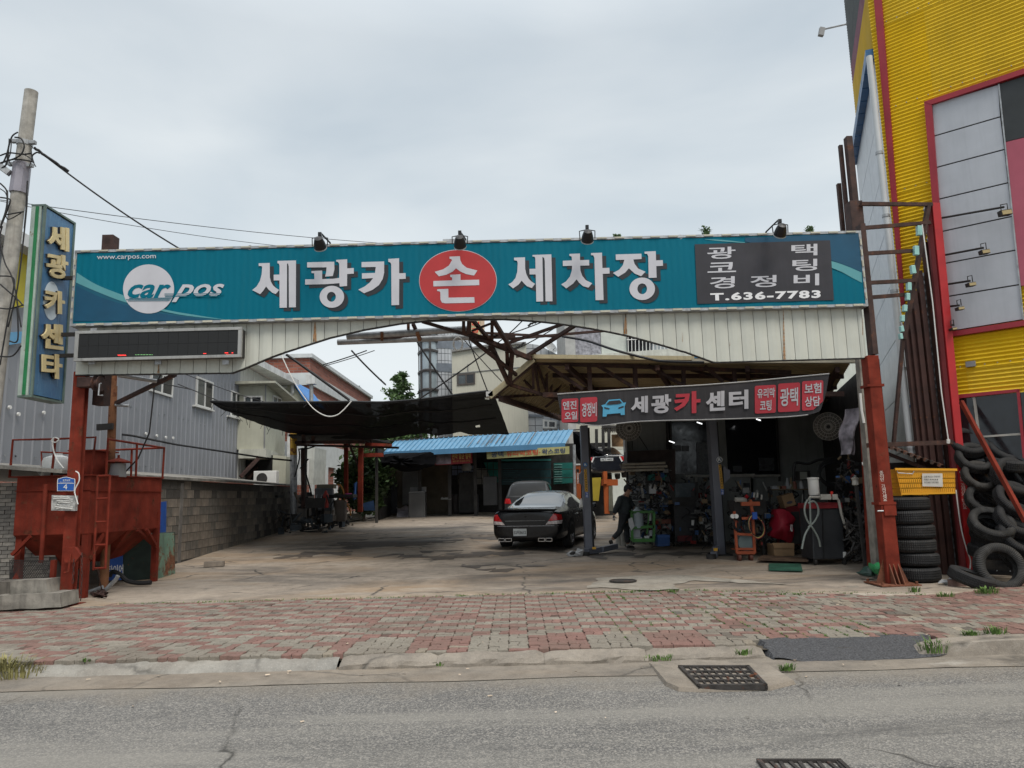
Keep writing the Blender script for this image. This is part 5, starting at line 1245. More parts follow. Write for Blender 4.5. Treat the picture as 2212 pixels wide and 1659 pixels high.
mk('curtain',MB().slab([P('z6',x,y,WY-.08)for x,y in((1735,1140),(1950,1140),(1945,1238),(1735,1250))],(0,.015,0)),mat('pale_curtain',(.35,.38,.40),rough=.8,bump=0),wbld)
for k in range(13):x=1490+k*37;mk('window_bar',MB().beam(P('z6',x,1080,WY-.2),P('z6',x+3,1262,WY-.2),.035),whitem,wbld)
for y in(1085,1140):mk('window_bar',MB().beam(P('z6',1478,y,WY-.21),P('z6',1960,y-20,WY-.21),.04),whitem,wbld)
# ================================================================== TREES
def tree(name,base,h,r,label,kind='cone',dens=900,lc=(.06,.10,.035),ls=.30,cat='tree',group=None):
 t=thing(name,label,cat,base,group);base=V(base);rng=random.Random(int(base.x*100)+int(h*10))
 trunkm=mat('bark',(.10,.08,.06),rough=.95,var=.3,bump=.5)
 mb=MB();mb.tube([base+V((0.06*noise.noise(V((k,h,0))),0,h*.93*k/6))for k in range(7)],[.05*h*.35*(1-k/6.5)+.02 for k in range(7)],7)
 L=[]
 for k in range(22):
  zz_=h*(.2+.75*k/22);a=k*2.4;rr2=r*(1-(k/22))**.8 if kind=='cone' else r*sin(pi*(.15+.8*k/22))
  b=base+V((0,0,zz_));e_=b+V((cos(a)*rr2,sin(a)*rr2,rr2*.35));mb.tube([b,b.lerp(e_,.5)+V((0,0,.1)),e_],[.045,.03,.01],4);L.append((b,e_,rr2))
 mk('trunk',mb,trunkm,t,smooth=True)
 ma=mat('leaf_'+name+'_a',lc,rough=.7,var=.4,vs=1.2,bump=0);mbm=mat('leaf_'+name+'_b',[q*.55 for q in lc],rough=.7,var=.4,vs=1.2,bump=0)
 A,B=MB(),MB()
 for b,e_,rr2 in L:
  for q in range(int(dens/22)):
   tt=rng.random()**.6;q_=(.05*r+.16*rr2)if kind=='cone' else.16*r;p=b.lerp(e_,tt)+V((rng.gauss(0,q_),rng.gauss(0,q_),rng.gauss(0,.7*q_)))
   u=V((rng.gauss(0,1),rng.gauss(0,1),rng.gauss(0,.6))).normalized();w=u.cross(V((rng.random(),rng.random(),rng.random()))).normalized();s_=ls*rng.uniform(.5,1.2)
   (A if rng.random()<.6 else B).face([p-u*s_-w*s_*.0,p+w*s_*.45,p+u*s_,p-w*s_*.45])
 mk('crown',A,ma,t,kind='stuff');mk('crown',B,mbm,t,kind='stuff')
 return t
b=P('b7',185,820,55);tree('conifer_tree',(b.x,55,1.0),P('b7',185,450,55).z-1.0,2.6,'tall pointed green tree left of the glass tower',dens=5000,ls=.18,lc=(.12,.20,.075))
b=P('c4',1725,400,60);tree('conifer_tree',(b.x,60,1.0),P('c4',1722,275,60).z-1,1.6,'small dark treetop peeking over the brick building roof',dens=1500,ls=.2)
b=P('b7',1800,350,50);tree('leafy_tree',(b.x,50,1.0),P('b7',1800,285,50).z-1,1.6,'leafy green treetop beside the stucco corner','round',dens=2200,ls=.22,lc=(.09,.16,.05))
b=G('c5',1900,830);b.y=30.5;b.x=P('c5',1860,500,30.5).x;tree('leafy_bush',(b.x,30.5,.7),P('c5',1850,260,30.5).z-.9,1.05,'dense broad green bush in the back left corner of the yard','round',dens=9000,ls=.14,lc=(.04,.075,.022),cat='bush')
b=P('c5',2050,300,36);tree('leafy_tree',(b.x,37,.9),4.9,2.2,'dark tree behind the left end of the blue roof','round',dens=3500,ls=.18)
# ================================================================== BLUE ROOFED SHED AT THE BACK
sky_b=mat('sky_blue_sheet',(.095,.235,.37),rough=.45,var=.10,vs=2,bump=.02,streak=.3,dirt=(.10,.13,.16),rust=.12,rs=2)
wash=thing('blue_roof_shed','open washing shed with a ribbed sky blue roof across the back of the yard','shed',(-1,33,.8))
E0,E1=P('b8',600,352,31.0),P('b8',1972,285,29.6);R0_,R1_=P('b8',690,262,32.4),P('b8',2035,176,31.0)
nrm=(E1-E0).cross(R0_-E0).normalized();
if nrm.z<0:nrm=-nrm
def roofpt(u,v):return E0.lerp(E1,u).lerp(R0_.lerp(R1_,u),v)
mb=MB();n=36;pr_=[(0,0),(.07,1),(.15,1),(.22,0)]
for k in range(n):
 for t_,h_ in pr_:u=(k+t_)/n;mb.v+=[roofpt(u,0)+nrm*.045*h_,roofpt(u,1)+nrm*.045*h_]
mb.v+=[roofpt(1,0),roofpt(1,1)]
for k in range(len(mb.v)//2-1):mb.f.append((2*k,2*k+2,2*k+3,2*k+1))
mk('roof_sheet',mb,sky_b,wash)
dr=mat('roof_rust_streak',(.10,.085,.075),rough=.9,var=.4,vs=4)
for k in range(9):
 u=.48+.028*k+RND.uniform(-.01,.01)if k<7 else(.72,.80)[k-7];v0=RND.uniform(.0,.35);v1=RND.uniform(.7,1);w=RND.uniform(.0012,.004)
 mk('rust_patch',MB().quad(roofpt(u-w,v0)+nrm*.056,roofpt(u+w,v0)+nrm*.056,roofpt(u+w*.5,v1)+nrm*.056,roofpt(u-w*.8,v1)+nrm*.056),dr,wash)
fb=mat('fascia_blue',(.07,.19,.33),rough=.5,var=.08)
mk('fascia',MB().slab([E0+V((0,-.03,.04)),E1+V((0,-.03,.04)),E1+V((0,-.03,-.17)),E0+V((0,-.03,-.17))],(0,.04,0)),fb,wash)
mb=MB();mb.beam(R0_+V((-1.2,.1,.0)),R1_+V((.3,.1,.0)),.05,.05);mk('ridge_cable',mb,darksteel,wash)
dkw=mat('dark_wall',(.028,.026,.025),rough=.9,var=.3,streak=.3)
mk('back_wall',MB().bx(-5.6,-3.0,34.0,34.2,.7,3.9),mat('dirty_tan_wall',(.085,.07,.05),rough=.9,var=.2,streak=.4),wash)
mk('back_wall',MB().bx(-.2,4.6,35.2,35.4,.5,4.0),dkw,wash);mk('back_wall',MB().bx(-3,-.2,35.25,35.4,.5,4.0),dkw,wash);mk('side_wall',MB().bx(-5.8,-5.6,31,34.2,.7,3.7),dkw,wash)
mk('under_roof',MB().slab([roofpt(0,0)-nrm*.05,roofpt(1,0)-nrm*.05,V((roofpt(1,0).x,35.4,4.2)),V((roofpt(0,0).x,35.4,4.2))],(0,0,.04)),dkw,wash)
for x,y in((870,0),(1097,0),(1290,0),(1476,0)):p=P('b8',x,500,32.3);mk('post',MB().beam((p.x,32.3,.6),(p.x,32.3,3.7),.14),darksteel,wash)
mk('post',MB().cyl(V((P('b8',2043,700,28).x,28,.4)),P('b8',2040,290,28),.055,n=10),galv,wash)
q=[P('b8',x,y,33.9)for x,y in((625,562),(700,562),(700,810),(625,812))];mk('door',MB().slab(q,(0,.05,0)),mat('dark_door',(.03,.03,.035),rough=.6),wash)
scr=mat('white_sheet',(.34,.33,.30),rough=.7,var=.15,streak=.5,dirt=(.25,.2,.15));
def scrn(pts,Y,mt,nm='screen'):return mk(nm,MB().slab([P('b8',x,y,Y)for x,y in pts],(0,.03,0)),mt,wash)
scrn([(1012,470),(1095,465),(1095,598),(1012,600)],35.1,scr);scrn([(1112,450),(1285,448),(1285,520),(1112,522)],35.1,mat('blue_grey_sheet',(.20,.24,.36),rough=.6,streak=.5));scrn([(1160,470),(1420,470),(1420,590),(1160,590)],35.15,scr)
teal_s=mat('teal_sheet',(.006,.17,.135),rough=.5,var=.2,bump=0)
scrn([(1355,425),(1468,422),(1468,575),(1420,575)],35.0,teal_s)
scrn([(1488,430),(1865,420),(1865,590),(1488,595)],35.0,mat('dark_teal_board',(.012,.05,.06),rough=.4,var=.2,bump=0),'price_board');scrn([(1488,402),(1865,398),(1865,412),(1488,416)],35.0,mat('pale_teal_strip',(.05,.26,.24),bump=0),'strip');scrn([(1885,430),(2030,425),(2030,580),(1885,590)],34.9,mat('mid_teal_board',(.012,.12,.105),rough=.4,bump=0),'price_board')
for k in range(8):y=440+k*18;scrn([(1890,y),(1950,y-1),(1950,y+4),(1890,y+5)],34.85,mat('pale_line',(.16,.34,.32),bump=0),'price_line')
for k in range(7):y=470+k*16;scrn([(1500,y),(1580+(k*37)%60,y),(1580+(k*37)%60,y+3),(1500,y+3)],34.95,mat('dim_line',(.05,.15,.18),bump=0),'price_line')
for k in range(9):x=1112+k*45;mk('lattice_bar',MB().beam(P('b8',x,420,34.7),P('b8',x+2,600,34.7),.03),darksteel,wash)
for y in(480,545):mk('lattice_bar',MB().beam(P('b8',1100,y,34.7),P('b8',2030,y-5,34.7),.035),darksteel,wash)
dks=thing('shading_canopy','dark sheet canopy added to shade the bush and water tanks at the left back of the yard','canopy',(-6.8,27,3.7))  # canopy added to keep sky light off the bush and tanks
mk('roof_sheet',MB().slab([V((-7.3,24.0,3.72)),V((-5.3,24.0,3.7)),V((-4.9,29.5,3.8)),V((-8.6,29.5,3.9))],(0,0,.05)),mat('canopy_black',(.012,.012,.013),rough=.9),dks)
for x_ in(-8.2,-5.4):mk('post',MB().bx(x_-.05,x_+.05,29.2,29.3,.6,3.8),darksteel,dks)
cl_=[MB(),MB(),MB()]
for k in range(110):
 x_=RND.uniform(-8.0,-6.0);y_=RND.uniform(24.3,28.5);z_=gz(x_,y_)+RND.uniform(.05,1.25)*(1 if RND.random()<.6 else.4);m_=cl_[k%3]
 if RND.random()<.5:m_.box((x_,y_,z_),(RND.uniform(.05,.35),RND.uniform(.05,.3),RND.uniform(.04,.3)),rz=RND.uniform(0,3))
 else:m_.cyl((x_,y_,z_),(x_+RND.uniform(-.3,.3),y_,z_+RND.uniform(-.4,.4)),RND.uniform(.012,.06),n=6)
for m_,c_ in zip(cl_,((.03,.03,.03),(.09,.075,.06),(.05,.06,.07))):mk('yard_clutter',m_,mat('clutter_%d'%int(c_[0]*100),c_,rough=.8,var=.4),kind='stuff')
for nm_,pts,Y0_,lb in(('black_tarp',[(505,430),(560,385),(620,360),(760,352),(870,350),(985,352),(985,440),(900,470),(850,488),(760,496),(690,480),(600,470),(540,455)],30.6,'bunched black tarp hanging under the left end of the blue roof'),('black_tarp',[(2030,190),(2100,200),(2180,300),(2290,360),(2330,420),(2250,430),(2090,420),(2040,300)],31.5,'black tarp bundle right of the blue roof before the raised car')):
 P3=[P('b8',x,y,Y0_)for x,y in smooth_curve(pts+[pts[0]],3)[:-1]];c=sum(P3,V())/len(P3);n=len(P3);mb=MB();mb.v=[c+V((0,-.5,0))]
 for f,dd in((.35,.5),(.7,.35),(1,0)):mb.v+=[c.lerp(p,f)+V((0,-dd*(1+.9*noise.noise(p*2.5+V((f*5,0,0)))),0))for p in P3]
 for k in range(n):mb.f.append((0,1+k,1+(k+1)%n))
 for r_ in range(2):
  for k in range(n):j=(k+1)%n;mb.f.append((1+r_*n+k,1+(r_+1)*n+k,1+(r_+1)*n+j,1+r_*n+j))
 tag(mk(nm_,mb,mat('tarp_black',(.006,.006,.007),rough=.95,bump=.3,spec=.05),smooth=True),lb,'tarp')
t=thing('yellow_banner','long pale yellow banner with painted letters under the right half of the blue roof','banner',P('b8',1690,350,30.5))
q=[P('b8',x,y,Y)for x,y,Y in((1376,335,30.4),(2004,303,29.4),(2004,360,29.4),(1379,399,30.4))];mk('cloth',MB().slab(q,(0,.02,0)),mat('banner_yellow',(.40,.38,.17),rough=.8,var=.1,streak=.2),t)
def bq(u0,v0,u1,v1,off=.02):return[((q[0]*(1-u)+q[1]*u)*(1-v)+(q[3]*(1-u)+q[2]*u)*v)+V((0,-off,0))for u,v in((u0,v0),(u1,v0),(u1,v1),(u0,v1))]
mk('lettering',txt('광택·',bq(.055,.2,.235,.85),.02),mat('navy_print',(.03,.05,.12),bump=0),t);mk('lettering',txt('유리막코팅·',bq(.245,.2,.655,.85),.02),mat('red_orange_print',(.5,.06,.03),bump=0),t);mk('lettering',txt('왁스코팅',bq(.675,.2,.95,.85),.02),mat('navy_print',(0,0,0)),t)
t=thing('red_banner','dark red banner with a grey picture under the middle of the blue roof','banner',P('b8',1125,400,31))
q=[P('b8',x,y,31)for x,y in((985,362),(1268,345),(1270,430),(985,447))];mk('cloth',MB().slab(q,(0,.02,0)),mat('banner_red',(.22,.025,.03),rough=.8,var=.15),t)
mk('lettering',txt('연막 향균 탈취',bq(.46,.08,.96,.58),.02),mat('banner_gold',(.5,.33,.10),bump=0),t);mk('lettering',txt('새차 세차 및 실내 크리닝',bq(.48,.66,.94,.84),.0),mat('banner_gold',(0,0,0)),t)
mk('picture',MB().quad(*bq(.02,.06,.43,.94,.012)),mat('banner_picture',(.16,.13,.15),var=.6,vs=2.2,bump=0),t)
def simple(name,c,d,mt,label,cat,rz=0,bev=.02):o=mk(name,MB().box(c,d,rz),mt,bevel=bev);return tag(o,label,cat)
c=P('b8',855,757,32.3);t=thing('washing_machine','pale grey top loading washing machine against the back wall of the shed','washing machine',(c.x,32.3,.82))
mk('cabinet',MB().box((c.x,32.3,1.30),(.72,.6,1.1)),mat('appliance_grey',(.10,.10,.10),rough=.4),t,bevel=.04);mk('lid',MB().box((c.x,32.3,1.87),(.66,.54,.05)),greyg,t);mk('panel',MB().box((c.x,32.55,1.98),(.7,.1,.22)),greyg,t)
c=P('b8',806,620,33.7);t=thing('water_heater','tall pale cabinet on the wall above the washing machine','cabinet',c);mk('cabinet',MB().box(c,(.75,.35,1.5)),mat('appliance_grey',(0,0,0)),t,bevel=.03);mk('pipes',MB().tube([c+V((.35,-.2,-.7)),c+V((.45,-.25,-.1)),c+V((.5,-.25,-1.1))],.03,5),darksteel,t)
c=G('b8',790,838);o=mk('white_sack',MB().grid(lambda u,v:c+V(((u-.5)*1.1,0,0))+V((0,.3*sin(v*pi),.62*v*(1-.3*v)+.12*noise.noise(V((u*4,v*4,1)))*v)),12,8),mat('sack_white',(.40,.38,.42),rough=.8,var=.3,bump=.5,bs=12),smooth=True);tag(o,'crumpled pale sack on the ground before the washing machine','sack')
c=P('b8',1228,620,33.5);t=thing('seated_machine','grey upright polishing machine in the dark middle of the shed','machine',(c.x,33.5,.85))
mk('body',MB().hexa([(c.x-.4,33.3,.9),(c.x+.4,33.3,.9),(c.x+.4,33.9,.9),(c.x-.4,33.9,.9),(c.x-.35,33.3,2.7),(c.x+.35,33.3,2.7),(c.x+.3,33.8,2.7),(c.x-.3,33.8,2.7)]),darksteel,t,bevel=.05);mk('head',MB().lathe([(0,0),(.2,.02),(.24,.2),(.15,.4),(0,.45)],(c.x,33.5,2.75),n=14),greyg,t,smooth=True)
c=P('b8',1405,640,32.8);simple('steel_locker',c,(.62,.4,1.25),mat('locker_grey',(.06,.06,.062),rough=.4),'grey steel locker behind the silver car at the shed','locker')
c=G('b8',1345,800);simple('work_bench',c+V((0,.3,.55)),(1.9,.6,1.1),dkw,'low dark cabinet bench on the shed floor left of the black sedan','bench')
mb=MB()
for k in range(5):c=G('b8',1020+k*62,815);o=mk('drum',MB().lathe([(0,0),(.28,0),(.29,.3),(.28,.85),(0,.87)],c+V((0,.3,0)),n=16),mat('drum_%d'%(k%3),((.03,.06,.03),(.04,.04,.045),(.05,.04,.04))[k%3],rough=.5),smooth=True);tag(o,('dark green drum at the left end of the row','second dark drum from the left in the shed','middle drum of the five in the dark shed','fourth drum of the row in the dark shed','dark drum at the right end of the row')[k],'drum','drums in the shed')
o=mk('glove_heap',MB().grid(lambda u,v:P('b8',1030+80*u,705-25*sin(v*pi)*(.6+.4*noise.noise(V((u*6,0,0)))),32.2)+V((0,v*.4,0)),10,6),scr,smooth=True);tag(o,'crumpled silver foil heap on top of the drums','foil')
t=thing('red_yard_frame','red steel frame of posts and beams in front of the brick building','frame',(-6,26.5,.6))
for(x0_,y0_),(x1_,y1_),Y,w in(((1835,235),(1830,770),26.5,.16),((1712,200),(1712,640),28,.14),((1290,195),(1870,190),24,.10),((1300,215),(2150,238),25,.07),((1870,215),(2090,225),27,.16),((1850,300),(2020,297),27,.14),((1735,200),(1830,430),26.5,.07),((1850,180),(2000,240),27,.07),((1920,165),(1920,260),27,.08),((1360,130),(1360,200),24,.1),((1440,140),(1440,200),24,.1)):
 mk('beam',MB().beam(P('c5',x0_,y0_,Y),P('c5',x1_,y1_,Y),w),redp if w>.09 and Y>24 else brownp,t)
t=thing('yellow_grey_post','round post, grey below and yellow at the top, at the end of the block wall','post',P('c5',1280,900,26));a,b=P('c5',1278,925,26),P('c5',1275,120,26);m_=P('c5',1276,300,26)
mk('lower_shaft',MB().cyl(V((a.x,26,.5)),m_,.12,.12,14),galv,t,smooth=True);mk('upper_shaft',MB().cyl(m_,b,.12,.12,14),mat('post_yellow',(.45,.27,.03),rust=.5,rough=.6),t,smooth=True)
t=thing('brown_pipe_rack','rusty brown standpipe with hanging hoses next to the water tanks','pipe',P('c5',1355,700,25))
mk('pipe',MB().cyl(P('c5',1358,740,25),P('c5',1352,240,25),.07),brownp,t)
for pts in([(1320,245),(1325,330),(1285,480)],[(1370,330),(1380,450),(1410,560),(1430,640)],[(1455,225),(1390,245),(1325,248)],[(1400,330),(1340,400),(1330,405)]):mk('hose',MB().tube([P('c5',x,y,24.9)for x,y in smooth_curve(pts,4)],.025,5),blackm,t)
t=thing('grey_water_tank','tall pale grey rectangular water tank in the left back corner of the yard','tank',G('c5',1530,840));mk('body',MB().hexa([P('c5',x,y,Y)for x,y,Y in((1455,760,26),(1600,762,26),(1612,755,27),(1470,755,27),(1452,572,26),(1600,572,26),(1612,580,27),(1470,580,27))]),mat('tank_grey',(.13,.135,.145),rough=.5,streak=.4),t,bevel=.04)
mk('cap',MB().box(P('c5',1550,560,26.4),(.6,.4,.15)),mat('cap_tan',(.2,.18,.13)),t)
t=thing('beige_water_tank','squat beige water tank with rounded lid beside the taller grey one','tank',G('c5',1665,850));mk('body',MB().hexa([P('c5',x,y,Y)for x,y,Y in((1622,850,25.2),(1712,852,25.2),(1718,845,26),(1640,845,26),(1614,668,25.2),(1715,672,25.2),(1722,680,26),(1640,675,26))]),mat('tank_beige',(.12,.10,.085),rough=.5,streak=.3),t,bevel=.06)
mk('lid',MB().box(P('c5',1668,640,25.6),(1.0,.7,.12)),darksteel,t,bevel=.03)
t=thing('dark_sink','dark metal sink trough on a stand against the wall with taps','sink',G('c5',1455,880));mk('basin',MB().hexa([P('c5',x,y,Y)for x,y,Y in((1375,740,24),(1530,735,24),(1535,730,24.7),(1385,732,24.7),(1372,655,24),(1540,655,24),(1545,655,24.7),(1380,655,24.7))]),darksteel,t)
for x in(1465,1505):mk('tap',MB().tube([P('c5',x,655,24.4),P('c5',x,632,24.4),P('c5',x+8,630,24.3)],.015,5),galv,t)
for x in(1395,1470,1520):mk('leg',MB().beam(P('c5',x,735,24.2),G('c5',x,885),.07),darksteel,t)
c=G('c5',1556,872);o=mk('jerrycan',MB().box(c+V((0,0,.24)),(.34,.2,.46)),whitem,bevel=.05);tag(o,'white plastic jerrycan on the ground beside the dark sink','jerrycan')
c=G('c5',1545,760);o=mk('fire_extinguisher',MB().lathe([(0,0),(.09,0),(.095,.05),(.095,.42),(.05,.5),(.03,.56),(0,.56)],P('c5',1543,735,24.8),n=12),mat('ext_red',(.35,.03,.02),rough=.4),smooth=True);tag(o,'small red bottle standing at the right of the sink','fire extinguisher')
c=G('c5',1928,818);t=thing('white_crate','white plastic crate on the ground near the red frame','crate',c);mk('body',MB().box(c+V((0,.1,.36)),(.72,.5,.68)),whitem,t);mk('contents',MB().box(c+V((0,.05,.70)),(.5,.3,.1),rz=.3),darksteel,t)
mb=MB();mb.grid(lambda u,v:P('c5',1778+26*u-8*v,530+140*v+8*sin(u*6),25.8)+V((0,.05*sin(u*9),0)),8,8);o=mk('blue_cloth',mb,mat('cloth_blue',(.07,.17,.46),rough=.8),smooth=True);tag(o,'blue cloth hanging from the red frame post','cloth')
mb=MB();mb.grid(lambda u,v:P('c5',1850+90*u,700+60*v-25*u*(1-v)+0*u,29)+V((0,.3*v,0)),8,5);o=mk('blue_tarp',mb,mat('tarp_blue',(.03,.10,.28),rough=.6));tag(o,'dark blue tarp behind the red frame in front of the bush','tarp')
o=mk('yard_hose',MB().tube([G('c5',x,y)+V((0,0,.03))for x,y in smooth_curve([(1330,935),(1400,942),(1500,930),(1510,915),(1440,905),(1360,925),(1560,905),(1700,870),(1850,840),(1960,822)],6)],.022,6),blackm,smooth=True);tag(o,'black hose looping over the yard floor beside the block wall','hose')
c=P('c5',1660,600,25.8);o=mk('orange_hose',MB().tube([P('c5',x,y,25.6)for x,y in smooth_curve([(1632,545),(1665,550),(1690,600),(1700,680),(1740,740),(1750,800)],5)],.03,6),mat('hose_orange',(.38,.16,.03)),smooth=True);tag(o,'orange hose draped over the water tanks','hose')
o=mk('pink_bucket',MB().lathe([(0,0),(.09,0),(.11,.16),(.10,.16),(.08,.02)],P('c5',1732,655,25.4),n=12),mat('pink',(.6,.08,.3),bump=0));tag(o,'tiny bright pink bucket hanging by the beige tank','bucket')
for k,(x,y,w,h,lb)in enumerate(((1650,870,.5,.3,'low dark stool in front of the beige tank'),(1590,820,.55,.5,'dark stool between the jerrycan and the beige tank'),(1365,850,.7,1.1,'dirty grey board leaning under the sink'),(1750,845,.9,.3,'pale flat box under the red frame'))):
 c=G('c5',x,y);o=mk(('low_stool','stool','leaning_board','flat_box')[k],MB().box(c+V((0,0,h/2)),(w,.4,h)),(darksteel,darksteel,dkw,mat('card_dull',(.2,.18,.14)))[k]);tag(o,lb,('stool','stool','board','box')[k])
for pts,Y,r,lb in(([('z3',705,485),('z3',830,500),('z3',1000,535),('c5',300,212),('c5',680,268),('c5',830,292),('c5',1050,325),('c5',1260,345)],20,.03,'taped cable bundle sagging across the grey building'),([('z3',740,120),('z3',1185,210)],16,.012,'thin wire under the cladding towards the first window'),([('z3',1000,120),('z3',960,200),('z3',930,480),('z3',860,640),('z3',775,730)],13.5,.014,'black wire hanging down to the blower on the tank'),([('c4',0,200),('c4',300,320),('c4',600,430),('c4',850,500)],22,.012,'upper wire crossing the grey building to the net'),([('c4',0,325),('c4',200,405),('c4',420,500)],20,.014,'lower wire crossing the grey building to the net')):
 p3=[P(z,x,y,Y if Y!=20 or z!='c5' else 20+4*(x/1260))for z,x,y in pts];out=[]
 for a,b in zip(p3,p3[1:]):out+=[a.lerp(b,k/5)for k in range(5)]
 out.append(p3[-1]);cable('wire',out,r,lb)
 # ================================================================== SHADE NET
netm=mat('black_shade_net',(.010,.010,.012),rough=.95,var=.25,vs=1.5,bump=.3,bs=25,spec=.05,alpha=.985)
topc=[('c4',318,492,19.5),('c4',560,502,18.5),('c4',900,508,17.6),('c4',1270,502,16.8),('c4',1680,498,16),('b7',0,825,15.6),('b7',300,803,15.1),('b7',560,775,14.7),('b7',820,740,14.3),('b7',1060,714,14.0),('b7',1095,745,14.1)]
botc=[('c4',318,498,19.5),('c4',430,575,21),('c4',640,655,22.5),('c4',900,752,24),('c4',1120,808,25),('c4',1500,852,25.5),('c4',1900,862,25.5),('b7',60,1170,25.2),('b7',250,1140,25),('b7',400,1120,25),('b7',560,1146,25)]
botc2=[('b7',770,1108,24.6),('b7',880,1136,24.3),('b7',1080,1130,23.8),('b7',1240,1132,23)]
def pxs(L):return[(((ZN[z][0]+x/ZN[z][2])/K,(ZN[z][1]+y/ZN[z][2])/K,Y))for z,x,y,Y in L]
def resample(L,n):
 L=pxs(L);d=[0]
 for a,b in zip(L,L[1:]):d.append(d[-1]+abs(b[0]-a[0])+.3*abs(b[1]-a[1]))
 out=[]
 for k in range(n+1):
  s_=d[-1]*k/n;j=max(i for i in range(len(d))if d[i]<=s_+1e-9);j=min(j,len(L)-2);t_=(s_-d[j])/(d[j+1]-d[j]);out.append(tuple(L[j][i]*(1-t_)+L[j+1][i]*t_ for i in range(3)))
 return out
NU,NV=70,22
T_=resample(topc,NU);B_=resample(botc+botc2,NU)
edge=[(1060,715),(1150,760),(1205,825),(1190,900),(1192,960),(1215,1010),(1255,1055),(1245,1132)]
mb=MB();net=[]
for a in range(NU+1):
 row=[]
 for b in range(NV+1):
  v=b/NV;u_,v_,Y=[T_[a][i]*(1-v)+B_[a][i]*v for i in range(3)]
  Y=1/((1-v)/T_[a][2]+v/B_[a][2])
  v_+=5*sin(v*pi)*sin(a*.35)*.6
  p=P('s',u_,v_,Y);p.z+=.03*noise.noise(V((a*.5,b*.4,0)));row.append(p)
 net.append(row)
for r0 in net:mb.v+=r0
for a in range(NU):
 for b in range(NV):
  if a>NU-9 and noise.noise(V((a*.9,b*.55,7)))>.56:continue
  k=a*(NV+1)+b;mb.f.append((k,k+NV+1,k+NV+2,k+1))
sn=thing('shade_net','large black shade net slung over the yard from the gate to the garage roof','net',(-2,19,3.5))
mk('net_cloth',mb,netm,sn,smooth=True)
mb=MB()
for k in range(26):
 a=RND.randrange(1,30);p=net[a][0]if RND.random()<.4 else net[a][NV];mb.tube([p,p+V((RND.uniform(-.15,.15),0,-RND.uniform(.05,.25)))],.008,3)
mk('loose_threads',mb,blackm,sn,kind='stuff')
for b in(NV//3,2*NV//3):mk('support_line',MB().tube([net[a][b]-V((0,0,.03))for a in range(2,NU,2)],.018,4),blackm,sn)
mk('edge_rope',MB().tube([net[a][0]for a in range(0,NU+1,2)],.03,5),blackm,sn)
o=mk('white_hose',MB().tube([P('c4',x,y,15.5)for x,y in smooth_curve([(998,35),(1060,170),(1130,310),(1230,460),(1300,550),(1380,610),(1460,638),(1540,625),(1610,570),(1680,490)],5)],.012,6),whitem,smooth=True);tag(o,'white hose hanging in a loop in front of the black net','hose')
for pts,Y,r,lb in(([('c4',1050,40),('c4',1130,95),('c4',1660,480)],15.6,.03,'thick dark stay cable from the arch down to the net'),([('b7',350,235),('b7',690,745)],15,.02,'dark stay wire from the pipes down to the net'),([('b7',1015,340),('b7',360,795)],14.6,.016,'dark stay wire crossing in front of the glass tower'),([('b7',840,190),('b7',1030,710)],14,.012,'steep grey stay wire in front of the cream building'),([('b7',790,200),('b7',1170,620)],14,.010,'thin grey stay wire crossing the cream building to the roof edge'),([('b7',1380,20),('b7',1130,245)],14,.012,'short thin wire rising to the arch'),([('b7',1580,35),('b7',1100,200)],14.4,.012,'wire with a turnbuckle under the right of the arch'),([('b7',1700,90),('b7',1260,330)],14.4,.012,'lower wire with a turnbuckle under the right of the arch'),([('b7',0,600),('b7',50,655)],15,.012,'wire end above the pointed tree'),([('c4',1680,0),('c4',2010,330)],16,.02,'straight wire running down towards the pointed tree'),([('c4',1400,140),('c4',1830,0)],24,.02,'upper far wire over the brick building'),([('c4',1415,152),('c4',1905,0)],26,.015,'lower far wire over the brick building')):
 p3=[P(z,x,y,Y)for z,x,y in pts];cable('stay_wire',cat_curve(p3[0],p3[-1],.02,6)if len(p3)==2 else p3,r,lb)
for x,y in((1480,78),(1330,300)):
 mb=MB();c=P('b7',x,y,14.3);mb.tube([c+V((k*.03-.12,RND.uniform(-.01,.01),k*.012+RND.uniform(-.02,.02)))for k in range(9)],.022,5);o=mk('turnbuckle',mb,darksteel);tag(o,'upper black turnbuckle on the stay wire under the arch' if y<100 else 'lower black turnbuckle near the garage roof peak','turnbuckle')
cable('thick_cable',[P('s',u,v,14.5-.1*k)for k,(u,v)in enumerate(smooth_curve([(1215,727),(1270,737),(1330,757),(1400,775),(1440,781),(1520,783)],4))],.025,'thick black cable sagging in front of the pale building to the garage roof')
# ================================================================== ROOF TRUSS UNDER THE ARCH
tr=thing('roof_truss','dark brown welded steel truss linking the sign arch to the garage roof','truss',P('b7',1050,300,13))
bars=[((800,10,11.7),(800,155,12.0),.07),((855,5,11.7),(850,150,12.0),.09),((400,40,11.6),(840,170,12.0),.06),((870,5,11.7),(1050,215,12.5),.07),((830,150,12.0),(1480,410,13.6),.10),((865,200,12.0),(1310,555,13.5),.07),((905,215,12.0),(1100,250,12.6),.05),((1075,20,11.7),(1075,230,12.6),.07),((1085,20,11.7),(1275,330,13.0),.08),((880,130,12),(1060,60,11.8),.04),((1060,240,12.6),(1040,350,12.9),.06),((1060,240,12.6),(1085,350,12.9),.05),((1060,260,12.6),(1235,635,13.5),.09),((1220,320,13),(1225,490,13.3),.09),((1270,330,13),(1245,635,13.5),.10),((1170,270,12.9),(1770,60,12.2),.06),((1210,212,12.8),(2212,125,13),.055),((990,150,12.4),(1700,185,13.2),.05),((1420,370,13.6),(1880,75,12.4),.075),((1310,380,13.5),(1500,350,13.6),.05)]
for a,b,w in bars:mk('bar',MB().beam(P('b7',*a),P('b7',*b),w*.78),brownp,tr)
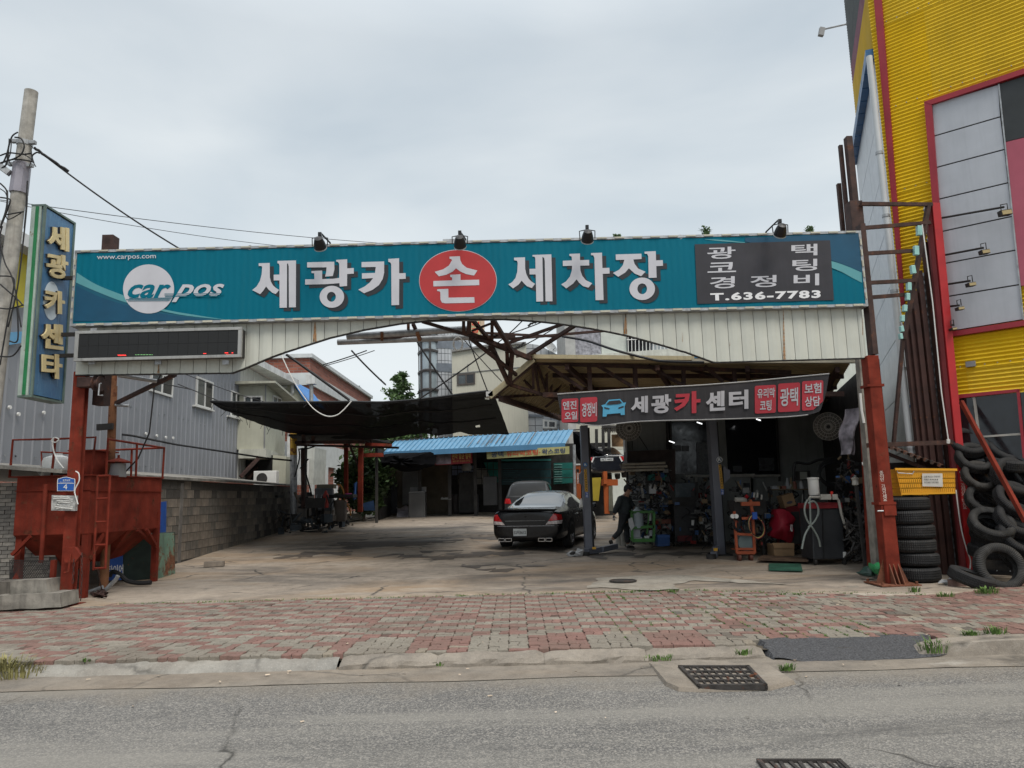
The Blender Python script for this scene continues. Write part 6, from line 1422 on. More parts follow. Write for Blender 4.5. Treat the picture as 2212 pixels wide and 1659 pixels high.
t=thing('grey_pipes','two long grey pipes slung side by side under the sign arch with rusty hangers','pipe',P('b7',400,180,12.2))
mk('pipe',MB().cyl(P('b7',-330,185,12.1),P('b7',860,110,12.1),.055,n=10),galv,t,smooth=True);mk('pipe',MB().cyl(P('b7',-420,240,12.4),P('b7',870,190,12.4),.05,n=10),galv,t,smooth=True);mk('flat_bar',MB().beam(P('b7',-200,190,12.3),P('b7',1300,188,12.6),.045,.06),brownp,t)
for x in(265,10,350):mk('hanger',MB().beam(P('b7',x,60 if x==265 else 150,12),P('b7',x+(0 if x<300 else 25),150 if x==265 else 215,12.2),.05),mat('orange_rust_pipe',(0,0,0)),t)
mk('hanger',MB().beam(P('b7',310,60,12),P('b7',380,215,12.3),.05),brownp,t)
o=mk('coiled_wire',MB().tube([P('b7',740+45*cos(k*.55)+k*.4,255+65*sin(k*.55),12.2)for k in range(30)],.009,4),whitem);tag(o,'coil of pale wire hanging from the lower pipe','wire')
# ================================================================== GARAGE
tanroof=mat('tan_roof_sheet',(.30,.235,.13),rough=.6,var=.1,bump=.02,streak=.3,dirt=(.12,.09,.05))
gar=thing('garage','open fronted repair garage with a tan sheet roof on brown trusses at right','garage',(4.5,17,.2))
A_,R_,A2_,R2_=V((.44,13.6,4.12)),V((6.35,13.7,3.92)),V((2.5,20,3.75)),V((8.4,20,3.75))
B_p,B2_p=V((-.36,13.6,3.44)),V((2.1,19.4,3.40))
def sheet(p00,p10,p01,p11,n,h=.03):
 mb=MB();nr=(p10-p00).cross(p01-p00).normalized();pr=[(0,0),(.35,0),(.5,1),(.85,1)]
 for k in range(n):
  for t_,hh in pr:u=(k+t_)/n;mb.v+=[p00.lerp(p10,u)+nr*h*hh,p01.lerp(p11,u)+nr*h*hh]
 mb.v+=[p10,p11]
 for k in range(len(mb.v)//2-1):mb.f.append((2*k,2*k+2,2*k+3,2*k+1))
 return mb
mk('roof_sheet',sheet(A_,A2_,R_,R2_,34),tanroof,gar)
mk('roof_sheet',sheet(A_,A2_,B_p,B2_p,34),tanroof,gar)
mk('roof_topping',MB().hexa([A_+V((0,0,.05)),R_+V((0,0,.05)),R2_+V((0,0,.05)),A2_+V((0,0,.05)),A_+V((0,0,.07)),R_+V((0,0,.07)),R2_+V((0,0,.07)),A2_+V((0,0,.07))]),mat('roof_top_blue',(.05,.16,.30),rough=.5),gar)
fasc=mat('cream_fascia',(.42,.37,.24),rough=.6,streak=.3)
m_=A_.lerp(R_,.5)
mk('fascia',MB().beam(A_+V((-.1,-.06,.03)),m_+V((0,-.06,.03)),.10,.075),fasc,gar);mk('fascia',MB().beam(m_+V((-.05,-.07,-.02)),R_+V((.1,-.07,.01)),.10,.075),mat('grey_fascia',(.36,.34,.27),rough=.6,streak=.3),gar)
mk('barge_board',MB().beam(A_+V((-.03,-.05,-.02)),B_p+V((-.06,-.05,-.02)),.10,.10),fasc,gar)
mk('gutter_end',MB().slab([P('b7',x,y,13.5)for x,y in((1015,718),(1080,712),(1085,760),(1018,765))],(0,.3,0)),eave,gar)
mk('blue_ridge',MB().slab([P('z7',x,y,14.1)for x,y in((60,1400),(350,1402),(520,1415),(900,1425),(1390,1440),(1390,1455),(200,1420))],(0,1.2,0)),br_,gar)
gb7=[((1215,640,13.55),(1745,800,14.2),.07),((1100,775,13.55),(1580,745,15.5),.06),((1160,785,13.6),(1745,978,17.5),.12),((1475,440,13.6),(1245,640,13.55),.09),((1470,445,13.65),(1475,690,13.9),.06),((1490,450,13.7),(1530,720,14.4),.06),((1520,470,13.8),(1605,720,15.2),.06),((1600,480,14.6),(1605,735,15),.07),((1645,520,15.2),(1650,740,15.4),.07),((1780,590,16),(1680,735,15.6),.06),((1355,575,14),(1465,690,14.4),.05),((1365,570,14.6),(1700,720,16),.06),((1820,620,15.8),(1880,730,16),.06),((1140,730,13.6),(1460,470,13.8),.06),((1130,735,13.6),(1160,775,13.6),.05),((1590,870,15.5),(1680,795,15.5),.06)]
for a,b,w in gb7:mk('truss_bar',MB().beam(P('b7',*a),P('b7',*b),w*.8),brownp,gar)
gb4=[((20,128,13.8),(1660,190,14.0),.07),((360,150,13.85),(366,310,13.85),.08),((385,128,13.85),(660,295,13.85),.06),((655,160,13.9),(662,300,13.9),.08),((740,145,13.9),(965,275,13.9),.06),((968,170,13.9),(970,300,13.9),.07),((1105,150,13.9),(1225,250,13.9),.06),((1295,185,13.9),(1300,260,13.9),.07),((100,150,13.85),(320,300,13.85),.06),((1020,175,14),(1290,245,14.5),.05),((1530,195,14),(1700,225,14),.06),((600,140,15.5),(900,250,18),.10),((1100,160,15),(1260,260,18),.10),((60,335,13.9),(2000,330,13.95),.09)]
for a,b,w in gb4:mk('truss_bar',MB().beam(P('b4',*a),P('b4',*b),w),brownp,gar)
for k in range(4):y=14.8+k*1.4;f_=(y-13.6)/6.4;mk('purlin',MB().beam(A_.lerp(A2_,f_)-V((0,0,.05)),R_.lerp(R2_,f_)-V((0,0,.05)),.06,.10),brownp,gar)
for k in range(4):f_=k/3.5;mk('rafter',MB().beam(A_.lerp(R_,f_+.1)-V((0,0,.14)),A2_.lerp(R2_,f_+.1)-V((0,0,.14)),.08,.10),brownp,gar)
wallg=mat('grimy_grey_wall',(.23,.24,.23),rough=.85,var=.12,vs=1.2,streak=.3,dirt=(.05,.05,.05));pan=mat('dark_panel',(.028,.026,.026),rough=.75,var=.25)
BY=19.8
def BW(z,x,y,off=0):return P(z,x,y,BY-off)
xl_=BW('b5',720,100).x;xr_=8.3
mk('back_wall',MB().bx(xl_,xr_,BY,BY+.15,.2,3.78),wallg,gar)
mk('reflection_block',MB().hexa([(3.25,20.0,.2),(8.4,20.0,.2),(9.5,28,.2),(4.75,28,.2),(3.25,20.0,3.7),(8.4,20.0,3.7),(9.5,28,3.7),(4.75,28,3.7)]),pan,gar)  # unseen dark block added so the black sedan's side reflects something dark
mk('white_corner',MB().slab([P('b5',x,y,BY-.3)for x,y in((715,160),(738,160),(750,445),(728,440))],(0,.3,0)),mat('dull_white',(.33,.33,.32),rough=.7),gar)
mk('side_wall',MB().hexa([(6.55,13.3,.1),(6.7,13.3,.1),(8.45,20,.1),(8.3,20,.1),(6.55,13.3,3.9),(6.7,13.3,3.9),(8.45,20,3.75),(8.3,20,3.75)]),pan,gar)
q=[BW('b5',x,y,.02)for x,y in((1185,30),(1690,30),(1700,600),(1200,600))];mk('glass_front',MB().slab(q,(0,.01,0)),dglass,gar)
q=[BW('b6',x,y,.02)for x,y in((130,120),(610,110),(640,640),(160,640))];mk('glass_front',MB().slab(q,(0,.01,0)),dglass,gar)
alum=mat('dull_aluminium',(.38,.365,.33),rough=.55,var=.15,streak=.3)
for a,b,w in((('b5',1380,620),('b5',1725,618),.10),(('b5',1870,612),('b5',2130,606),.10),(('b6',180,650),('b6',640,645),.11),(('b5',1490,640),('b5',1492,690),.06),(('b6',378,660),('b6',380,810),.06),(('b5',2100,640),('b5',2105,800),.06),(('b5',1180,20),('b5',1190,330),.07),(('b5',1215,20),('b5',1225,330),.05),(('b6',608,110),('b6',640,700),.05)):
 mk('window_rail',MB().beam(BW(*a,.08),BW(*b,.08),w,.05),alum if a[2]>200 else darksteel,gar)
refl=mat('faint_reflection',(.06,.065,.07),rough=.3)  # reflections in the glass front, painted as faint lighter quads
for q in(((1225,285),(1330,285),(1335,350),(1235,352)),((1340,290),(1420,290),(1420,350),(1345,350)),((1500,250),(1690,255),(1695,600),(1510,590)),((1560,720),(1630,720),(1630,765),(1560,765)),((1690,748),(1725,748),(1725,800),(1692,798))):mk('notice_or_reflection',MB().quad(*[BW('b5',x,y,.05)for x,y in q]),refl if q[0][1]<600 else mat('grey_paper',(.25,.25,.26),bump=0),gar)
for q in(((200,555),(290,555),(290,610),(205,612)),((440,480),(590,480),(590,600),(450,600)),((25,760),(60,760),(60,800),(28,798)),((300,715),(365,715),(368,790),(305,790))):mk('notice_or_reflection',MB().quad(*[BW('b6',x,y,.05)for x,y in q]),refl,gar)
tube_on=mat('lit_tube',(.9,.9,.9),bump=0,emit=((.95,.98,1),1.1))
for z,a,b in(('b5',(1508,35),(1558,52)),('b5',(1205,240),(1257,258)),('b4',(1440,492),(1462,500)),('b5',(2160,2),(2195,14))):o=mk('tube_lamp',MB().cyl(P(z,*a,18.8),P(z,*b,18.6),.014,n=8),tube_on);tag(o,{35:'lit white tube lamp deep in the garage, below the middle of the banner',240:'short lit tube lamp at the left edge of the garage glass front',492:'tiny lit lamp right under the banner edge, near its red boxes',2:'lit tube lamp just under the right half of the banner'}[a[1]],'lamp')
o=mk('concrete_pillar',MB().hexa([(5.70,12.05,.15),(5.86,12.05,.15),(5.86,12.25,.15),(5.70,12.25,.15),(5.74,12.05,3.75),(5.84,12.05,3.75),(5.84,12.2,3.75),(5.74,12.2,3.75)]),conc_old);tag(o,'thin grey concrete pillar right behind the red right gate post','pillar')
o=mk('red_pillar',MB().beam((6.03,12.9,.15),P('b3',380,310,12.9),.13),redp);tag(o,'dark red steel pillar left of the thin concrete pillar','pillar')
vtext('박스','b3',((435,665),(440,710)),12.82,o,.06)if False else None
o=mk('rolled_tarp',MB().grid(lambda u,v:P('b6',1250+110*u-40*v*(1-u)+12*sin(v*9),20+430*v,13.2)+V((0,.12*sin(u*5+v*3),0)),10,18),mat('grey_lilac_tarp',(.13,.12,.14),rough=.6,var=.5,vs=5,bump=.6,bs=8),smooth=True);tag(o,'rolled grey tarp hanging at the right end of the garage','tarp')
o=mk('white_conduit',MB().tube([P('b3',x,y,12.0)for x,y in((345,90),(355,210),(372,305))],.02,6),whitem);tag(o,'short white conduit between the red and concrete pillars','conduit')
for pts,Y,lb,m__ in(([(365,585),(385,568),(430,570),(440,620),(400,625),(365,610),(360,590)],12.4,'white cable loop tied round the dark red pillar',whitem),([(478,60),(500,250),(515,380),(520,440)],11.35,'white cord hanging down beside the right gate post',whitem),([(800,0),(940,20)],11.6,'x',None)):
 if m__:o=mk('hanging_rope',MB().tube([P('b3',x,y,Y)for x,y in smooth_curve(pts,4)],.010,5),m__);tag(o,lb,'cord')
o=mk('hanging_rope',MB().tube([P('b2',795,340,12.05),P('b2',870,900,12.0),P('b2',935,1560,12.0),P('b3',985,430,12.0)],.010,5),whitem);tag(o,'long white cord running from the top lamp down to the red corner post','cord')
mb=MB()
for k in range(4):mb.tube([P('b3',985+12*sin(j*1.1+k),430+k*6+4*cos(j*1.1),12.05)for j in range(7)],.010,4)
o=mk('cord_knot',mb,whitem);tag(o,'white cord wound round the tie bar at the red corner post','cord')
o=mk('hanging_rope',MB().tube([P('b3',x,y,12.05)for x,y in smooth_curve([(1040,790),(1060,950),(1080,1080),(1120,1230),(1145,1300),(1140,1385)],4)],.010,5),whitem);tag(o,'white cord hanging along the lower red corner post','cord')
lg=mat('lift_grey',(.115,.12,.145),rough=.45,var=.08,bump=.03,spec=.5);oy=mat('sticker_orange',(.62,.33,.03),rough=.5,bump=0,var=.05);blkp=mat('sticker_black',(.01,.01,.01),bump=0);blu=mat('sticker_blue',(.02,.08,.35),bump=0,var=.05)
def lift(X,Y,label,sgn,z='b5',strip=None,logo=None,bs_=None):
 zb_=gz(X,Y);t=thing('car_lift_post',label,'car lift',(X,Y,zb_),'grey posts of the two post car lift');w=.085
 mk('column',MB().bx(X-w,X+w,Y-.0,Y+.3,zb_,zb_+2.95),lg,t,bevel=.012)
 mk('inner_rail',MB().bx(X+w,X+w+.05,Y+.1,Y+.26,zb_+.1,zb_+2.9)if sgn>0 else MB().bx(X+w,X+w+.045,Y+.1,Y+.26,zb_,zb_+2.9),darksteel,t)
 mk('base_plate',MB().box((X,Y+.15,zb_+.012),(.42,.55,.025)),darksteel,t)
 f=lambda x,y:P(z,x,y,Y-.006)
 x0_,y0_,x1_,y1_=strip;mk('sticker',MB().slab([P(z,x,y,Y-.003)for x,y in((x0_,y0_),(x0_+30,y0_),(x1_,y1_),(x1_-32,y1_))],(0,.002,0)),oy,t)
 mk('lettering',txt('POWERREX',[f(x0_+27,y0_+4),f(x1_-4,y1_-4),f(x1_-28,y1_-4),f(x0_+5,y0_+4)],.012,spacing=1.05),blkp,t)
 x2_,y2_=x1_-30,y1_+4;mk('sticker',MB().slab([P(z,x,y,Y-.003)for x,y in((x2_,y2_),(x2_+32,y2_),(x2_+36,y2_+60),(x2_+4,y2_+60))],(0,.002,0)),blu,t)
 mk('lettering',txt('LIFT 4000',[f(x2_+28,y2_+3),f(x2_+32,y2_+57),f(x2_+8,y2_+57),f(x2_+6,y2_+3)],.01),whitem,t)
 cx_,cy_,r__=logo;mb=MB();mb.face([P(z,cx_+r__*cos(k*pi/12),cy_+r__*sin(k*pi/12),Y-.004)for k in range(24)]);mk('logo_disc',mb,whitem if sgn<0 else blu,t)
 mb=MB();mb.face([P(z,cx_+r__*.82*cos(k*pi/12),cy_+r__*.82*sin(k*pi/12),Y-.006)for k in range(24)]);mk('logo_disc',mb,mat('logo_navy',(.03,.05,.09),bump=0)if sgn<0 else mat('logo_blue',(.03,.2,.42),bump=0),t)
 mk('logo_letter',txt('R',[P(z,cx_+dx*r__,cy_+dy*r__,Y-.008)for dx,dy in((-.5,-.5),(.6,-.5),(.6,.5),(-.5,.5))],.03),whitem,t)
 mk('side_box',MB().slab([P(z,x,y,Y+.05)for x,y in bs_],(0,.18,0)),lg,t)
 return t
t1=lift(1.665,17.3,'grey car lift post beside the black sedan with an orange sticker',1,strip=(275,545,318,790),logo=(290,497,24),bs_=[(262,560),(225,600),(228,690),(268,735)])
t2=lift(4.44,16.4,'grey car lift post in the middle of the garage with a white round logo',-1,strip=(1738,497,1795,758),logo=(1750,443,32),bs_=[(1790,510),(1865,560),(1868,640),(1800,700)])
def arm(t,pts,Y0,Y1):mk('arm',MB().beam(P('b5',pts[0][0],pts[0][1],Y0),P('b5',pts[1][0],pts[1][1],Y1),.14,.12),lg,t,bevel=.01)
arm(t1,((300,1440),(470,1420)),17.0,17.4);arm(t1,((460,1420),(620,1385)),17.3,17.9);c=P('b5',290,1470,17.0);mk('arm_pad',MB().cyl(c-V((0,0,.07)),c+V((0,0,.05)),.10,n=14),darksteel,t1)
mk('marker',MB().box(P('b5',385,1405,16.95),(.08,.02,.05)),oy,t1)
arm(t2,((1720,1400),(1690,1480)),16.5,15.9);c=P('b5',1660,1500,15.8);mk('arm_pad',MB().cyl(c-V((0,0,.08)),c+V((0,0,.05)),.10,n=14),darksteel,t2);mk('guard_hoop',MB().tube([P('b5',x,y,16.1)for x,y in((1690,1480),(1690,1400),(1745,1395),(1750,1470))],.02,6),lg,t2)
mk('marker',MB().box(P('b5',1708,1420,16.0),(.08,.02,.06)),oy,t2)
t=thing('orange_lift_post','orange car lift post with white lettering behind the black sedan','car lift',(P('b5',215,900,24).x,24,.4));orp=mat('orange_paint',(.33,.075,.016),rough=.5,var=.1)
q=[P('b5',x,y,24)for x,y in((190,490),(236,488),(240,920),(200,918))];q[2].z=q[3].z=.4;mk('column',MB().slab(q,(0,.3,0)),orp,t);mk('lettering',txt('HESHBON',[P('b5',215,575,23.98),P('b5',218,700,23.98),P('b5',200,700,23.98),P('b5',198,575,23.98)],.012),whitem,t);mk('logo_disc',MB().cyl(P('b5',207,560,23.99),P('b5',207,560,23.97),.05,n=12),blkp,t);mk('cap',MB().slab([P('b5',x,y,23.97)for x,y in((190,486),(236,486),(236,500),(190,502))],(0,.3,0)),whitem,t)
t=thing('orange_crossbeam_lift','orange lift crossbeam and legs under the raised dark car','car lift',(P('b5',550,900,30).x,30,.5))
for pts,w in((((465,690),(640,690)),.25),(((515,720),(525,1030)),.2),(((480,640),(520,640)),.5)):mk('beam',MB().beam(P('b5',*pts[0],30),P('b5',*pts[1],30),w,w),orp,t)
for x in(555,575):mk('piston',MB().beam(P('b5',x,730,29.9),P('b5',x,1000,29.9),.08),mat('olive_grey',(.12,.12,.09)),t)
o=mk('yellow_shield',MB().slab([P('b5',x,y,26)for x,y in((365,640),(462,636),(435,890),(375,890))],(0,.06,0)),mat('shield_yellow',(.42,.32,.035),rough=.5,var=.1));tag(o,'tall tapered yellow plate hanging behind the first grey lift post','panel')
o=mk('tan_board',MB().slab([P('b5',x,y,33)for x,y in((575,170),(712,160),(712,300),(580,300))],(0,.05,0)),mat('tan_board_m',(.26,.15,.07),var=.5,vs=3));tag(o,'brown stained board above the raised car','board')
t=thing('corrugated_lean_to','small corrugated lean-to roof on thin posts above the raised car','shed',P('b5',560,130,32))
mk('roof_sheet',sheet(P('b5',460,100,32),P('b5',720,95,32),P('b5',490,150,35),P('b5',715,148,35),12,.06),greyg,t)
for x in(410,482,545):mk('post',MB().beam(P('b5',x,110,32),P('b5',x+3,330,32),.12),darksteel,t)
mk('lattice',MB().beam(P('b5',470,85,31.5),P('b5',690,82,31.5),.25,.1),darksteel,t)
o=mk('cream_back_wall',MB().slab([P('b5',x,y,36.5)for x,y in((190,60),(720,60),(720,330),(190,330))],(0,.2,0)),stained);tag(o,'cream wall seen through the gap above the raised car','wall')
BNY=13.38
bw_=lambda p:V((p.x,p.y+.035*sin(p.x*1.7+1)+.006*sin(p.x*5+p.z*3),p.z))
ban=thing('garage_banner','long black banner with white and red letters hung across the garage front','banner',P('b4',1030,350,BNY))
def bp(x,y,off=0):return bw_(P('b4',x,y,BNY))+V((0,-off,0))
tp=smooth_curve([(155,330),(680,297),(1220,262),(1903,202)],14);bt=smooth_curve([(186,515),(300,522),(430,535),(690,508),(1200,492),(1768,465),(1866,382),(1903,210)],6)
def interp(L,t_):
 d=[0]
 for a,b in zip(L,L[1:]):d.append(d[-1]+sqrt((a[0]-b[0])**2+(a[1]-b[1])**2))
 s_=d[-1]*t_;j=max(i for i in range(len(d))if d[i]<=s_+1e-9);j=min(j,len(L)-2);u=(s_-d[j])/max(1e-9,d[j+1]-d[j]);return(L[j][0]*(1-u)+L[j+1][0]*u,L[j][1]*(1-u)+L[j+1][1]*u)
def topy(x):
 for a,b in zip(tp,tp[1:]):
  if a[0]<=x<=b[0]:return a[1]+(b[1]-a[1])*(x-a[0])/(b[0]-a[0])
 return tp[0][1]if x<tp[0][0]else tp[-1][1]
def boty(x):
 for a,b in zip(bt,bt[1:]):
  if a[0]<=x<=b[0]:return a[1]+(b[1]-a[1])*(x-a[0])/max(1e-6,b[0]-a[0])
 return bt[0][1]if x<bt[0][0]else bt[-1][1]
def bf(u,v):
 x=155+(1903-155)*u;y0_=topy(x);y1_=boty(max(x,187));
 if x<187:y1_=y0_+(515-330)*((x-155)/32.0)
 return bp(x,y0_+(y1_-y0_)*v)
mb=MB();mb.grid(bf,130,10);mk('cloth',mb,mat('banner_black',(.032,.031,.036),rough=.6,var=.15,bump=.05,streak=.35,dirt=(.09,.085,.09)),ban,smooth=True)
mk('edge_cord',MB().tube([bp(155+(1903-155)*k/60,topy(155+(1903-155)*k/60),.005)for k in range(61)],.012,5),mat('cord_grey',(.4,.4,.4),bump=0),ban);mk('edge_cord',MB().tube([bp(x,boty(x),.005)for x in[300+(1768-300)*k/60 for k in range(61)]],.011,5),mat('cord_grey',(0,0,0)),ban)
def rrect(x0_,y0_,x1_,y1_,sl,r__=12,n=4,off=.008):
 pts=[]
 for cx_,cy_,a0 in((x1_-r__,y0_+r__,-90),(x1_-r__,y1_-r__,0),(x0_+r__,y1_-r__,90),(x0_+r__,y0_+r__,180)):
  for k in range(n+1):a=radians(a0+90*k/n);x=cx_+r__*cos(a);pts.append((x,cy_+r__*sin(a)+sl*(x-x0_)))
 return pts
redb=mat('banner_red_box',(.46,.04,.06),rough=.55,var=.06,bump=0,streak=.15,dirt=(.3,.04,.05))
for x0_,y0_,x1_,y1_ in((182,362,290,515),(301,355,411,514),(1430,277,1565,457),(1578,264,1716,448),(1728,250,1865,440)):
 pts=rrect(x0_,y0_,x1_,y1_,-.05)
 if x0_>1700:pts=[(x,y)for x,y in pts if not(x>1835 and y>400)];pts.insert(5,(1862,378));pts.insert(6,(1800,434))
 mk('red_box',tri_poly([bp(x,y,.016)for x,y in pts]),redb,ban)
def bt_(s_,x0_,y0_,x1_,y1_,mt,sl=-.06,b_=.03,nm='lettering'):
 d_=sl*(x1_-x0_);qq=[P('b4',x,y,BNY)for x,y in((x0_,y0_),(x1_,y0_+d_),(x1_,y1_+d_),(x0_,y1_))]
 mk(nm,txt(s_,qq,b_,push=lambda p:bw_(p)+V((0,-.026,0))),mt,ban)
for a in(('엔진',190,378,278,432),('오일',202,446,282,498),('경정비',312,390,406,480),('유리막',1446,296,1558,358),('코팅',1462,372,1536,440),('광택',1590,296,1702,412),('보험',1743,266,1850,332),('상담',1745,350,1842,415)):bt_(*a,whitep,b_=.022)
for s_,a,m__ in(('세',(626,350,736,458),whitep),('광',(757,340,886,460),whitep),('카',(904,320,1078,462),redb),('센',(1113,316,1237,442),whitep),('터',(1262,308,1388,432),whitep)):bt_(s_,*a,m__,b_=.04)
cyan=mat('banner_cyan',(.10,.42,.66),rough=.5,var=.04,bump=0)
car_=[(445,478),(447,420),(436,405),(462,398),(482,370),(558,364),(578,388),(596,386),(590,402),(586,412),(587,466),(562,468),(560,455),(472,462),(470,477)]
mk('car_icon',tri_poly([bp(x,y,.022)for x,y in car_]),cyan,ban);mk('car_icon_hole',tri_poly([bp(x,y,.028)for x,y in((468,400),(487,378),(553,372),(570,390),(540,398),(492,402))]),mat('banner_black',(0,0,0)),ban)
for pts in(((455,416),(490,425),(488,432),(456,426)),((545,420),(580,408),(580,418),(548,428))):mk('car_icon_hole',tri_poly([bp(x,y,.028)for x,y in pts]),mat('banner_black',(0,0,0)),ban)
def fan(c,label,r__=.3,ax=(0,-1,-.1),cord=None):
 t=thing('wall_fan',label,'fan',c,'large round garage fans');Mq=V(ax).to_track_quat('Z','Y').to_matrix()
 mb=MB()
 for rr in(r__,r__*.75,r__*.5,r__*.25):
  mb.tube([c+Mq@V((rr*cos(k*pi/12),rr*sin(k*pi/12),.09*(1-(rr/r__)**2)+.04))for k in range(25)],.006,4)
 for k in range(24):a=k*pi/12;mb.tube([c+Mq@V((rr*cos(a),rr*sin(a),.09*(1-(rr/r__)**2)+.04))for rr in(.04,r__*.5,r__)],.004,3)
 mk('cage',mb,alum,t,kind='stuff');mk('guard_disc',MB().lathe([(0,.03),(r__*.5,.035),(r__*.97,.0),(r__*.97,-.02),(0,-.02)],c,Mq,24),mat('fan_guard',(.10,.095,.085),rough=.5),t,smooth=True);mk('motor',MB().lathe([(0,-.22),(.09,-.2),(.1,-.02),(.04,.04),(0,.05)],c,Mq,14),darksteel,t,smooth=True)
 for k in range(4):
  a=k*pi/2;mk('blade',MB().face([c+Mq@V(p)for p in((.04*cos(a),.04*sin(a),0),(r__*.9*cos(a-.3),r__*.9*sin(a-.3),.03),(r__*.92*cos(a+.3),r__*.92*sin(a+.3),-.03))]),greyg,t)
fan(P('b5',758,100,17.5),'round wire cage fan hanging at the left end of the garage',.30);fan(P('b6',1092,185,15.5),'dim round fan on the right wall of the garage',.29,(-.4,-1,-.2))
for a,b in(((752,170),(750,440)),((800,150),(803,340)),((830,120),(970,335))):cable('fan_cord',[P('b5',*a,17.7),P('b5',*b,18.5)],.012,{752:'left vertical cord under the caged fan',800:'right vertical cord under the caged fan',830:'slanting cord from the caged fan to the dark cupboard'}[a[0]])
cable('fan_cord',[P('b6',1112,240,15.5),P('b6',1130,330,15.6),P('b6',1175,440,15.8)],.02,'dark stem running down from the right wall fan')
t=thing('overhead_cupboard','dark brown wooden cupboard high on the garage back wall over the work bench','cupboard',P('b5',1000,560,18.9))
mk('body',MB().slab([P('b5',x,y,19.0)for x,y in((752,350),(1268,328),(1272,700),(1180,700),(1180,560),(740,560))],(0,.7,0)),mat('dark_brown_wood',(.035,.022,.018),rough=.7,var=.4),t)
t=thing('strip_light_bank','bank of three unlit strip lights in a dark hood over the tool bench','light',P('b5',930,500,18.3));mk('hood',MB().slab([P('b5',x,y,18.4)for x,y in((675,480),(1165,465),(1185,530),(700,545))],(0,.3,0)),mat('hood_dark',(.06,.05,.045),rough=.5),t)
for(a,b)in(((690,495),(1160,478)),((695,527),(1180,515)),((730,562),(1150,548))):mk('tube',MB().cyl(P('b5',*a,18.3),P('b5',*b,18.3),.03,n=8),mat('unlit_tube',(.30,.27,.22),rough=.3),t)
t=thing('parts_shelf','dark metal shelf rack crowded with boxes and cans behind the mechanic','shelf',G('b5',1000,1350)+V((0,.6,0)))
SYY=19.2
for y in(690,818,970,1150):mk('shelf_board',MB().beam(P('b5',745,y,SYY),P('b5',1240,y-8,SYY),.35,.03,up=(0,0,1)),darksteel,t)
for x in(745,1000,1240):mk('upright',MB().beam(P('b5',x,560,SYY),P('b5',x,1360,SYY),.05),darksteel,t)
bxm=[mat('carton_%d'%k,c,rough=.7,var=.2,bump=0)for k,c in enumerate(((.10,.16,.30),(.32,.33,.35),(.26,.10,.07),(.02,.16,.14),(.22,.17,.10),(.5,.5,.5)))]
bn=0;shelfmb=[]
for(x0_,x1_,yb_,hs,ms)in((785,955,810,34,(0,1,1,0)),(785,950,778,30,(1,0)),(1035,1185,958,26,(0,0,1)),(1035,1180,930,22,(0,1)),(980,1150,668,80,(3,2)),(1200,1260,800,40,(0,1)),(1060,1230,1140,60,(4,2,1))):
 x=x0_
 while x<x1_-14:
  w=RND.uniform(20,42)if hs<60 else RND.uniform(60,90)
  q=[P('b5',a,b,SYY-.18)for a,b in((x,yb_-hs*RND.uniform(.7,1)),(x+w-3,yb_-hs*.9),(x+w-3,yb_),(x,yb_))];mk('carton',MB().slab(q,(0,.2,0)),bxm[RND.choice(ms)],t);x+=w
for(x0_,y0_,x1_,y1_,m__,nm)in((985,705,1060,812,5,'paper'),(890,955,965,1005,5,'paper'),(975,965,1030,1010,1,'paper'),(1220,850,1262,905,1,'can'),(935,905,985,918,5,'tray'),(925,925,985,938,1,'tray'),(810,882,880,890,5,'bar'),(1085,870,1100,890,5,'can')):
 mk(nm,MB().slab([P('b5',a,b,SYY-.25)for a,b in((x0_,y0_),(x1_,y0_+4),(x1_,y1_),(x0_,y1_))],(0,.1,0)),bxm[m__],t)
for a,b in(((1095,745),(1190,820)),((900,710),(920,870)),((1190,845),(1260,860)),((1030,700),(1060,760)),((860,940),(990,880))):mk('tool',MB().beam(P('b5',*a,SYY-.3),P('b5',*b,SYY-.3),.05),alum,t)
t=thing('diagnosis_monitor','dark standing monitor cabinet right of the parts shelf','monitor',G('b5',1370,1340)+V((0,.3,0)));mk('cabinet',MB().slab([P('b5',x,y,18.6)for x,y in((1250,850),(1500,845),(1490,1340),(1270,1345))],(0,.5,0)),mat('cabinet_black',(.02,.02,.022),rough=.5),t)
mk('screen',MB().slab([P('b5',x,y,18.5)for x,y in((1262,702),(1482,695),(1482,845),(1270,852))],(0,.08,0)),mat('screen_dim',(.04,.055,.065),rough=.25,bump=0),t);mk('frame',MB().slab([P('b5',x,y,18.55)for x,y in((1180,700),(1515,685),(1525,930),(1255,950))],(0,.05,0)),darksteel,t);mk('red_base',MB().slab([P('b5',x,y,18.5)for x,y in((1295,1272),(1450,1268),(1450,1328),(1295,1332))],(0,.05,0)),mat('dark_red',(.10,.012,.015)),t);mk('label',MB().slab([P('b5',x,y,18.48)for x,y in((1448,1100),(1475,1100),(1470,1158),(1446,1155))],(0,.02,0)),whitem,t)
t=thing('green_tool_cart','bright green steel tool cart with a grey bottle in front of the shelf','tool cart',G('b5',920,1340));gm=mat('cart_green',(.04,.165,.028),rough=.5,var=.2,rust=.1)
cY=18.0
for a,b,w in(((795,1015),(800,1325),.06),((1035,1010),(1035,1325),.06),((795,1015),(1035,1010),.06),((800,1185),(1035,1170),.06),((800,1320),(1040,1318),.08),((985,1010),(960,1250),.03)):mk('frame_bar',MB().beam(P('b5',*a,cY),P('b5',*b,cY),w),gm,t)
for a,b in(((795,1015),(1035,1010)),((800,1185),(1035,1170)),((800,1320),(1040,1318))):mk('tray',MB().slab([P('b5',*a,cY),P('b5',*b,cY),P('b5',*b,cY)+V((0,.45,0)),P('b5',*a,cY)+V((0,.45,0))],(0,0,.03)),gm,t)
for x in(815,1020):mk('castor',MB().cyl(P('b5',x-8,1350,cY+.03),P('b5',x+8,1350,cY+.03),.05,n=12),darksteel,t)
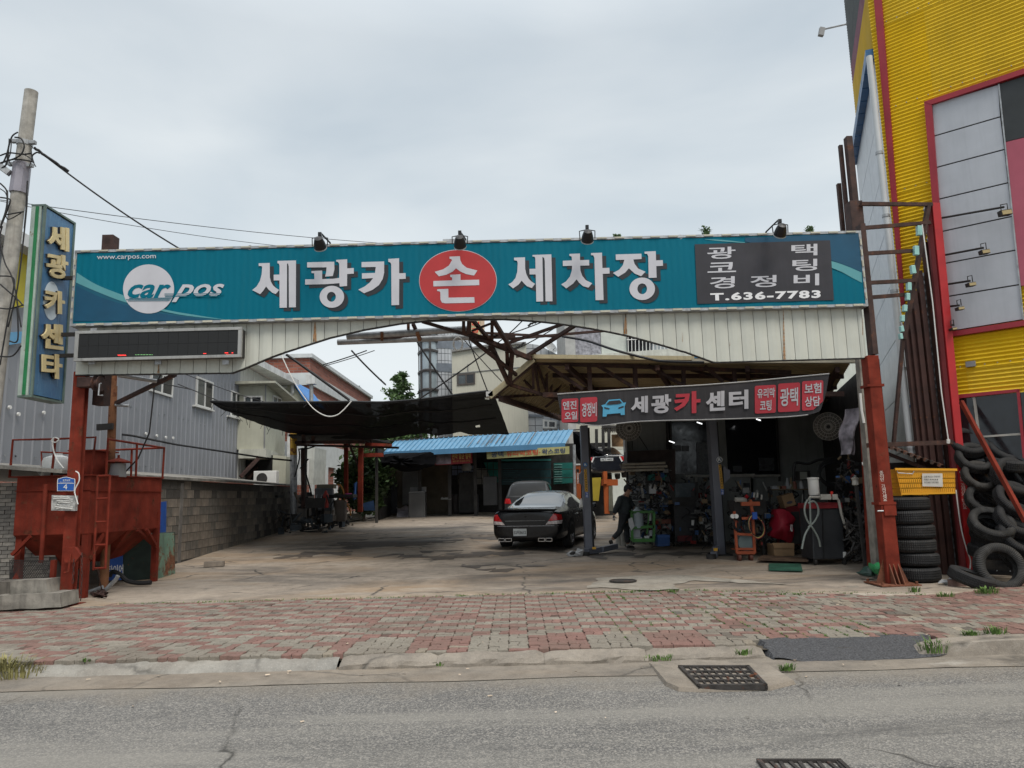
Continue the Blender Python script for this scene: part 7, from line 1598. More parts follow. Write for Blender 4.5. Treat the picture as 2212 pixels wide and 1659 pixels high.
c=P('b5',862,1185,cY+.1);o=mk('grey_bottle',MB().lathe([(0,0),(.135,.0),(.14,.03),(.14,.36),(.1,.42),(.04,.46),(.04,.5),(0,.5)],c,n=18),mat('bottle_grey',(.30,.34,.36),rough=.5),smooth=True);tag(o,'round grey plastic bottle on the green tool cart','bottle')
o=mk('hanging_papers',MB().slab([P('b5',x,y,cY-.1)for x,y in((758,1090),(800,1070),(825,1170),(790,1215),(765,1160))],(0,.01,0)),bxm[5]);tag(o,'white papers hanging at the left side of the green tool cart','paper')
for k,(x,y,w,h)in enumerate(((830,1240,70,60),(850,1300,70,14),(955,1292,34,30),(1000,1240,30,40),(985,1060,20,60))):o=mk('cart_item',MB().box(P('b5',x,y,cY+.15),(w*.0033,.15,h*.0033)),bxm[(1,5,5,1,5)[k]]);tag(o,('pale box on the middle tray of the green cart','stack of white sheets on the lowest tray of the green cart','round white pot on the lowest tray of the green cart','grey can at the right of the green cart','white spray bottle on the top tray of the green cart')[k],'cart item')
def crate(name,q,Yd,mt,label,rows=4,cols=8):
 c=(q[2]+q[3])/2;t=thing(name,label,'crate',c);D=V(Yd)
 def wall(a,b,c_,d):
  mb=MB();n=(b-a).cross(d-a).normalized()*.006
  def at(u,v):return(a*(1-u)+b*u)*(1-v)+(d*(1-u)+c_*u)*v
  for v0,v1 in[(0,.16),(.9,1)]:mb.slab([at(0,v0),at(1,v0),at(1,v1),at(0,v1)],n)
  for k in range(rows-1):v=.16+.74*(k+1)/rows;mb.slab([at(0,v-.02),at(1,v-.02),at(1,v+.02),at(0,v+.02)],n*.9)
  for k in range(cols*2+1):
   u=k/(cols*2);w=.35/(cols*2);mb.slab([at(max(0,u-w),.161),at(min(1,u+w),.161),at(min(1,u+w),.899),at(max(0,u-w),.899)],n*.95)
  mk('side',mb,mt,t)
 wall(*q);b=[p+D for p in q];wall(b[1],b[0],b[3],b[2]);wall(q[1],b[1],b[2],q[2]);wall(b[0],q[0],q[3],b[3])
 mk('bottom',MB().slab([q[3],q[2],b[2],b[3]],(0,0,.015)),mt,t)
 return t
crate('blue_crate',[P('b5',x,y,17.9)for x,y in((1072,1268),(1212,1262),(1208,1384),(1076,1388))],(0,.35,0),mat('crate_blue',(.01,.06,.20),rough=.5),'dark blue plastic crate on the floor beside the green tool cart')
for x in(655,700,770):c=G('b5',x,1385);o=mk('steel_canister',MB().cyl(c,c+V((0,0,.36)),.075,n=14),alum,smooth=True);tag(o,{655:'shiny steel canister behind the trailing foot of the mechanic',700:'middle steel canister between the legs of the mechanic',770:'steel canister right of the front leg of the mechanic'}[x],'canister')
t=thing('orange_gas_cart','orange steel cart on castors with gauges and a round grey tank near the middle post','cart',G('b6',320,1420));oY=15.3;oc=mat('cart_orange',(.30,.065,.025),rough=.6,rust=.2)
for a,b,w in(((215,980),(240,1370),.05),((385,980),(405,1370),.05),((240,1190),(400,1200),.05),((236,1365),(406,1365),.06),((280,910),(450,908),.08),((365,870),(385,1000),.05),((285,1045),(390,1045),.05),((240,1330),(405,1330),.04)):mk('frame_bar',MB().beam(P('b6',*a,oY),P('b6',*b,oY),w),oc,t)
mk('shelf',MB().slab([P('b6',240,1345,oY),P('b6',404,1345,oY),P('b6',404,1345,oY)+V((0,.4,0)),P('b6',240,1345,oY)+V((0,.4,0))],(0,0,.02)),oc,t)
c=P('b6',332,1270,oY+.02);mk('round_tank',MB().cyl(c,c+V((0,.3,0)),.175,n=24),mat('tank_blue_grey',(.12,.16,.165),rough=.45),t)
for x in(262,370):c=P('b6',x,1415,oY+.03);mk('castor',MB().cyl(c-V((.03,0,0)),c+V((.03,0,0)),.075,n=14),mat('castor_red',(.10,.03,.02)),t)
for x in(198,232):c=P('b6',x,1025,oY-.05);mk('gauge',MB().cyl(c,c+V((0,-.03,0)),.045,n=14),whitem,t)
for k,(dx,m__)in enumerate(((0,mat('hose_yellow',(.42,.36,.12))),(12,mat('hose_red',(.2,.02,.03))),(-10,blackm))):mk('hose',MB().tube([P('b6',x+dx*.4,y+dx*.6,oY-.1)for x,y in smooth_curve([(395,1005),(352,1060),(358,1150),(400,1210),(440,1225),(485,1190),(492,1120),(455,1050),(405,1010)],4)],.014,5),m__,t)
mk('blue_valve',MB().box(P('b6',405,1020,oY-.12),(.09,.06,.14)),blu,t)
mb=MB()
for k in range(5):mb.tube([P('b6',230+30*cos(j*.7+k)+j*2,1080+60*sin(j*.7+k)+k*6,oY-.03)for j in range(11)],.010,4)
mk('thin_hoses',mb,blackm,t,kind='stuff')
rbag=thing('red_cover_bag','bright red cover bag draped over a red machine in the garage','bag',G('b6',680,1395));rY=15.9
mb=MB()
outl=[(600,965),(660,958),(725,985),(785,1050),(760,1110),(775,1170),(745,1270),(665,1245),(565,1212),(580,1120),(595,1040)]
c2=P('b6',670,1110,rY-.22);pts=[P('b6',x,y,rY)for x,y in smooth_curve(outl+[outl[0]],4)[:-1]];n=len(pts);i=0;mb.v=[c2]+[c2.lerp(p,.55)+V((0,-.02+.06*noise.noise(p*4),0))for p in pts]+pts+[p+V((0,.25,0))for p in pts]
for k in range(n):j=(k+1)%n;mb.f+=[(0,1+k,1+j),(1+k,1+n+k,1+n+j,1+j),(1+n+k,1+2*n+k,1+2*n+j,1+n+j)]
mk('cover',mb,mat('bag_red',(.33,.012,.03),rough=.55,var=.25,bump=.6,bs=9),rbag,smooth=True)
mk('lettering',txt('AU',[P('b6',x,y,rY-.26)for x,y in((738,1100),(762,1104),(760,1172),(735,1165))],.03),whitem,rbag)
t=thing('red_cabinet','red and black tool cabinet behind the red cover bag','cabinet',G('b6',800,1400));mk('frame',MB().slab([P('b6',x,y,16.1)for x,y in((700,935),(838,930),(860,1290),(690,1290))],(0,.5,0)),mat('cab_red',(.15,.012,.016),rough=.5),t);mk('front',MB().slab([P('b6',x,y,16.05)for x,y in((752,985),(822,980),(838,1285),(760,1285))],(0,.05,0)),mat('cab_black',(.03,.03,.03)),t)
card=mat('cardboard',(.26,.165,.09),rough=.9,var=.15,bump=.05)
t=thing('tilted_carton','tilted cardboard carton with a dark oval print on top of the red cabinet','box',P('b6',730,940,16.3));mk('carton',MB().slab([P('b6',x,y,16.1)for x,y in((655,838),(760,808),(795,918),(692,950))],(0,.3,0)),card,t);mk('oval',MB().face([P('b6',733+28*cos(k*pi/8),897+13*sin(k*pi/8)-5*cos(k*pi/8),16.09)for k in range(16)]),mat('carton_print',(.06,.06,.08),bump=0),t)
t=thing('floor_carton','closed brown cardboard carton on the garage floor below the red bag','box',G('b6',680,1400));mk('carton',MB().slab([P('b6',x,y,15.4)for x,y in((580,1290),(775,1285),(776,1395),(590,1397))],(0,.4,0)),card,t);mk('flap',MB().slab([P('b6',x,y,15.38)for x,y in((575,1275),(775,1275),(778,1322),(588,1322))],(0,.01,0)),card,t)
mk=mk
o=mk('long_plank',MB().slab([G('b6',440,1462)+V((0,0,.05)),G('b6',910,1478)+V((0,0,.05)),G('b6',912,1460)+V((0,.1,.05)),G('b6',500,1432)+V((0,.1,.05))],(0,0,.04)),mat('plank',(.09,.055,.035),rough=.8,var=.4));tag(o,'long dark plank lying on the garage floor in front of the cartons','plank')
o=mk('green_mat',MB().slab([G('b6',x,y)+V((0,0,.018))for x,y in((540,1480),(838,1482),(856,1550),(540,1542))],(0,0,.012)),mat('mat_green',(.02,.085,.055),rough=.85,var=.25,bump=.4));tag(o,'dark green rubber mat on the yard in front of the garage','mat')
t=thing('fluid_machine','large black service machine with a white canister and hanging clear hoses','machine',G('b6',1090,1465));mY=14.2
mk('body',MB().slab([P('b6',x,y,mY)for x,y in((935,950),(1225,950),(1255,1425),(955,1430))],(0,.6,0)),mat('machine_black',(.032,.034,.038),rough=.45,var=.15),t,bevel=.02);mk('red_band',MB().slab([P('b6',x,y,mY-.02)for x,y in((922,905),(1222,898),(1226,948),(922,955))],(0,.6,0)),mat('dark_red2',(.20,.015,.02)),t)
c=P('b6',963,830,mY+.1);mk('canister',MB().lathe([(0,0),(.085,0),(.10,.03),(.10,.30),(.11,.31),(.11,.335),(0,.34)],c,n=20),whitem,t,smooth=True)
mk('divider',MB().beam(P('b6',1040,955,mY-.01),P('b6',1050,1425,mY-.01),.02),blackm,t);mk('label',MB().slab([P('b6',x,y,mY-.01)for x,y in((1232,1358),(1258,1358),(1260,1410),(1234,1410))],(0,.01,0)),whitem,t)
clear=mat('clear_hose',(.20,.225,.21),rough=.25,bump=0)
for pts in([(905,870),(880,910),(872,980),(895,1060),(950,1140),(1000,1230),(1018,1310)],[(905,1130),(960,1080),(1000,1000),(990,920),(950,885),(905,905)],[(915,1130),(880,1190),(860,1260),(848,1330)],[(920,850),(925,1000),(930,1130)]):mk('hose',MB().tube([P('b6',x,y,mY-.15)for x,y in smooth_curve(pts,5)],.018,7),clear,t,smooth=True)
mk('pipework',MB().tube([P('b6',x,y,mY-.05)for x,y in((912,870),(918,848),(1170,850),(1190,880),(1215,1000),(1250,1120),(1290,1170))],.025,6),alum,t);mk('red_valve',MB().box(P('b6',1125,820,mY-.05),(.04,.04,.11)),mat('valve_red',(.5,.03,.02)),t)
for x in(1040,1085,1150):mk('valve',MB().box(P('b6',x,845,mY-.06),(.10,.08,.10)),alum,t)
for x,y in((970,1450),(1240,1455)):c=P('b6',x,y,mY+.05);mk('castor',MB().cyl(c-V((.02,0,0)),c+V((.02,0,0)),.06,n=12),darksteel,t)
mb=MB()
for k in range(8):mb.tube([P('b6',1120+125*cos(j*.52)+k*3,610+115*sin(j*.52)+k*5-10*(k%3),15.6)for j in range(13)],.016,5)
o=mk('hose_coil',mb,blackm,kind='stuff');del o['kind'];tag(o,'coil of black air hoses on the wall above the black service machine','hose')
o=mk('wall_hose',MB().tube([P('b6',x,y,15.9)for x,y in smooth_curve([(770,700),(775,560),(800,525),(900,535),(1000,500),(1100,490)],5)],.03,6),blackm);tag(o,'thick black pipe arching over the electric box','hose')
t=thing('electric_box','grey electric box with a pale front on the garage wall','electric box',P('b6',865,640,16.5));mk('case',MB().slab([P('b6',x,y,16.5)for x,y in((812,605),(925,600),(930,690),(818,690))],(0,.2,0)),darksteel,t);mk('front',MB().slab([P('b6',x,y,16.45)for x,y in((832,612),(896,610),(898,680),(834,682))],(0,.03,0)),mat('pale_front',(.22,.23,.20)),t)
t=thing('side_shelf','tan shelf with bottles behind the carton in the garage','shelf',P('b6',700,850,16.8));mk('board',MB().beam(P('b6',545,778,16.8),P('b6',920,775,16.8),.3,.03),mat('shelf_tan',(.14,.11,.07)),t)
for x in(548,685,765,862):mk('upright',MB().beam(P('b6',x,780,16.8),P('b6',x,950,16.8),.03),darksteel,t)
for k,x in enumerate((718,752,783,845)):c=P('b6',x,772,16.75);o=mk('bottle',MB().lathe([(0,0),(.045,0),(.045,.13),(.02,.19),(.018,.25),(0,.25)],c,n=10),bxm[(1,4,2,5)[k]],smooth=True);tag(o,('grey bottle at the left end of the tan garage shelf','tan bottle second on the garage shelf','reddish bottle third on the garage shelf','pale bottle at the right of the garage shelf')[k],'bottle')
for k,(x,w)in enumerate(((570,60),(615,30),(660,40))):o=mk('shelf_box',MB().slab([P('b6',a,b,16.7)for a,b in((x,745),(x+w,743),(x+w,770),(x,770))],(0,.1,0)),bxm[(1,4,2)[k]]);tag(o,('flat grey box at the left end of the tan shelf','tan box second on the tan shelf','reddish box left of the shelf bottles')[k],'box')
t=thing('grinder_stand','dark bench grinder stand with a red knob behind the orange cart','machine',G('b6',430,1380));mk('bench',MB().slab([P('b6',x,y,15.9)for x,y in((200,880),(510,870),(520,1010),(230,1020))],(0,.4,0)),darksteel,t);mk('red_knob',MB().lathe([(0,-.05),(.05,0),(0,.05)],P('b6',332,842,15.6),n=12),mat('knob_red',(.5,.02,.03)),t,smooth=True);mk('cylinder',MB().cyl(P('b6',225,870,15.7),P('b6',330,872,15.7),.05),alum,t)
for x,y in((470,870),(400,850),(430,850)):mk('tool',MB().cyl(P('b6',x,y,15.6),P('b6',x+4,y-45,15.6),.022,n=8),alum,t)
for x in(250,480):mk('leg',MB().beam(P('b6',x,1010,16.0),P('b6',x+10,1400,16.0),.06),darksteel,t)
c=P('b6',900,1320,14.9);o=mk('gas_bottle',MB().lathe([(0,-.26),(.09,-.25),(.1,.1),(.07,.18),(.03,.22),(.03,.27),(0,.27)],c,n=14),mat('gas_grey',(.09,.09,.10),rough=.4),smooth=True);tag(o,'small dark gas bottle left of the black service machine','gas bottle')
mb=MB()
for k in range(60):
 p=P('b6',RND.uniform(1260,1440),RND.uniform(1000,1440),RND.uniform(13.4,14.5));d=V((RND.uniform(-1,1),RND.uniform(-.6,.6),RND.uniform(-1,1)))*.12
 mb.tube([p-d,p+V((0,0,RND.uniform(-.08,.08))),p+d],RND.uniform(.012,.03),5)
o=mk('scrap_heap',mb,darksteel,kind='stuff')
o=mk('leaning_bar',MB().beam(P('b6',1352,735,13.2),P('b6',1440,1490,13.0),.05),darksteel);tag(o,'dark steel bar leaning by the dark red pillar','bar')
o=mk('bar_clamp',MB().lathe([(0,-.07),(.06,-.05),(.05,.03),(.07,.07),(0,.08)],P('b6',1345,705,13.2),n=10),alum);tag(o,'shiny clamp head on top of the leaning bar','clamp')
cm=[mat('bit_dark',(.02,.02,.021),rough=.6),mat('bit_steel',(.13,.13,.125),rough=.4,metal=.3),mat('bit_red',(.22,.025,.02),rough=.5),mat('bit_tan',(.16,.115,.07),rough=.8),mat('bit_white',(.24,.24,.23),rough=.6),mat('bit_blue',(.03,.08,.20),rough=.5)]
for zn,x0_,x1_,y0_,y1_,Y0_,Y1_,n_ in(('b5',740,1250,560,1330,18.5,19.2,230),('b5',1240,1700,640,1340,18.4,19.5,150),('b5',1500,1720,900,1400,17.5,19,60),('b6',190,560,780,1400,15.8,17.2,200),('b6',520,930,790,1400,16.2,17.2,160),('b6',1180,1400,500,1440,14.3,15.6,170)):
 ms=[MB()for _ in cm]
 for k in range(n_):
  y=RND.uniform(y0_,y1_)
  if RND.random()<.5:y=y0_+(y1_-y0_)*round((y-y0_)/(y1_-y0_)*5)/5+RND.uniform(-8,4)
  p=P(zn,RND.uniform(x0_,x1_),y,RND.uniform(Y0_,Y1_));j=RND.choice((0,0,0,0,0,0,0,1,1,2,3,3,4,5));r_=RND.random()
  if p.z<gz(p.x,p.y)+.04:continue
  if r_<.4:ms[j].box(p,(RND.uniform(.03,.14),.08,RND.uniform(.03,.13)),rz=RND.uniform(-.5,.5))
  elif r_<.7:ms[j].cyl(p,p+V((RND.uniform(-.12,.12),0,RND.uniform(.05,.22))),RND.uniform(.008,.035),n=6)
  elif r_<.85:ms[0].tube([p+V((.11*sin(q*.9),.03*cos(q),-.045*q))for q in range(8)],RND.uniform(.007,.014),4)
  else:ms[1 if j==0 else j].beam(p,p+V((RND.uniform(-.2,.2),0,RND.uniform(-.15,.15))),.018)
 for m_,c_ in zip(ms,cm):
  if m_.v:mk('workshop_clutter',m_,c_,gar,kind='stuff')
for k,(x,y,s_)in enumerate(((560,1230,1),(1330,1100,1.2),(905,1150,.8))):
 mb=MB();c=P('b6',x,y,15.0 if k==1 else 16)
 for q in range(5):mb.tube([c+V((s_*.2*cos(j*.6)+.01*q,-.02*q,s_*.24*sin(j*.6)-.012*q))for j in range(12)],.012,5)
 mk('hose_loop',mb,blackm,gar,kind='stuff')
def blob(name,z,pts,Y,depth,mt,label,cat):
 pts=[P(z,x,y,Y)for x,y in smooth_curve(pts+[pts[0]],3)[:-1]];c=sum(pts,V())/len(pts);n=len(pts);mb=MB();mb.v=[c+V((0,-depth,0))]
 for f,dd in((.5,.8),(.85,.45),(1,0),(.9,-.5)):mb.v+=[c.lerp(p,f)+V((0,-depth*dd*(1+.6*noise.noise(p*9+V((f*3,0,0)))),.03*noise.noise(p*11)))for p in pts]
 for k in range(n):mb.f.append((0,1+k,1+(k+1)%n))
 for r_ in range(3):
  for k in range(n):j=(k+1)%n;mb.f.append((1+r_*n+k,1+(r_+1)*n+k,1+(r_+1)*n+j,1+r_*n+j))
 o=mk(name,mb,mt,smooth=False);return tag(o,label,cat)
blob('green_bag','b3',[(415,1315),(440,1335),(478,1318),(488,1380),(480,1405),(450,1400),(420,1360)],11.9,.12,mat('bag_green',(.03,.25,.09),rough=.35,var=.3,bump=.6,bs=10),'bright green plastic bag at the foot of the right gate post','bag')
blob('dark_bag','b3',[(330,1395),(380,1355),(420,1345),(440,1400),(450,1420),(400,1420),(330,1405)],12.1,.15,mat('bag_dark_green',(.02,.05,.04),rough=.5,bump=.6,bs=10),'dark flattened sack left of the bright green bag','bag')
blob('white_bag','c6',[(1460,1250),(1500,1210),(1560,1195),(1640,1190),(1660,1150),(1740,1160),(1760,1190),(1730,1290),(1600,1305),(1510,1300)],16.9,.15,mat('bag_white',(.5,.5,.5),rough=.4,var=.15,bump=.6,bs=12),'crumpled white plastic bag at the foot of the first lift post','bag')
blob('dark_rag','c6',[(1515,1225),(1560,1205),(1620,1210),(1605,1260),(1540,1265)],16.7,.06,darksteel,'dark rag lying in the white plastic bag','rag')
blob('white_rag','c6',[(1710,270),(1735,290),(1745,380),(1740,435),(1680,432),(1695,340)],17.1,.04,whitem,'white rag hanging on the first lift post','rag')
blob('white_scrap','b3',[(910,1470),(960,1440),(1010,1425),(1020,1450),(990,1475)],11.2,.05,mat('scrap_grey',(.42,.42,.42),rough=.6,bump=.4),'crumpled pale paper between the tyre stack and the fallen tyre','paper')
o=mk('brick_stub',MB().box(G('b3',1080,1500)+V((0,.1,.05)),(.20,.12,.10),rz=-.1),mat('brick_stub_m',(.16,.10,.085),rough=.9,bump=.4));tag(o,'broken red brick lying in front of the fallen tyre','brick')
# ================================================================== YELLOW BUILDING AT THE RIGHT
FP0=V((7.47,12.55,0));FA=V((.73,-.683,0)).normalized();FN=V((-.683,-.73,0)).normalized()
def FP(z,x,y,off=0):return PL(z,x,y,FP0,FN,off)
yb_=thing('yellow_building','tall yellow corrugated building with dark red trim and grey panels at the right edge','building',(9,14,.15))
yel2=mat('yellow_corrugated_faded',(.70,.47,.02),rough=.6,var=.08,vs=1.0,bump=.02,streak=.25,dirt=(.42,.30,.05))
yel=mat('yellow_corrugated',(.74,.48,.008),rough=.5,var=.08,vs=.8,bump=.02,streak=.08,dirt=(.40,.28,.02))
trim=mat('dark_red_trim',(.30,.022,.035),rough=.45,var=.08,bump=.03,streak=.15,dirt=(.2,.02,.03))
corner=FP('b2',640,930);corner.z=0
tt=(FP0-corner).dot(FA);o0=V((corner.x,corner.y,.15))
HT=13.0;Wf=8.0
scw=MB()
for k in range(9):
 for j,(z0,z1)in enumerate(((.15,3.55),(3.5,6.9),(6.85,10.2),(10.15,HT))):
  q0_=o0+FA*(k*.9-.0)+FN*(.004*(k%2)+.006*j);mk('wall_sheet',MB().corr(V((q0_.x,q0_.y,z0)),V((0,0,z1-z0)),FA*.93+FN*RND.uniform(-.003,.003),.026,.068,FN),(yel,yel2)[RND.random()<.3],yb_)
  for q in range(5):
   for z_ in(z0+.07,(z0+z1)/2):scw.box(V((q0_.x,q0_.y,z_))+FA*(.1+.18*q)+FN*.034,(.014,.014,.014))
mk('screws',scw,galv,yb_,kind='stuff')
mk('wall_core',MB().slab([o0-FN*.02,o0-FN*.02+FA*Wf,o0-FN*.02+FA*Wf+V((0,0,HT)),o0-FN*.02+V((0,0,HT))],-FN*.3),greyg,yb_)
def fslab(name,pts,mt,off,th=.03,par=yb_):return mk(name,MB().slab([FP(*p,off)for p in pts],-FN*th),mt,par)
ext=lambda a,b,t_:(a[0],a[1]+(b[1]-a[1])*t_,a[2]+(b[2]-a[2])*t_)
fslab('corner_trim',[('b1',440,-40),('b1',497,-40),('b2',668,930),('b2',640,930)],trim,.07,.08)
fslab('frame_side',[('b1',808,738),('b1',862,742),('b2',918,200),('b2',870,200)],trim,.12,.12);fslab('frame_side',[('b2',870,202),('b2',918,202),('b2',1012,1140),('b2',962,1140)],trim,.12,.12)
fslab('frame_top',[('b1',808,738),('b1',1700,440),('b1',1700,480),('b1',860,757)],trim,.125,.12)
fslab('frame_base',[('b2',1008,1115),('b2',1700,1008),('b2',1700,1048),('b2',1016,1150)],trim,.12,.12)
pgrey=mat('light_grey_panel',(.44,.46,.50),rough=.5,var=.05,vs=2,bump=.05,streak=.16,dirt=(.25,.26,.28))
L=[(('b1',864,758),('b1',1345,612)),(('b1',880,988),('b1',1360,848)),(('b1',900,1215),('b1',1390,1085)),(('b1',920,1445),('b1',1416,1327)),(('b2',945,388),('b2',1446,280)),(('b2',965,620),('b2',1472,525)),(('b2',988,860),('b2',1502,775)),(('b2',1010,1112),('b2',1530,1030))]
dkp=mat('dark_panel_right',(.03,.034,.036),rough=.5,bump=.02);pnk=mat('pink_panel',(.40,.09,.13),rough=.55,var=.05,bump=.02)
fslab('panel_backing',[L[0][0],L[0][1],L[7][1],L[7][0]],darksteel,.05,.03)
for k in range(7):
 a,b=L[k];c_,d_=L[k+1];A,B,C,D=FP(*a,.065),FP(*b,.065),FP(*d_,.065),FP(*c_,.065);g=V((0,0,.012))
 mk('panel',MB().slab([A-g,B-g,C+g,D+g],-FN*.02),pgrey,yb_)
fslab('dark_panel',[('b1',1352,612),('b1',1700,500),('b1',1700,955),('b1',1398,1028)],dkp,.07,.03)
fslab('pink_panel',[('b1',1400,1032),('b1',1700,960),('b2',1720,760),('b2',1505,785)],pnk,.07,.03)
fslab('mast_trim',[('b1',1345,610),('b1',1356,607),('b2',1535,1030),('b2',1524,1032)],galv,.085,.02)
t=None
for k,(a,b,cx_,cy_,s_)in enumerate((((935,292),(1390,212),1395,256,80),((962,560),(1240,508),1245,540,62),((985,772),(1142,748),1147,776,56),((1000,933),(1062,926),1067,950,48),((1012,1070),(1022,1068),1018,1098,36))):
 c=FP('b2',cx_,cy_,.35);sc_=s_/1.8438/K/FOC*12.2
 t=thing('arm_floodlight',('topmost and largest floodlight on a long arm over the grey panels','second floodlight from the top on the grey panels','third floodlight from the top on the grey panels','fourth small floodlight on the grey panels','lowest floodlight, half hidden by the red frame side')[k],'floodlight',c,'floodlights on arms over the grey panels')
 mk('lamp_head',MB().box(c,(sc_,.10,sc_*.5),M=Matrix.Rotation(-.12,3,'Y')),darksteel,t,bevel=.006);mk('reflector',MB().box(c+V((0,-.055,-.004)),(sc_*.86,.01,sc_*.36),M=Matrix.Rotation(-.12,3,'Y')),mat('lamp_tan',(.34,.27,.14),rough=.4),t)
 mk('arm',MB().tube([FP('b2',*a,.13),FP('b2',*b,.35)],.018,6),darksteel,t);mk('yoke',MB().tube([c+V((-sc_*.3,0,.05)),c+V((-sc_*.3,0,.14)),c+V((sc_*.3,0,.16)),c+V((sc_*.3,0,.05))],.010,4),darksteel,t)
o=mk('wall_socket',MB().box(FP('b2',1147,1352,.06),(.14,.05,.09),rz=-.75),greyg,yb_)
fslab('window_glass',[('b3',1065,130),('b3',1700,62),('b3',1700,1470),('b3',1120,1470)],dglass,.04,.02)
for pts in([('b3',1055,98),('b3',1498,56),('b3',1498,78),('b3',1062,126)],[('b3',1478,60),('b3',1498,58),('b3',1545,560),('b3',1525,560)]):fslab('window_frame',pts,trim,.09,.06)
for pts in([('b3',1160,118),('b3',1180,116),('b3',1215,395),('b3',1198,397)],[('b3',1205,400),('b3',1520,376),('b3',1522,392),('b3',1208,412)]):fslab('mullion',pts,alum,.07,.04)
SDIR=V((.35,.937,0)).normalized();SN=V((-SDIR.y,SDIR.x,0));SP0=V((corner.x,corner.y,0))
def SP(z,x,y,off=0):return PL(z,x,y,SP0,SN,off)
wp=mat('white_wall_panel',(.50,.51,.52),rough=.45,var=.04,bump=.02,streak=.08,dirt=(.35,.36,.36))
far_b=SP('b1',318,1200);Ls=(V((far_b.x,far_b.y,0))-SP0).length
gt0,gt1=SP('b1',470,265),SP('b1',310,1205)
npn=9;ztop_near,ztop_far=gt0.z,gt1.z
print('SIDE',Ls,gt0,gt1,corner)
Ls=min(Ls,14);pw_=1.0
zt_=(ztop_near+ztop_far)/2
rows=9;hh=(zt_-.15)/rows
for r in range(rows):
 n=max(1,int(Ls/2.2))
 for k in range(n):
  a=SP0+SDIR*(Ls*k/n+.008);b=SP0+SDIR*(Ls*(k+1)/n-.008);tz=lambda f_,q_:.15+(ztop_near*(1-f_)+ztop_far*f_-.15)*q_/rows
  mk('side_panel',MB().slab([zl(a,tz(k/n,r)+.008),zl(b,tz((k+1)/n,r)+.008),zl(b,tz((k+1)/n,r+1)-.008),zl(a,tz(k/n,r+1)-.008)],-SN*.03),wp,yb_)
a,b=SP0,SP0+SDIR*Ls;mk('side_core',MB().slab([zl(a,.1),zl(b,.1),zl(b,zt_),zl(a,zt_)],-SN*.3+V((0,0,0))),darksteel,yb_)if False else mk('side_core',MB().slab([zl(a-SN*.04,.1),zl(b-SN*.04,.1),zl(b-SN*.04,ztop_far),zl(a-SN*.04,ztop_near)],-SN*.3),darksteel,yb_)
gbl=mat('gutter_blue',(.02,.10,.22),rough=.4,var=.15)
for k in range(9):
 f0,f1=k/9,(k+1)/9-.006;p,q=SP0+SDIR*(Ls*f0)+SN*.05,SP0+SDIR*(Ls*f1)+SN*.05;mk('gutter',MB().beam(zl(p,ztop_near+(ztop_far-ztop_near)*f0+.02),zl(q,ztop_near+(ztop_far-ztop_near)*f1+.02),.18,.22),gbl,yb_)
wpip=mat('white_pipe',(.50,.52,.53),rough=.4,var=.05,bump=0)
pp=SP('b1',430,600,.12);mk('downpipe',MB().cyl(zl(pp,1.4),zl(pp,min(ztop_near,ztop_far)),.055,n=12),wpip,yb_,smooth=True)
for z in(2.2,3.6,5.0,6.4,7.6):mk('pipe_clip',MB().cyl(zl(pp,z),zl(pp,z+.05),.066,n=12),galv,yb_)
UB=SP0+SDIR*.2-SN*.25;uf=SP0+SDIR*(Ls+1.2)-SN*.25
def UP(z,x,y):return PL(z,x,y,UB,SN)
zg,zp=UP('b1',340,60).z,UP('b1',377,60).z
for z0,z1,m__ in((zt_-.6,zp,yel),(zp,zg,mat('pink_corrugated',(.28,.10,.15),rough=.5,streak=.1)),(zg,zg+3.6,mat('grey_corrugated',(.10,.115,.12),rough=.5,streak=.1))):
 mk('upper_sheet',MB().corr(V((uf.x,uf.y,z0)),V((0,0,z1-z0)),V((UB-uf).x and(UB-uf)),.03,.075,SN),m__,yb_)
mk('upper_core',MB().slab([zl(UB-SN*.03,.2),zl(uf-SN*.03,.2),zl(uf-SN*.03,zg+3.6),zl(UB-SN*.03,zg+3.6)],-SN*2),greyg,yb_)
c=P('b1',64,232,22);t=thing('long_arm_floodlight','small floodlight on a long thin arm sticking out near the top right of the sky','floodlight',c)
mk('lamp_head',MB().box(c,(.16,.12,.28),M=Matrix.Rotation(.25,3,'Y')),greyg,t);mk('arm',MB().tube([P('b1',72,214,22),P('b1',290,165,22)],.03,5),galv,t)
st=[(822,465,34,12.42),(778,672,36,12.46),(742,820,36,12.5),(712,952,34,12.55),(688,1098,32,12.6)]
dbr=mat('dark_brown_stanchion',(.045,.018,.014),rough=.7,var=.3,bump=.2,rust=.2)
for k,(x,y,w,Y)in enumerate(st):
 c=P('b2',x,y,Y);ww=w/1.8438/K/FOC*Y;o=mk('stanchion',MB().bx(c.x-ww/2,c.x+ww/2,Y,Y+.1,.15,c.z),dbr);tag(o,('tallest dark brown steel stanchion next to the red corner post','second tallest brown stanchion left of the tallest','middle brown stanchion of the five','fourth brown stanchion, shorter than the middle one','shortest brown stanchion, farthest left of the row')[k],'post','brown stanchions by the red corner post')
lv=mat('grey_louvre',(.24,.25,.27),rough=.45,var=.1)
a,b=P('b2',850,460,12.75),P('b2',862,395,12.62)
mk_l=MB().corr(V((P('b2',842,470,12.55).x,12.56,.2)),V((0,0,6.3)),V((.12,-.12,0)),.05,.14,V((-.8,-.5,0)));o=mk('louvre_panel',mk_l,lv);tag(o,'narrow grey louvred panel between the brown stanchions and the red post','panel')
o=mk('louvre_panel',MB().corr(V((P('b2',800,700,12.6).x,12.62,.2)),V((0,0,5.1)),V((.12,-.1,0)),.05,.14,V((-.8,-.5,0))),lv);tag(o,'second grey louvred strip farther left among the brown stanchions','panel')
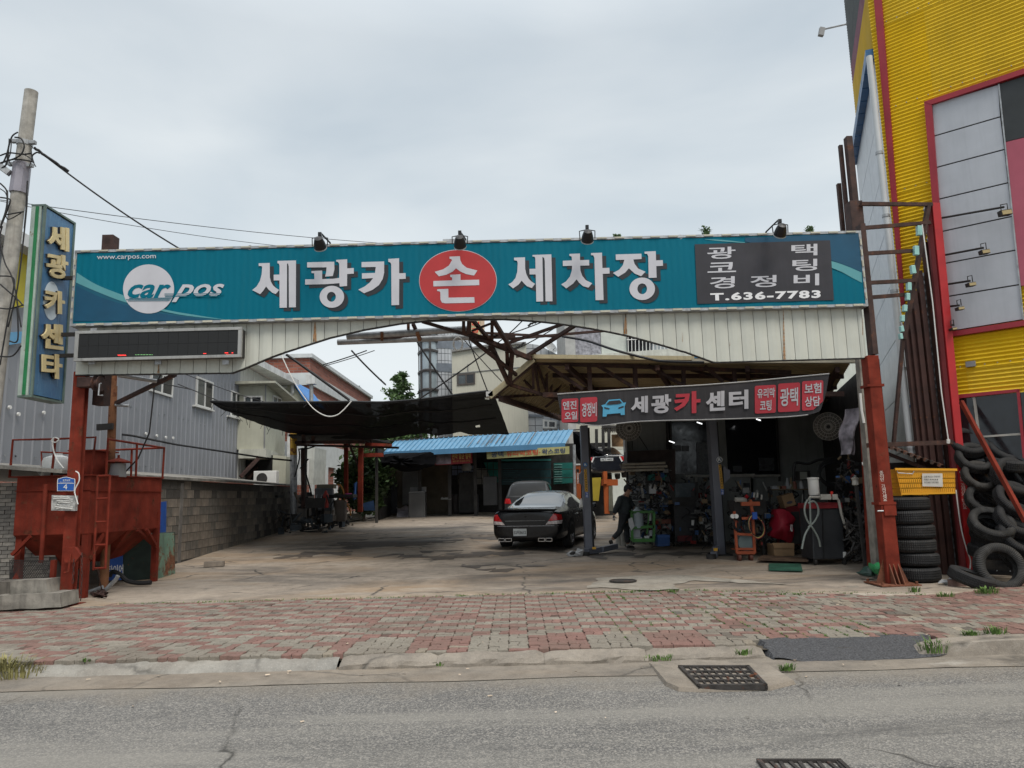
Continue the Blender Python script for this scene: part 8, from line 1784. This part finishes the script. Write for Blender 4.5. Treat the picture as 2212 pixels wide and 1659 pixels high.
rp=thing('red_corner_post','tall bright red steel post with chalk writing beside the tyre pile','post',(7.33,12.2,.2));rpm=mat('bright_red_post',(.40,.018,.022),rough=.45,var=.1,bump=.05,streak=.25,dirt=(.22,.03,.03),rust=.06)
q=[P('b2',868,178,12.2),P('b2',925,182,12.2),P('b3',1183,1392,12.2),P('b3',1130,1380,12.2)];q[2].z=q[3].z=.18
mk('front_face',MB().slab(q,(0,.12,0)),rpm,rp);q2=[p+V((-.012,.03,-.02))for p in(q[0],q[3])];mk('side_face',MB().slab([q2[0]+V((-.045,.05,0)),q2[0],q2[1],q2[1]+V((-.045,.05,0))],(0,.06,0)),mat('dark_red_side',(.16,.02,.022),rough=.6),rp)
vtext('박스는 가져가지 마세요','b3',((1080,655),(1105,925)),12.18,rp,.065)
o=mk('red_brown_brace',MB().beam(P('b3',1078,150,12.0),P('b3',1545,1020,10.95),.05,.07),redp);tag(o,'thin red brown bar slanting down across the tyre pile','brace')
t=thing('vent_pipe','white vent pipe with a blue cap between the gate and the red post','pipe',P('b3',790,540,13));mk('pipe',MB().cyl(P('b3',800,560,13),P('b3',738,195,13),.085,n=16),wpip,t,smooth=True);mk('cap',MB().lathe([(0,.12),(.02,.11),(.035,.05),(.12,.03),(.125,0),(0,0)],P('b3',735,190,13),n=16),mat('cap_blue',(.02,.12,.30),rough=.4),t,smooth=True)
t=thing('tin_lean_to','rusty corrugated tin roof edge over the tyre stack','roof',P('b3',700,560,12.4));a,b=P('b3',515,480,12.4),P('b3',955,635,12.0)
mk('tin_sheet',sheet(a,b,a+V((.5,1.2,.15)),b+V((.5,1.2,.15)),9,.045),mat('rusty_tin',(.07,.055,.045),rough=.8,rust=.7,var=.4),t);mk('support',MB().beam(a+V((.1,.3,-.05)),b+V((0,.3,-.05)),.06),brownp,t)
o=mk('stack_shade_board',MB().bx(6.0,7.25,12.72,12.76,.15,2.0),mat('shade_black',(.018,.018,.02),rough=.9));tag(o,'dark board standing in for the shade behind the tyre stack','board')  # board added as painted darkness behind the tyres
# ================================================================== TYRES
def mat_tyre(name,c,dust):
 mt,t,b,o=NT(name);vec=nn(t,'ShaderNodeTexCoord').outputs['Object']
 cc=ramp(t,noiz(t,vec,4,6),[(.3,[x*.7 for x in c]),(.7,[x*1.4 for x in c])]);cc=mix(t,ramp(t,noiz(t,vec,9,8,.7),[(.5,(0,0,0)),(.75,(dust,)*3)]),cc,(.12,.115,.11))
 t.links.new(cc,b.inputs['Base Color']);b.inputs['Roughness'].default_value=.75
 sx=nn(t,'ShaderNodeSeparateXYZ',{0:vec}).outputs;an=nn(t,'ShaderNodeMath',{0:sx[1],1:sx[0]},operation='ARCTAN2').outputs[0]
 w=nn(t,'ShaderNodeMath',{0:nn(t,'ShaderNodeMath',{0:an,1:70.0},operation='MULTIPLY').outputs[0]},operation='SINE').outputs[0]
 t.links.new(nn(t,'ShaderNodeBump',{'Strength':.5,'Distance':.006,'Height':w}).outputs[0],b.inputs['Normal']);return mt
tym=[mat_tyre('tyre_rubber',(.009,.009,.010),.12),mat_tyre('tyre_dusty',(.015,.0145,.014),.3),mat_tyre('tyre_brown_dust',(.028,.025,.022),.5)]
def tyre_mesh(R_,W,ri,mt):
 h=W/2;mb=MB();pr=[(ri,-h*.62),(ri+.012,-h*.78),(ri+(R_-ri)*.45,-h*1.0),(R_-.035,-h*.92),(R_-.010,-h*.78)]
 for g in(-.52,-.17,.17,.52):pr+=[(R_,h*(g-.045)),(R_-.012,h*(g-.04)),(R_-.012,h*(g+.04)),(R_,h*(g+.045))]
 pr+=[(R_-.010,h*.78),(R_-.035,h*.92),(ri+(R_-ri)*.45,h*1.0),(ri+.012,h*.78),(ri,h*.62),(ri+.02,h*.45),(R_-.03,h*.3),(R_-.03,-h*.3),(ri+.02,-h*.45)]
 mb.lathe(pr,(0,0,0),n=40,closed=True);me=bpy.data.meshes.new('tyre');me.from_pydata([tuple(p)for p in mb.v],[],mb.f);me.materials.append(mt);me.polygons.foreach_set('use_smooth',[True]*len(me.polygons));me.set_sharp_from_angle(angle=radians(50));return me
tme=[tyre_mesh(.335,.215,.205,tym[0]),tyre_mesh(.335,.205,.21,tym[1]),tyre_mesh(.32,.19,.20,tym[2]),tyre_mesh(.325,.20,.2,tym[0])]
def tyre(c,ax,k,label,group,s=1.0):
 o=bpy.data.objects.new('tyre',tme[k]);col.objects.link(o);q=V(ax).to_track_quat('Z','Y');o.matrix_world=Matrix.Translation(V(c))@q.to_matrix().to_4x4()@Matrix.Rotation(RND.uniform(0,3),4,'Z')@Matrix.Diagonal((s,s,s,1));tag(o,label,'tyre',group);return o
ordn=['lowest','second','third','fourth','fifth','sixth','topmost']
sb=G('b3',812,1450);sx_,sy_=6.15,11.72;zc_=.17
for k in range(6):
 h_=.212;tyre((sx_+RND.uniform(-.015,.015)-.008*k,sy_+RND.uniform(-.01,.01),zc_+h_*(k+.5)),(RND.uniform(-.02,.02),RND.uniform(-.02,.02),1),(0,3,1,0,0,3)[k],'%s tyre %s in the upright stack under the yellow crate'%(['lowest','second','third','fourth','fifth','topmost'][k],'from the ground' if 0<k<5 else 'lying flat'),'tyres of the stack under the crate')
ztop_s=zc_+6*.212
pile=[(1355,1352,11.05,(-.10,-1,.26),1,1.02,'large tyre standing upright at the front foot of the tyre pile'),(1300,1040,11.50,(-.06,-.66,.75),1,.96,'tyre tilted back above the front standing tyre'),(1312,1100,11.68,(-.05,-.35,.93),0,.96,'tyre lying under the tilted one, second layer of the pile'),(1320,1165,11.72,(.03,-.15,.98),3,.97,'flat tyre just behind the top of the front standing tyre'),(1300,1230,11.75,(0,-.12,.99),0,.97,'flat tyre low behind the front standing tyre'),(1250,865,11.85,(-.06,-.80,.58),1,.86,'dusty tyre facing out in the middle of the left column'),(1212,690,12.0,(-.06,-.84,.54),2,.84,'pale dusty tyre in the left column, above the middle one'),(1172,560,12.15,(-.06,-.78,.60),1,.86,'dark tyre leaning back near the top of the left column'),(1125,450,12.3,(-.1,-.72,.68),0,.9,'topmost tyre of the left column under the window'),(1330,1000,11.95,(.05,-.7,.7),0,.93,'dark tyre between the two columns behind the tilted one'),(1320,830,12.2,(.05,-.75,.66),3,.9,'dark tyre between the columns behind the dusty middle one'),(1275,470,12.45,(.05,-.6,.8),3,.92,'dark tyre at the top, right of the topmost one'),(1400,500,12.2,(.08,-.72,.68),0,.95,'big dark tyre leaning in the right column below the window'),(1425,600,12.0,(.05,-.25,.96),3,1.0,'tread side of a tyre lying over the wide dark one'),(1455,700,11.75,(.10,-.9,.45),0,.98,'wide dark tyre in the right column below window sill height'),(1470,860,11.6,(.10,-.82,.55),3,.95,'dark tyre in the right column below the wide one'),(1480,1010,11.5,(.12,-.8,.6),0,.95,'tyre in the right column beside the tilted one'),(1495,1140,11.4,(.15,-.75,.62),0,.95,'tyre cut by the photo edge, above the lowest one'),(1505,1275,11.35,(.2,-.7,.6),3,.95,'lowest tyre at the photo edge behind the front standing one'),(1500,430,12.5,(.08,-.6,.8),3,.9,'tyre under the right part of the window sill')]
for x,y,Y,ax,k,s_,lb in pile:tyre(P('b3',x,y,Y),ax,k,lb,'tyres heaped by the yellow building',s_)
tyre(P('b3',1150,1432,10.95)+V((0,0,.0)),(.30,-.22,.93),3,'fallen tyre lying nearly flat at the foot of the red corner post','tyres heaped by the yellow building',.92)
crY=11.50
cq=[P('b3',x,y,crY)for x,y in((617,640),(1033,645),(1033,793),(642,790))];zb_c=ztop_s+.01
for p in cq[2:]:p.z=zb_c
cq[0].x=cq[3].x-.05
crt=crate('yellow_crate',cq,(0.02,.45,0),mat('crate_yellow',(.62,.29,.012),rough=.4,var=.06,bump=.02),'yellow plastic basket crate with a handwritten note on top of the tyre stack',4,14)
mk('rim',MB().beam(cq[0]+V((-.02,-.01,0)),cq[1]+V((.02,-.01,0)),.03,.035),mat('crate_yellow',(0,0,0)),crt);mk('handle',MB().tube([P('b3',x,y,crY-.02)for x,y in((615,652),(618,668),(725,675),(735,655))],.008,5),galv,crt)
c1_=[P('b3',x,y,crY-.022)for x,y in((795,672),(942,671),(945,768),(797,765))];mk('note',MB().slab(c1_,(0,.004,0)),mat('note_paper',(.48,.46,.42),rough=.8,bump=0),crt)
for s_,y,x0_,x1_ in(('노란 박스는 가져가지',688,808,925),('마세요 ★★★★★',709,808,912),('꼭 주세요 가져가세요',730,810,915)):mk('note_text',txt(s_,[P('b3',x,yy,crY-.03)for x,yy in((x0_,y),(x1_,y-1),(x1_,y+13),(x0_,y+14))],.01),mat('ink',(.03,.03,.04),bump=0),crt)
# ================================================================== CARS
from mathutils.bvhtree import BVHTree
paint_k=mat('black_car_paint',(.005,.005,.006),rough=.2,var=.1,bump=0,spec=.35,coat=.22)
paint_s=mat('silver_car_paint',(.035,.036,.038),rough=.4,metal=.2,var=.05,bump=0,coat=.2)
paint_b=mat('dark_navy_paint',(.012,.014,.02),rough=.2,metal=.1,var=.05,bump=0,coat=.8)
carglass=mat('car_glass',(.012,.013,.014),rough=.05,var=.05,bump=0,spec=.9,coat=1)
tailr=mat('tail_red',(.42,.012,.014),rough=.15,bump=0,coat=.8,var=.2,vs=14);tailw=mat('tail_clear',(.50,.44,.43),rough=.15,bump=0,coat=.8,var=.2,vs=14)
chrome=mat('chrome',(.5,.5,.5),rough=.15,metal=.9,bump=0,var=.05);rimm=mat('alloy_rim',(.40,.40,.41),rough=.25,metal=.7,bump=0);rub=mat('car_tyre',(.015,.015,.016),rough=.8);plm=mat('plate_white',(.48,.50,.50),rough=.5,bump=0,var=.04)
def make_car(name,label,paint,st,W_,loc,heading,wheels=(1.05,3.9),suv=False):
 Mx=Matrix.Translation(V(loc))@Matrix.Rotation(-heading,4,'Z')
 t=bpy.data.objects.new(name,None);col.objects.link(t);t.matrix_world=Mx;t['label']=label;t['category']='car';BASE[t.name]=V((0,0,0));t.empty_display_size=.1
 ring=lambda s:[(0,s[2]),(s[1]*.75,s[2]),(s[1]*.97,s[2]+.06),(s[1],s[2]+(s[3]-s[2])*.42),(s[1]*.99,s[3]-.14),(s[1]*.955,s[3]-.02),(s[4]+(s[1]*.95-s[4])*.45,s[3]+(s[5]-s[3])*.52),(s[4],s[5]-.035*(1 if s[5]-s[3]>.2 else.2)),(s[4]*.7,s[5]),(0,s[5]+.015)]
 mb=MB();n=10
 for s in st:
  for x,z in ring(s):mb.v.append(V((x,s[0],z)))
  for x,z in ring(s)[1:-1]:mb.v.append(V((-x,s[0],z)))
 m_=n+n-2
 def idx(a,k):
  return a*m_+k if k<n else a*m_+n+(m_-1-k)
 for a in range(len(st)-1):
  for k in range(m_):j=(k+1)%m_;mb.f.append((idx(a,k),idx(a,j),idx(a+1,j),idx(a+1,k)))
 for a,rev in((0,0),(len(st)-1,1)):
  for k in range(n-1):
   q=[idx(a,k),idx(a,k+1)];l=[idx(a,(m_-k-1)%m_)if k+1<n-0 else None,idx(a,(m_-k)%m_)if k else idx(a,0)]
   f=[idx(a,k),idx(a,k+1),idx(a,(m_-(k+1))%m_),idx(a,(m_-k)%m_)];f2=[]
   for v_ in f:
    if v_ not in f2:f2.append(v_)
   mb.f.append(tuple(f2 if rev else f2[::-1]))
 body=mk('body',mb,paint,t,smooth=True)
 for p_ in body.data.polygons:p_.use_smooth=True
 if 'sharp_edge' in body.data.attributes:body.data.attributes.remove(body.data.attributes['sharp_edge'])
 md=body.modifiers.new('subdivision','SUBSURF');md.levels=2;md.render_levels=2
 bpy.context.view_layer.update();ev=body.evaluated_get(bpy.context.evaluated_depsgraph_get()).to_mesh();bvh=BVHTree.FromPolygons([v.co.copy()for v in ev.vertices],[tuple(p.vertices)for p in ev.polygons])
 def patch(pts,d,off=.006,nu=8,nv=4,nm='panel',mt=None,par=None,thick=0):
  mbp=MB();d=V(d);row=[]
  def at(u,v):return(V(pts[0])*(1-u)+V(pts[1])*u)*(1-v)+(V(pts[3])*(1-u)+V(pts[2])*u)*v
  for a in range(nu+1):
   for b in range(nv+1):
    p=at(a/nu,b/nv);h,nr,i_,ds=bvh.ray_cast(p-d*5,d)
    if h is None:h,nr,i_,ds=bvh.find_nearest(p)
    if nr.dot(d)>0:nr=-nr
    row.append(h+nr*off)
  mbp.v=row
  for a in range(nu):
   for b in range(nv):k=a*(nv+1)+b;mbp.f.append((k,k+nv+1,k+nv+2,k+1))
  return mk(nm,mbp,mt,par or t,smooth=True)
 for yw in wheels:
  for sx in(-1,1):
   w=MB();Rr=.335 if not suv else.36;c=V((sx*(W_-.11),yw,Rr));Mq=Matrix.Rotation(sx*pi/2,3,'Y')
   wh=mk('wheel',w.lathe([(.21,-.10),(.24,-.11),(Rr-.03,-.105),(Rr,-.08),(Rr,.08),(Rr-.03,.105),(.24,.11),(.225,.09),(.225,-.05),(.02,-.06)],c,Mq,28),rub,t,smooth=True)
   sp=MB();sp.lathe([(.225,.095),(.205,.10),(.20,.02)],c,Mq,28)
   for k in range(7):
    a=2*pi*k/7;e_=lambda r_,da,zz_:c+Mq@V((r_*cos(a+da),r_*sin(a+da),zz_));sp.hexa([e_(.03,-.6,.05),e_(.03,.6,.05),e_(.2,.12,.06),e_(.2,-.12,.06),e_(.03,-.6,.08),e_(.03,.6,.08),e_(.2,.12,.09),e_(.2,-.12,.09)])
   mk('rim',sp,rimm,wh)
   ar=MB();rr0=Rr+.055
   ps=[]
   for k in range(25):
    a=-.35+(pi+.7)*k/24;ps.append((yw+rr0*cos(a),Rr+rr0*sin(a)))
   pr_,last=[],None
   for(yy,zz_)in ps:
    h,nr,i_,ds=bvh.ray_cast(V((sx*5,yy,zz_)),V((-sx,0,0)))
    if h is None:continue
    pr_.append(h+V((sx*.004,0,0)))
   h0,nr,i_,ds=bvh.ray_cast(V((sx*5,yw,.5)),V((-sx,0,0)))
   if h0 and len(pr_)>4:
    ar.v=[h0+V((sx*.003,0,-.15))]+pr_
    for k in range(1,len(pr_)):ar.f.append((0,k,k+1))
    mk('wheel_arch',ar,mat('wheel_well',(.006,.006,.006),rough=.9,bump=0),t)
 return t,patch,bvh
sed=[(0,.70,.30,.84,.52,.885),(.04,.84,.22,.90,.64,.955),(.35,.895,.18,.925,.66,.975),(.85,.915,.18,.93,.66,1.0),(1.35,.92,.18,.93,.60,1.25),(1.85,.925,.18,.93,.555,1.395),(2.5,.925,.18,.92,.56,1.43),(3.1,.92,.18,.91,.575,1.36),(3.75,.915,.18,.90,.66,1.01),(4.3,.90,.19,.84,.64,.88),(4.78,.82,.24,.70,.56,.74),(4.92,.62,.32,.58,.4,.62)]
c0=G('c6',330,1130);RC=V((1.02,18.25,0));hd=radians(17)
cl=P('c6',130,830,18.3);rr_c=P('c6',1210,830,18.6)
RC=V((.31,18.35,gz(.9,19.5)-.01))if False else None
hx=V((cos(hd),-sin(hd),0));left=G('c6',215,1135);
Yr=18.35;lx=P('c6',125,850,Yr).x;cc_=V((lx,Yr,0))+hx*.90;cc_.z=gz(cc_.x,cc_.y)+.01
car1,patch,bvh1=make_car('black_sedan','black sedan with rear facing the street, parked left of the first lift post',paint_k,sed,.92,cc_,hd)
R_=(0,1,0)
patch([(-.56,0,1.345),(.56,0,1.345),(.70,0,1.0),(-.70,0,1.0)],(0,1,0),.006,16,8,'rear_window',carglass)
for sx in(-1,1):
 patch([(0,1.18,1.18),(0,2.25,1.33),(0,2.25,.97),(0,1.30,.98)],(-sx,0,0),.006,8,5,'side_window',carglass);patch([(0,2.32,1.335),(0,3.25,1.22),(0,3.55,.97),(0,2.32,.97)],(-sx,0,0),.006,8,5,'side_window',carglass)
 patch([(0,2.25,1.34),(0,2.32,1.34),(0,2.32,.97),(0,2.25,.97)],(-sx,0,0),.005,2,4,'door_pillar',blkp)
 tl=patch([(sx*.70,0,.86),(sx*.845,0,.83),(sx*.86,0,.71),(sx*.575,0,.685)],(0,1,0),.010,8,6,'tail_light',tailr);patch([(sx*.57,0,.68),(sx*.862,0,.70),(sx*.855,0,.62),(sx*.51,0,.605)],(0,1,0),.010,8,4,'reversing_light',tailw)
 for y0_ in(1.72,2.75):mk('door_handle',MB().box((sx*.925,y0_,.82),(.03,.16,.028)),chrome,car1,bevel=.008)
 for y0_ in(1.32,2.29,3.45):patch([(0,y0_,.93),(0,y0_+.012,.93),(0,y0_+.012,.28),(0,y0_,.28)],(-sx,0,0),.002,1,10,'door_gap',blkp)
 mk('mirror',MB().box((sx*1.02,3.28,.99),(.20,.10,.13)),paint_k,car1,bevel=.03)
 for dx in(-.09,.09):
  c=V((sx*.50+dx,-.03,.255));mb=MB()
  o_=[(-.075,-.035),(.075,-.035),(.075,.035),(-.075,.035)]
  for k in range(4):
   a,b=o_[k],o_[(k+1)%4];mb.beam(c+V((a[0],0,a[1])),c+V((b[0],0,b[1])),.014,.05,up=(0,1,0))
  mk('exhaust_tip',mb,chrome,car1)
patch([(-.80,0,.585),(.80,0,.585),(.80,0,.57),(-.80,0,.57)],(0,1,0),.006,14,1,'bumper_trim',mat('dull_chrome',(.25,.25,.26),rough=.3,metal=.6,bump=0))
patch([(-.50,0,.705),(.50,0,.705),(.50,0,.695),(-.50,0,.695)],(0,1,0),.005,10,1,'boot_crease',greyg)
mb=MB()
for sx in(-1,1):mb.tube([V((sx*.42,.03,.945)),V((sx*.5,.04,.95)),V((sx*.5,.05,.95))],.004,4)
sp=MB();n=14
for k in range(n):
 x0_,x1_=-.72+1.44*k/n,-.72+1.44*(k+1)/n;f=lambda x:.955+.03*(1-(x/.75)**2)*.6;yy=lambda x:-.03+.10*(x/.72)**2
 sp.hexa([(x0_,yy(x0_),f(x0_)-.02),(x1_,yy(x1_),f(x1_)-.02),(x1_,yy(x1_)+.30,f(x1_)-.005),(x0_,yy(x0_)+.30,f(x0_)-.005),(x0_,yy(x0_),f(x0_)+.015),(x1_,yy(x1_),f(x1_)+.015),(x1_,yy(x1_)+.30,f(x1_)+.01),(x0_,yy(x0_)+.30,f(x0_)+.01)])
mk('boot_spoiler',sp,paint_k,car1)
h_,n__,i_,d_=bvh1.ray_cast(V((-.05,-3,.42)),V((0,1,0)));py_=h_.y-.014
mk('plate',MB().box((-.13,py_,.43),(.335,.012,.17)),plm,car1,bevel=.004)
mk('plate_frame',MB().box((-.13,py_+.006,.43),(.36,.01,.195)),darksteel,car1)
mk('plate_number',txt('52저3612',[V((-.13-.15,py_-.009,.475)),V((-.13+.15,py_-.009,.475)),V((-.13+.15,py_-.009,.385)),V((-.13-.15,py_-.009,.385))],.015),blkp,car1)
mk('lock',MB().cyl((0,-.012,.80),(0,-.03,.80),.018,n=10),darksteel,car1)
c=P('b5',531,600,31);
car2,patch2,bvh2=make_car('raised_sedan','dark navy sedan lifted high on the orange lift behind the garage',paint_b,sed,.92,(c.x,31,P('b5',531,590,31).z-.18),radians(2))
patch2([(-.56,0,1.345),(.56,0,1.345),(.70,0,1.0),(-.70,0,1.0)],(0,1,0),.006,12,6,'rear_window',carglass)
for sx in(-1,1):
 patch2([(sx*.56,0,.86),(sx*.88,0,.86),(sx*.88,0,.68),(sx*.66,0,.68)],(0,1,0),.012,6,4,'tail_light',tailr);patch2([(sx*.50,0,.86),(sx*.56,0,.86),(sx*.66,0,.66),(sx*.60,0,.64)],(0,1,0),.014,2,4,'light_strip',whitem);patch2([(sx*.62,0,.36),(sx*.80,0,.36),(sx*.80,0,.29),(sx*.62,0,.29)],(0,1,0),.012,3,2,'exhaust_tip',chrome)
patch2([(-.5,0,.875),(.5,0,.875),(.5,0,.85),(-.5,0,.85)],(0,1,0),.012,10,1,'chrome_strip',chrome)
h_,n__,i_,d_=bvh2.ray_cast(V((0,-3,.74)),V((0,1,0)));yy_=h_.y
mk('plate',MB().box((0,yy_-.014,.75),(.52,.012,.125)),plm,car2);mk('plate_number',txt('38고 4405',[V((-.23,yy_-.024,.79)),V((.23,yy_-.024,.79)),V((.23,yy_-.024,.71)),V((-.23,yy_-.024,.71))],.012),blkp,car2)
mk('badge',MB().lathe([(.03,0),(.05,.006),(.06,0)],(0,yy_-.02,.90),Matrix.Rotation(pi/2,3,'X'),18),chrome,car2)
suv=[(0,.72,.35,.95,.66,1.0),(.05,.86,.28,1.02,.70,1.12),(.25,.89,.25,1.02,.68,1.42),(.5,.90,.25,1.02,.66,1.58),(1.2,.91,.24,1.01,.66,1.63),(2.2,.91,.24,1.0,.66,1.62),(3.0,.91,.24,.99,.66,1.50),(3.6,.90,.24,.98,.72,1.1),(4.2,.88,.26,.90,.66,.96),(4.55,.76,.32,.72,.55,.78),(4.65,.6,.4,.6,.4,.64)]
cl=P('b8',1497,700,27);c=V((cl.x+.92,27,gz(cl.x+.9,27)))
car3,patch3,bvh3=make_car('silver_wagon','dull silver tall car with dark windows parked under the blue roof',paint_s,suv,.90,c,radians(6),(.85,3.6),True)
patch3([(-.60,0,1.52),(.60,0,1.52),(.68,0,1.08),(-.68,0,1.08)],(0,1,0),.008,12,6,'rear_window',mat('dull_glass',(.012,.013,.014),rough=.45,bump=0,spec=.2))  # rough uncoated glass so the rear window barely reflects the sky
for sx in(-1,1):
 patch3([(sx*.66,0,.98),(sx*.86,0,.98),(sx*.86,0,.80),(sx*.60,0,.80)],(0,1,0),.012,6,4,'tail_light',tailr)
 patch3([(0,.55,1.48),(0,3.0,1.42),(0,3.3,1.06),(0,.45,1.06)],(-sx,0,0),.008,12,5,'side_window',carglass)
h_,n__,i_,d_=bvh3.ray_cast(V((0,-3,.8)),V((0,1,0)));mk('plate',MB().box((0,h_.y-.014,.82),(.4,.012,.12)),plm,car3)
# ================================================================== THE MECHANIC
PYY=18.5
def J(x,y,dy=0):return P('b5',x,y,PYY+dy)
foot=G('b5',790,1400);
per=thing('person','person in dark work clothes, grey cap of hair and face mask walking past the shelf','person',(foot.x,PYY,gz(foot.x,PYY)))
def skin(name,pts,edges,mt,par,root=0,sub=2):
 me=bpy.data.meshes.new(name);b=BASE[par.name];me.from_pydata([tuple(V(p[0])-b)for p in pts],edges,[]);me.materials.append(mt)
 o=bpy.data.objects.new(name,me);col.objects.link(o);o.parent=par;BASE[o.name]=b
 md=o.modifiers.new('skin','SKIN');md.use_smooth_shade=True
 sv=me.skin_vertices[0].data if me.skin_vertices else None
 if sv is None:
  bpy.context.view_layer.objects.active=o
  bm=bmesh.new();bm.from_mesh(me);ly=bm.verts.layers.skin.verify();bm.to_mesh(me);bm.free();sv=me.skin_vertices[0].data
 for i_,p in enumerate(pts):
  r_=p[1]if isinstance(p[1],tuple)or p[1]<.028 else p[1]*1.22;sv[i_].radius=(r_,r_)if not isinstance(r_,tuple)else r_
  sv[i_].use_root=i_==root
 md2=o.modifiers.new('subdivision','SUBSURF');md2.levels=sub;md2.render_levels=sub
 return o
skinm=mat('skin',(.33,.18,.12),rough=.6,bump=0,var=.05);clothd=mat('dark_work_clothes',(.035,.042,.046),rough=.85,var=.2,vs=9,bump=.3,bs=25);trous=mat('charcoal_trousers',(.032,.034,.038),rough=.85,var=.2,vs=9,bump=.3,bs=25);glove=mat('grey_glove',(.20,.20,.21),rough=.8);shoe=mat('dark_shoe',(.025,.022,.02),rough=.6);hairm=mat('grey_black_hair',(.025,.024,.024),rough=.8,var=.4,vs=30)
pel=J(712,1055);chest=J(706,930);uch=J(712,865);nk=J(735,828);hd_=J(752,778)
SR,SL=J(676,872,-.17),J(752,868,.17)
ER,HR_=J(628,968,-.20),J(600,1045,-.16);EL,HL=J(800,950,.18),J(838,968,.10)
HpR,HpL=J(696,1085,-.09),J(732,1082,.09);KR,AR_=J(668,1225,-.10),J(578,1312,-.08);KL,AL=J(742,1235,.08),J(752,1365,.08)
body=skin('body',[(pel,.085),(chest,.085),(uch,.085),(nk,.052),(hd_+V((0,0,-.03)),.07),(hd_+V((.01,0,.05)),.082),(SR,.055),(ER,.042),(HR_,.03),(SL,.055),(EL,.042),(HL,.03),(HpR,.085),(KR,.055),(AR_,.038),(HpL,.085),(KL,.055),(AL,.038)],[(0,1),(1,2),(2,3),(3,4),(4,5),(2,6),(6,7),(7,8),(2,9),(9,10),(10,11),(0,12),(12,13),(13,14),(0,15),(15,16),(16,17)],skinm,per)
skin('jacket',[(pel+V((0,0,-.08)),.15),(chest,.15),(uch,.135),(uch.lerp(nk,.6),.075),(SR,.078),(ER,.062),(ER.lerp(HR_,.85),.045),(SL,.078),(EL,.062),(EL.lerp(HL,.8),.045)],[(0,1),(1,2),(2,3),(2,4),(4,5),(5,6),(2,7),(7,8),(8,9)],clothd,per)
skin('trousers',[(pel+V((0,0,.03)),.148),(HpR,.086),(KR,.062),(AR_.lerp(KR,.08),.05),(HpL,.086),(KL,.062),(AL.lerp(KL,.05),.062),(pel+V((0,0,.15)),.115)],[(0,1),(1,2),(2,3),(0,4),(4,5),(5,6),(0,7)],trous,per)
def shoe_(a,toe,up):return skin('shoe',[(a+up*.0,.045),(a.lerp(toe,.35)+V((0,0,-.025)),.046),(a.lerp(toe,.8)+V((0,0,-.02)),.042),(toe,.03)],[(0,1),(1,2),(2,3)],shoe,per,sub=1)
shoe_(AL+V((-.04,0,-.05)),J(828,1394,.08),V((0,0,1)));shoe_(AR_+V((-.05,0,0)),J(590,1362,-.08),V((0,0,1)))
def hand(c,d,side):
 d=V(d).normalized();s_=V(side).normalized();n=d.cross(s_)
 h=skin('glove',[(c-d*.03,.026),(c+d*.02,(.036,.022)),(c+d*.055,(.038,.018))],[(0,1),(1,2)],glove,per,sub=1)
 for k in range(4):
  b=c+d*.06+s_*(.027-.018*k);L_=(.05,.058,.055,.042)[k];skin('finger',[(b,.009),(b+d*L_*.5+n*.012,.0085),(b+d*L_*.85+n*.034,.0075)],[(0,1),(1,2)],glove,per,sub=1)
 b=c+d*.01+s_*.036;skin('thumb',[(b,.011),(b+d*.025+s_*.018,.010),(b+d*.055+s_*.014+n*.01,.008)],[(0,1),(1,2)],glove,per,sub=1)
hand(HR_+V((0,0,-.03)),(-.05,-.1,-1),(1,0,0));hand(HL,(1,-.1,-.15),(0,0,1))
fd=V((.93,.10,-.28)).normalized();hc=hd_+V((.005,0,.02));sd_=V((.1,-1,0)).normalized();ud=V((.28,0,.96)).normalized()
mb=MB();Mh=Matrix((fd,sd_,ud)).transposed()
def ellp(mb,c,rx,ry,rz,n=16,m=10,a0=-pi/2,a1=pi/2):
 i=len(mb.v)
 for a in range(m+1):
  th=a0+(a1-a0)*a/m
  for k in range(n):ph=2*pi*k/n;mb.v.append(c+Mh@V((rx*cos(th)*cos(ph),ry*cos(th)*sin(ph),rz*sin(th))))
 for a in range(m):
  for k in range(n):j=(k+1)%n;mb.f.append((i+a*n+k,i+a*n+j,i+(a+1)*n+j,i+(a+1)*n+k))
 return mb
mk('face',ellp(MB(),hc,.098,.078,.122),skinm,per,smooth=True)
mk('nose',ellp(MB(),hc+fd*.100-ud*.012,.022,.014,.026,8,6),skinm,per,smooth=True);mk('mask',ellp(MB(),hc+fd*.048-ud*.055,.064,.062,.055,14,8),mat('face_mask',(.42,.42,.43),rough=.8),per,smooth=True)
mk('mask_strap',MB().tube([hc+fd*.06-ud*.03+sd_*.06,hc+sd_*.084-fd*.01],.004,4),whitem,per)
for s_ in(-1,1):mk('ear',ellp(MB(),hc+sd_*s_*.080-fd*.012-ud*.008,.022,.010,.034,8,6),skinm,per,smooth=True);mk('eye',ellp(MB(),hc+fd*.088+sd_*s_*.032+ud*.018,.008,.012,.007,8,4),blkp,per)
mk('hair',ellp(MB(),hc-fd*.014+ud*.026,.102,.088,.112,18,10,-.25,pi/2),hairm,per,smooth=True)
mk('hair',ellp(MB(),hc-fd*.045-ud*.0,.066,.080,.09,14,8),hairm,per,smooth=True)
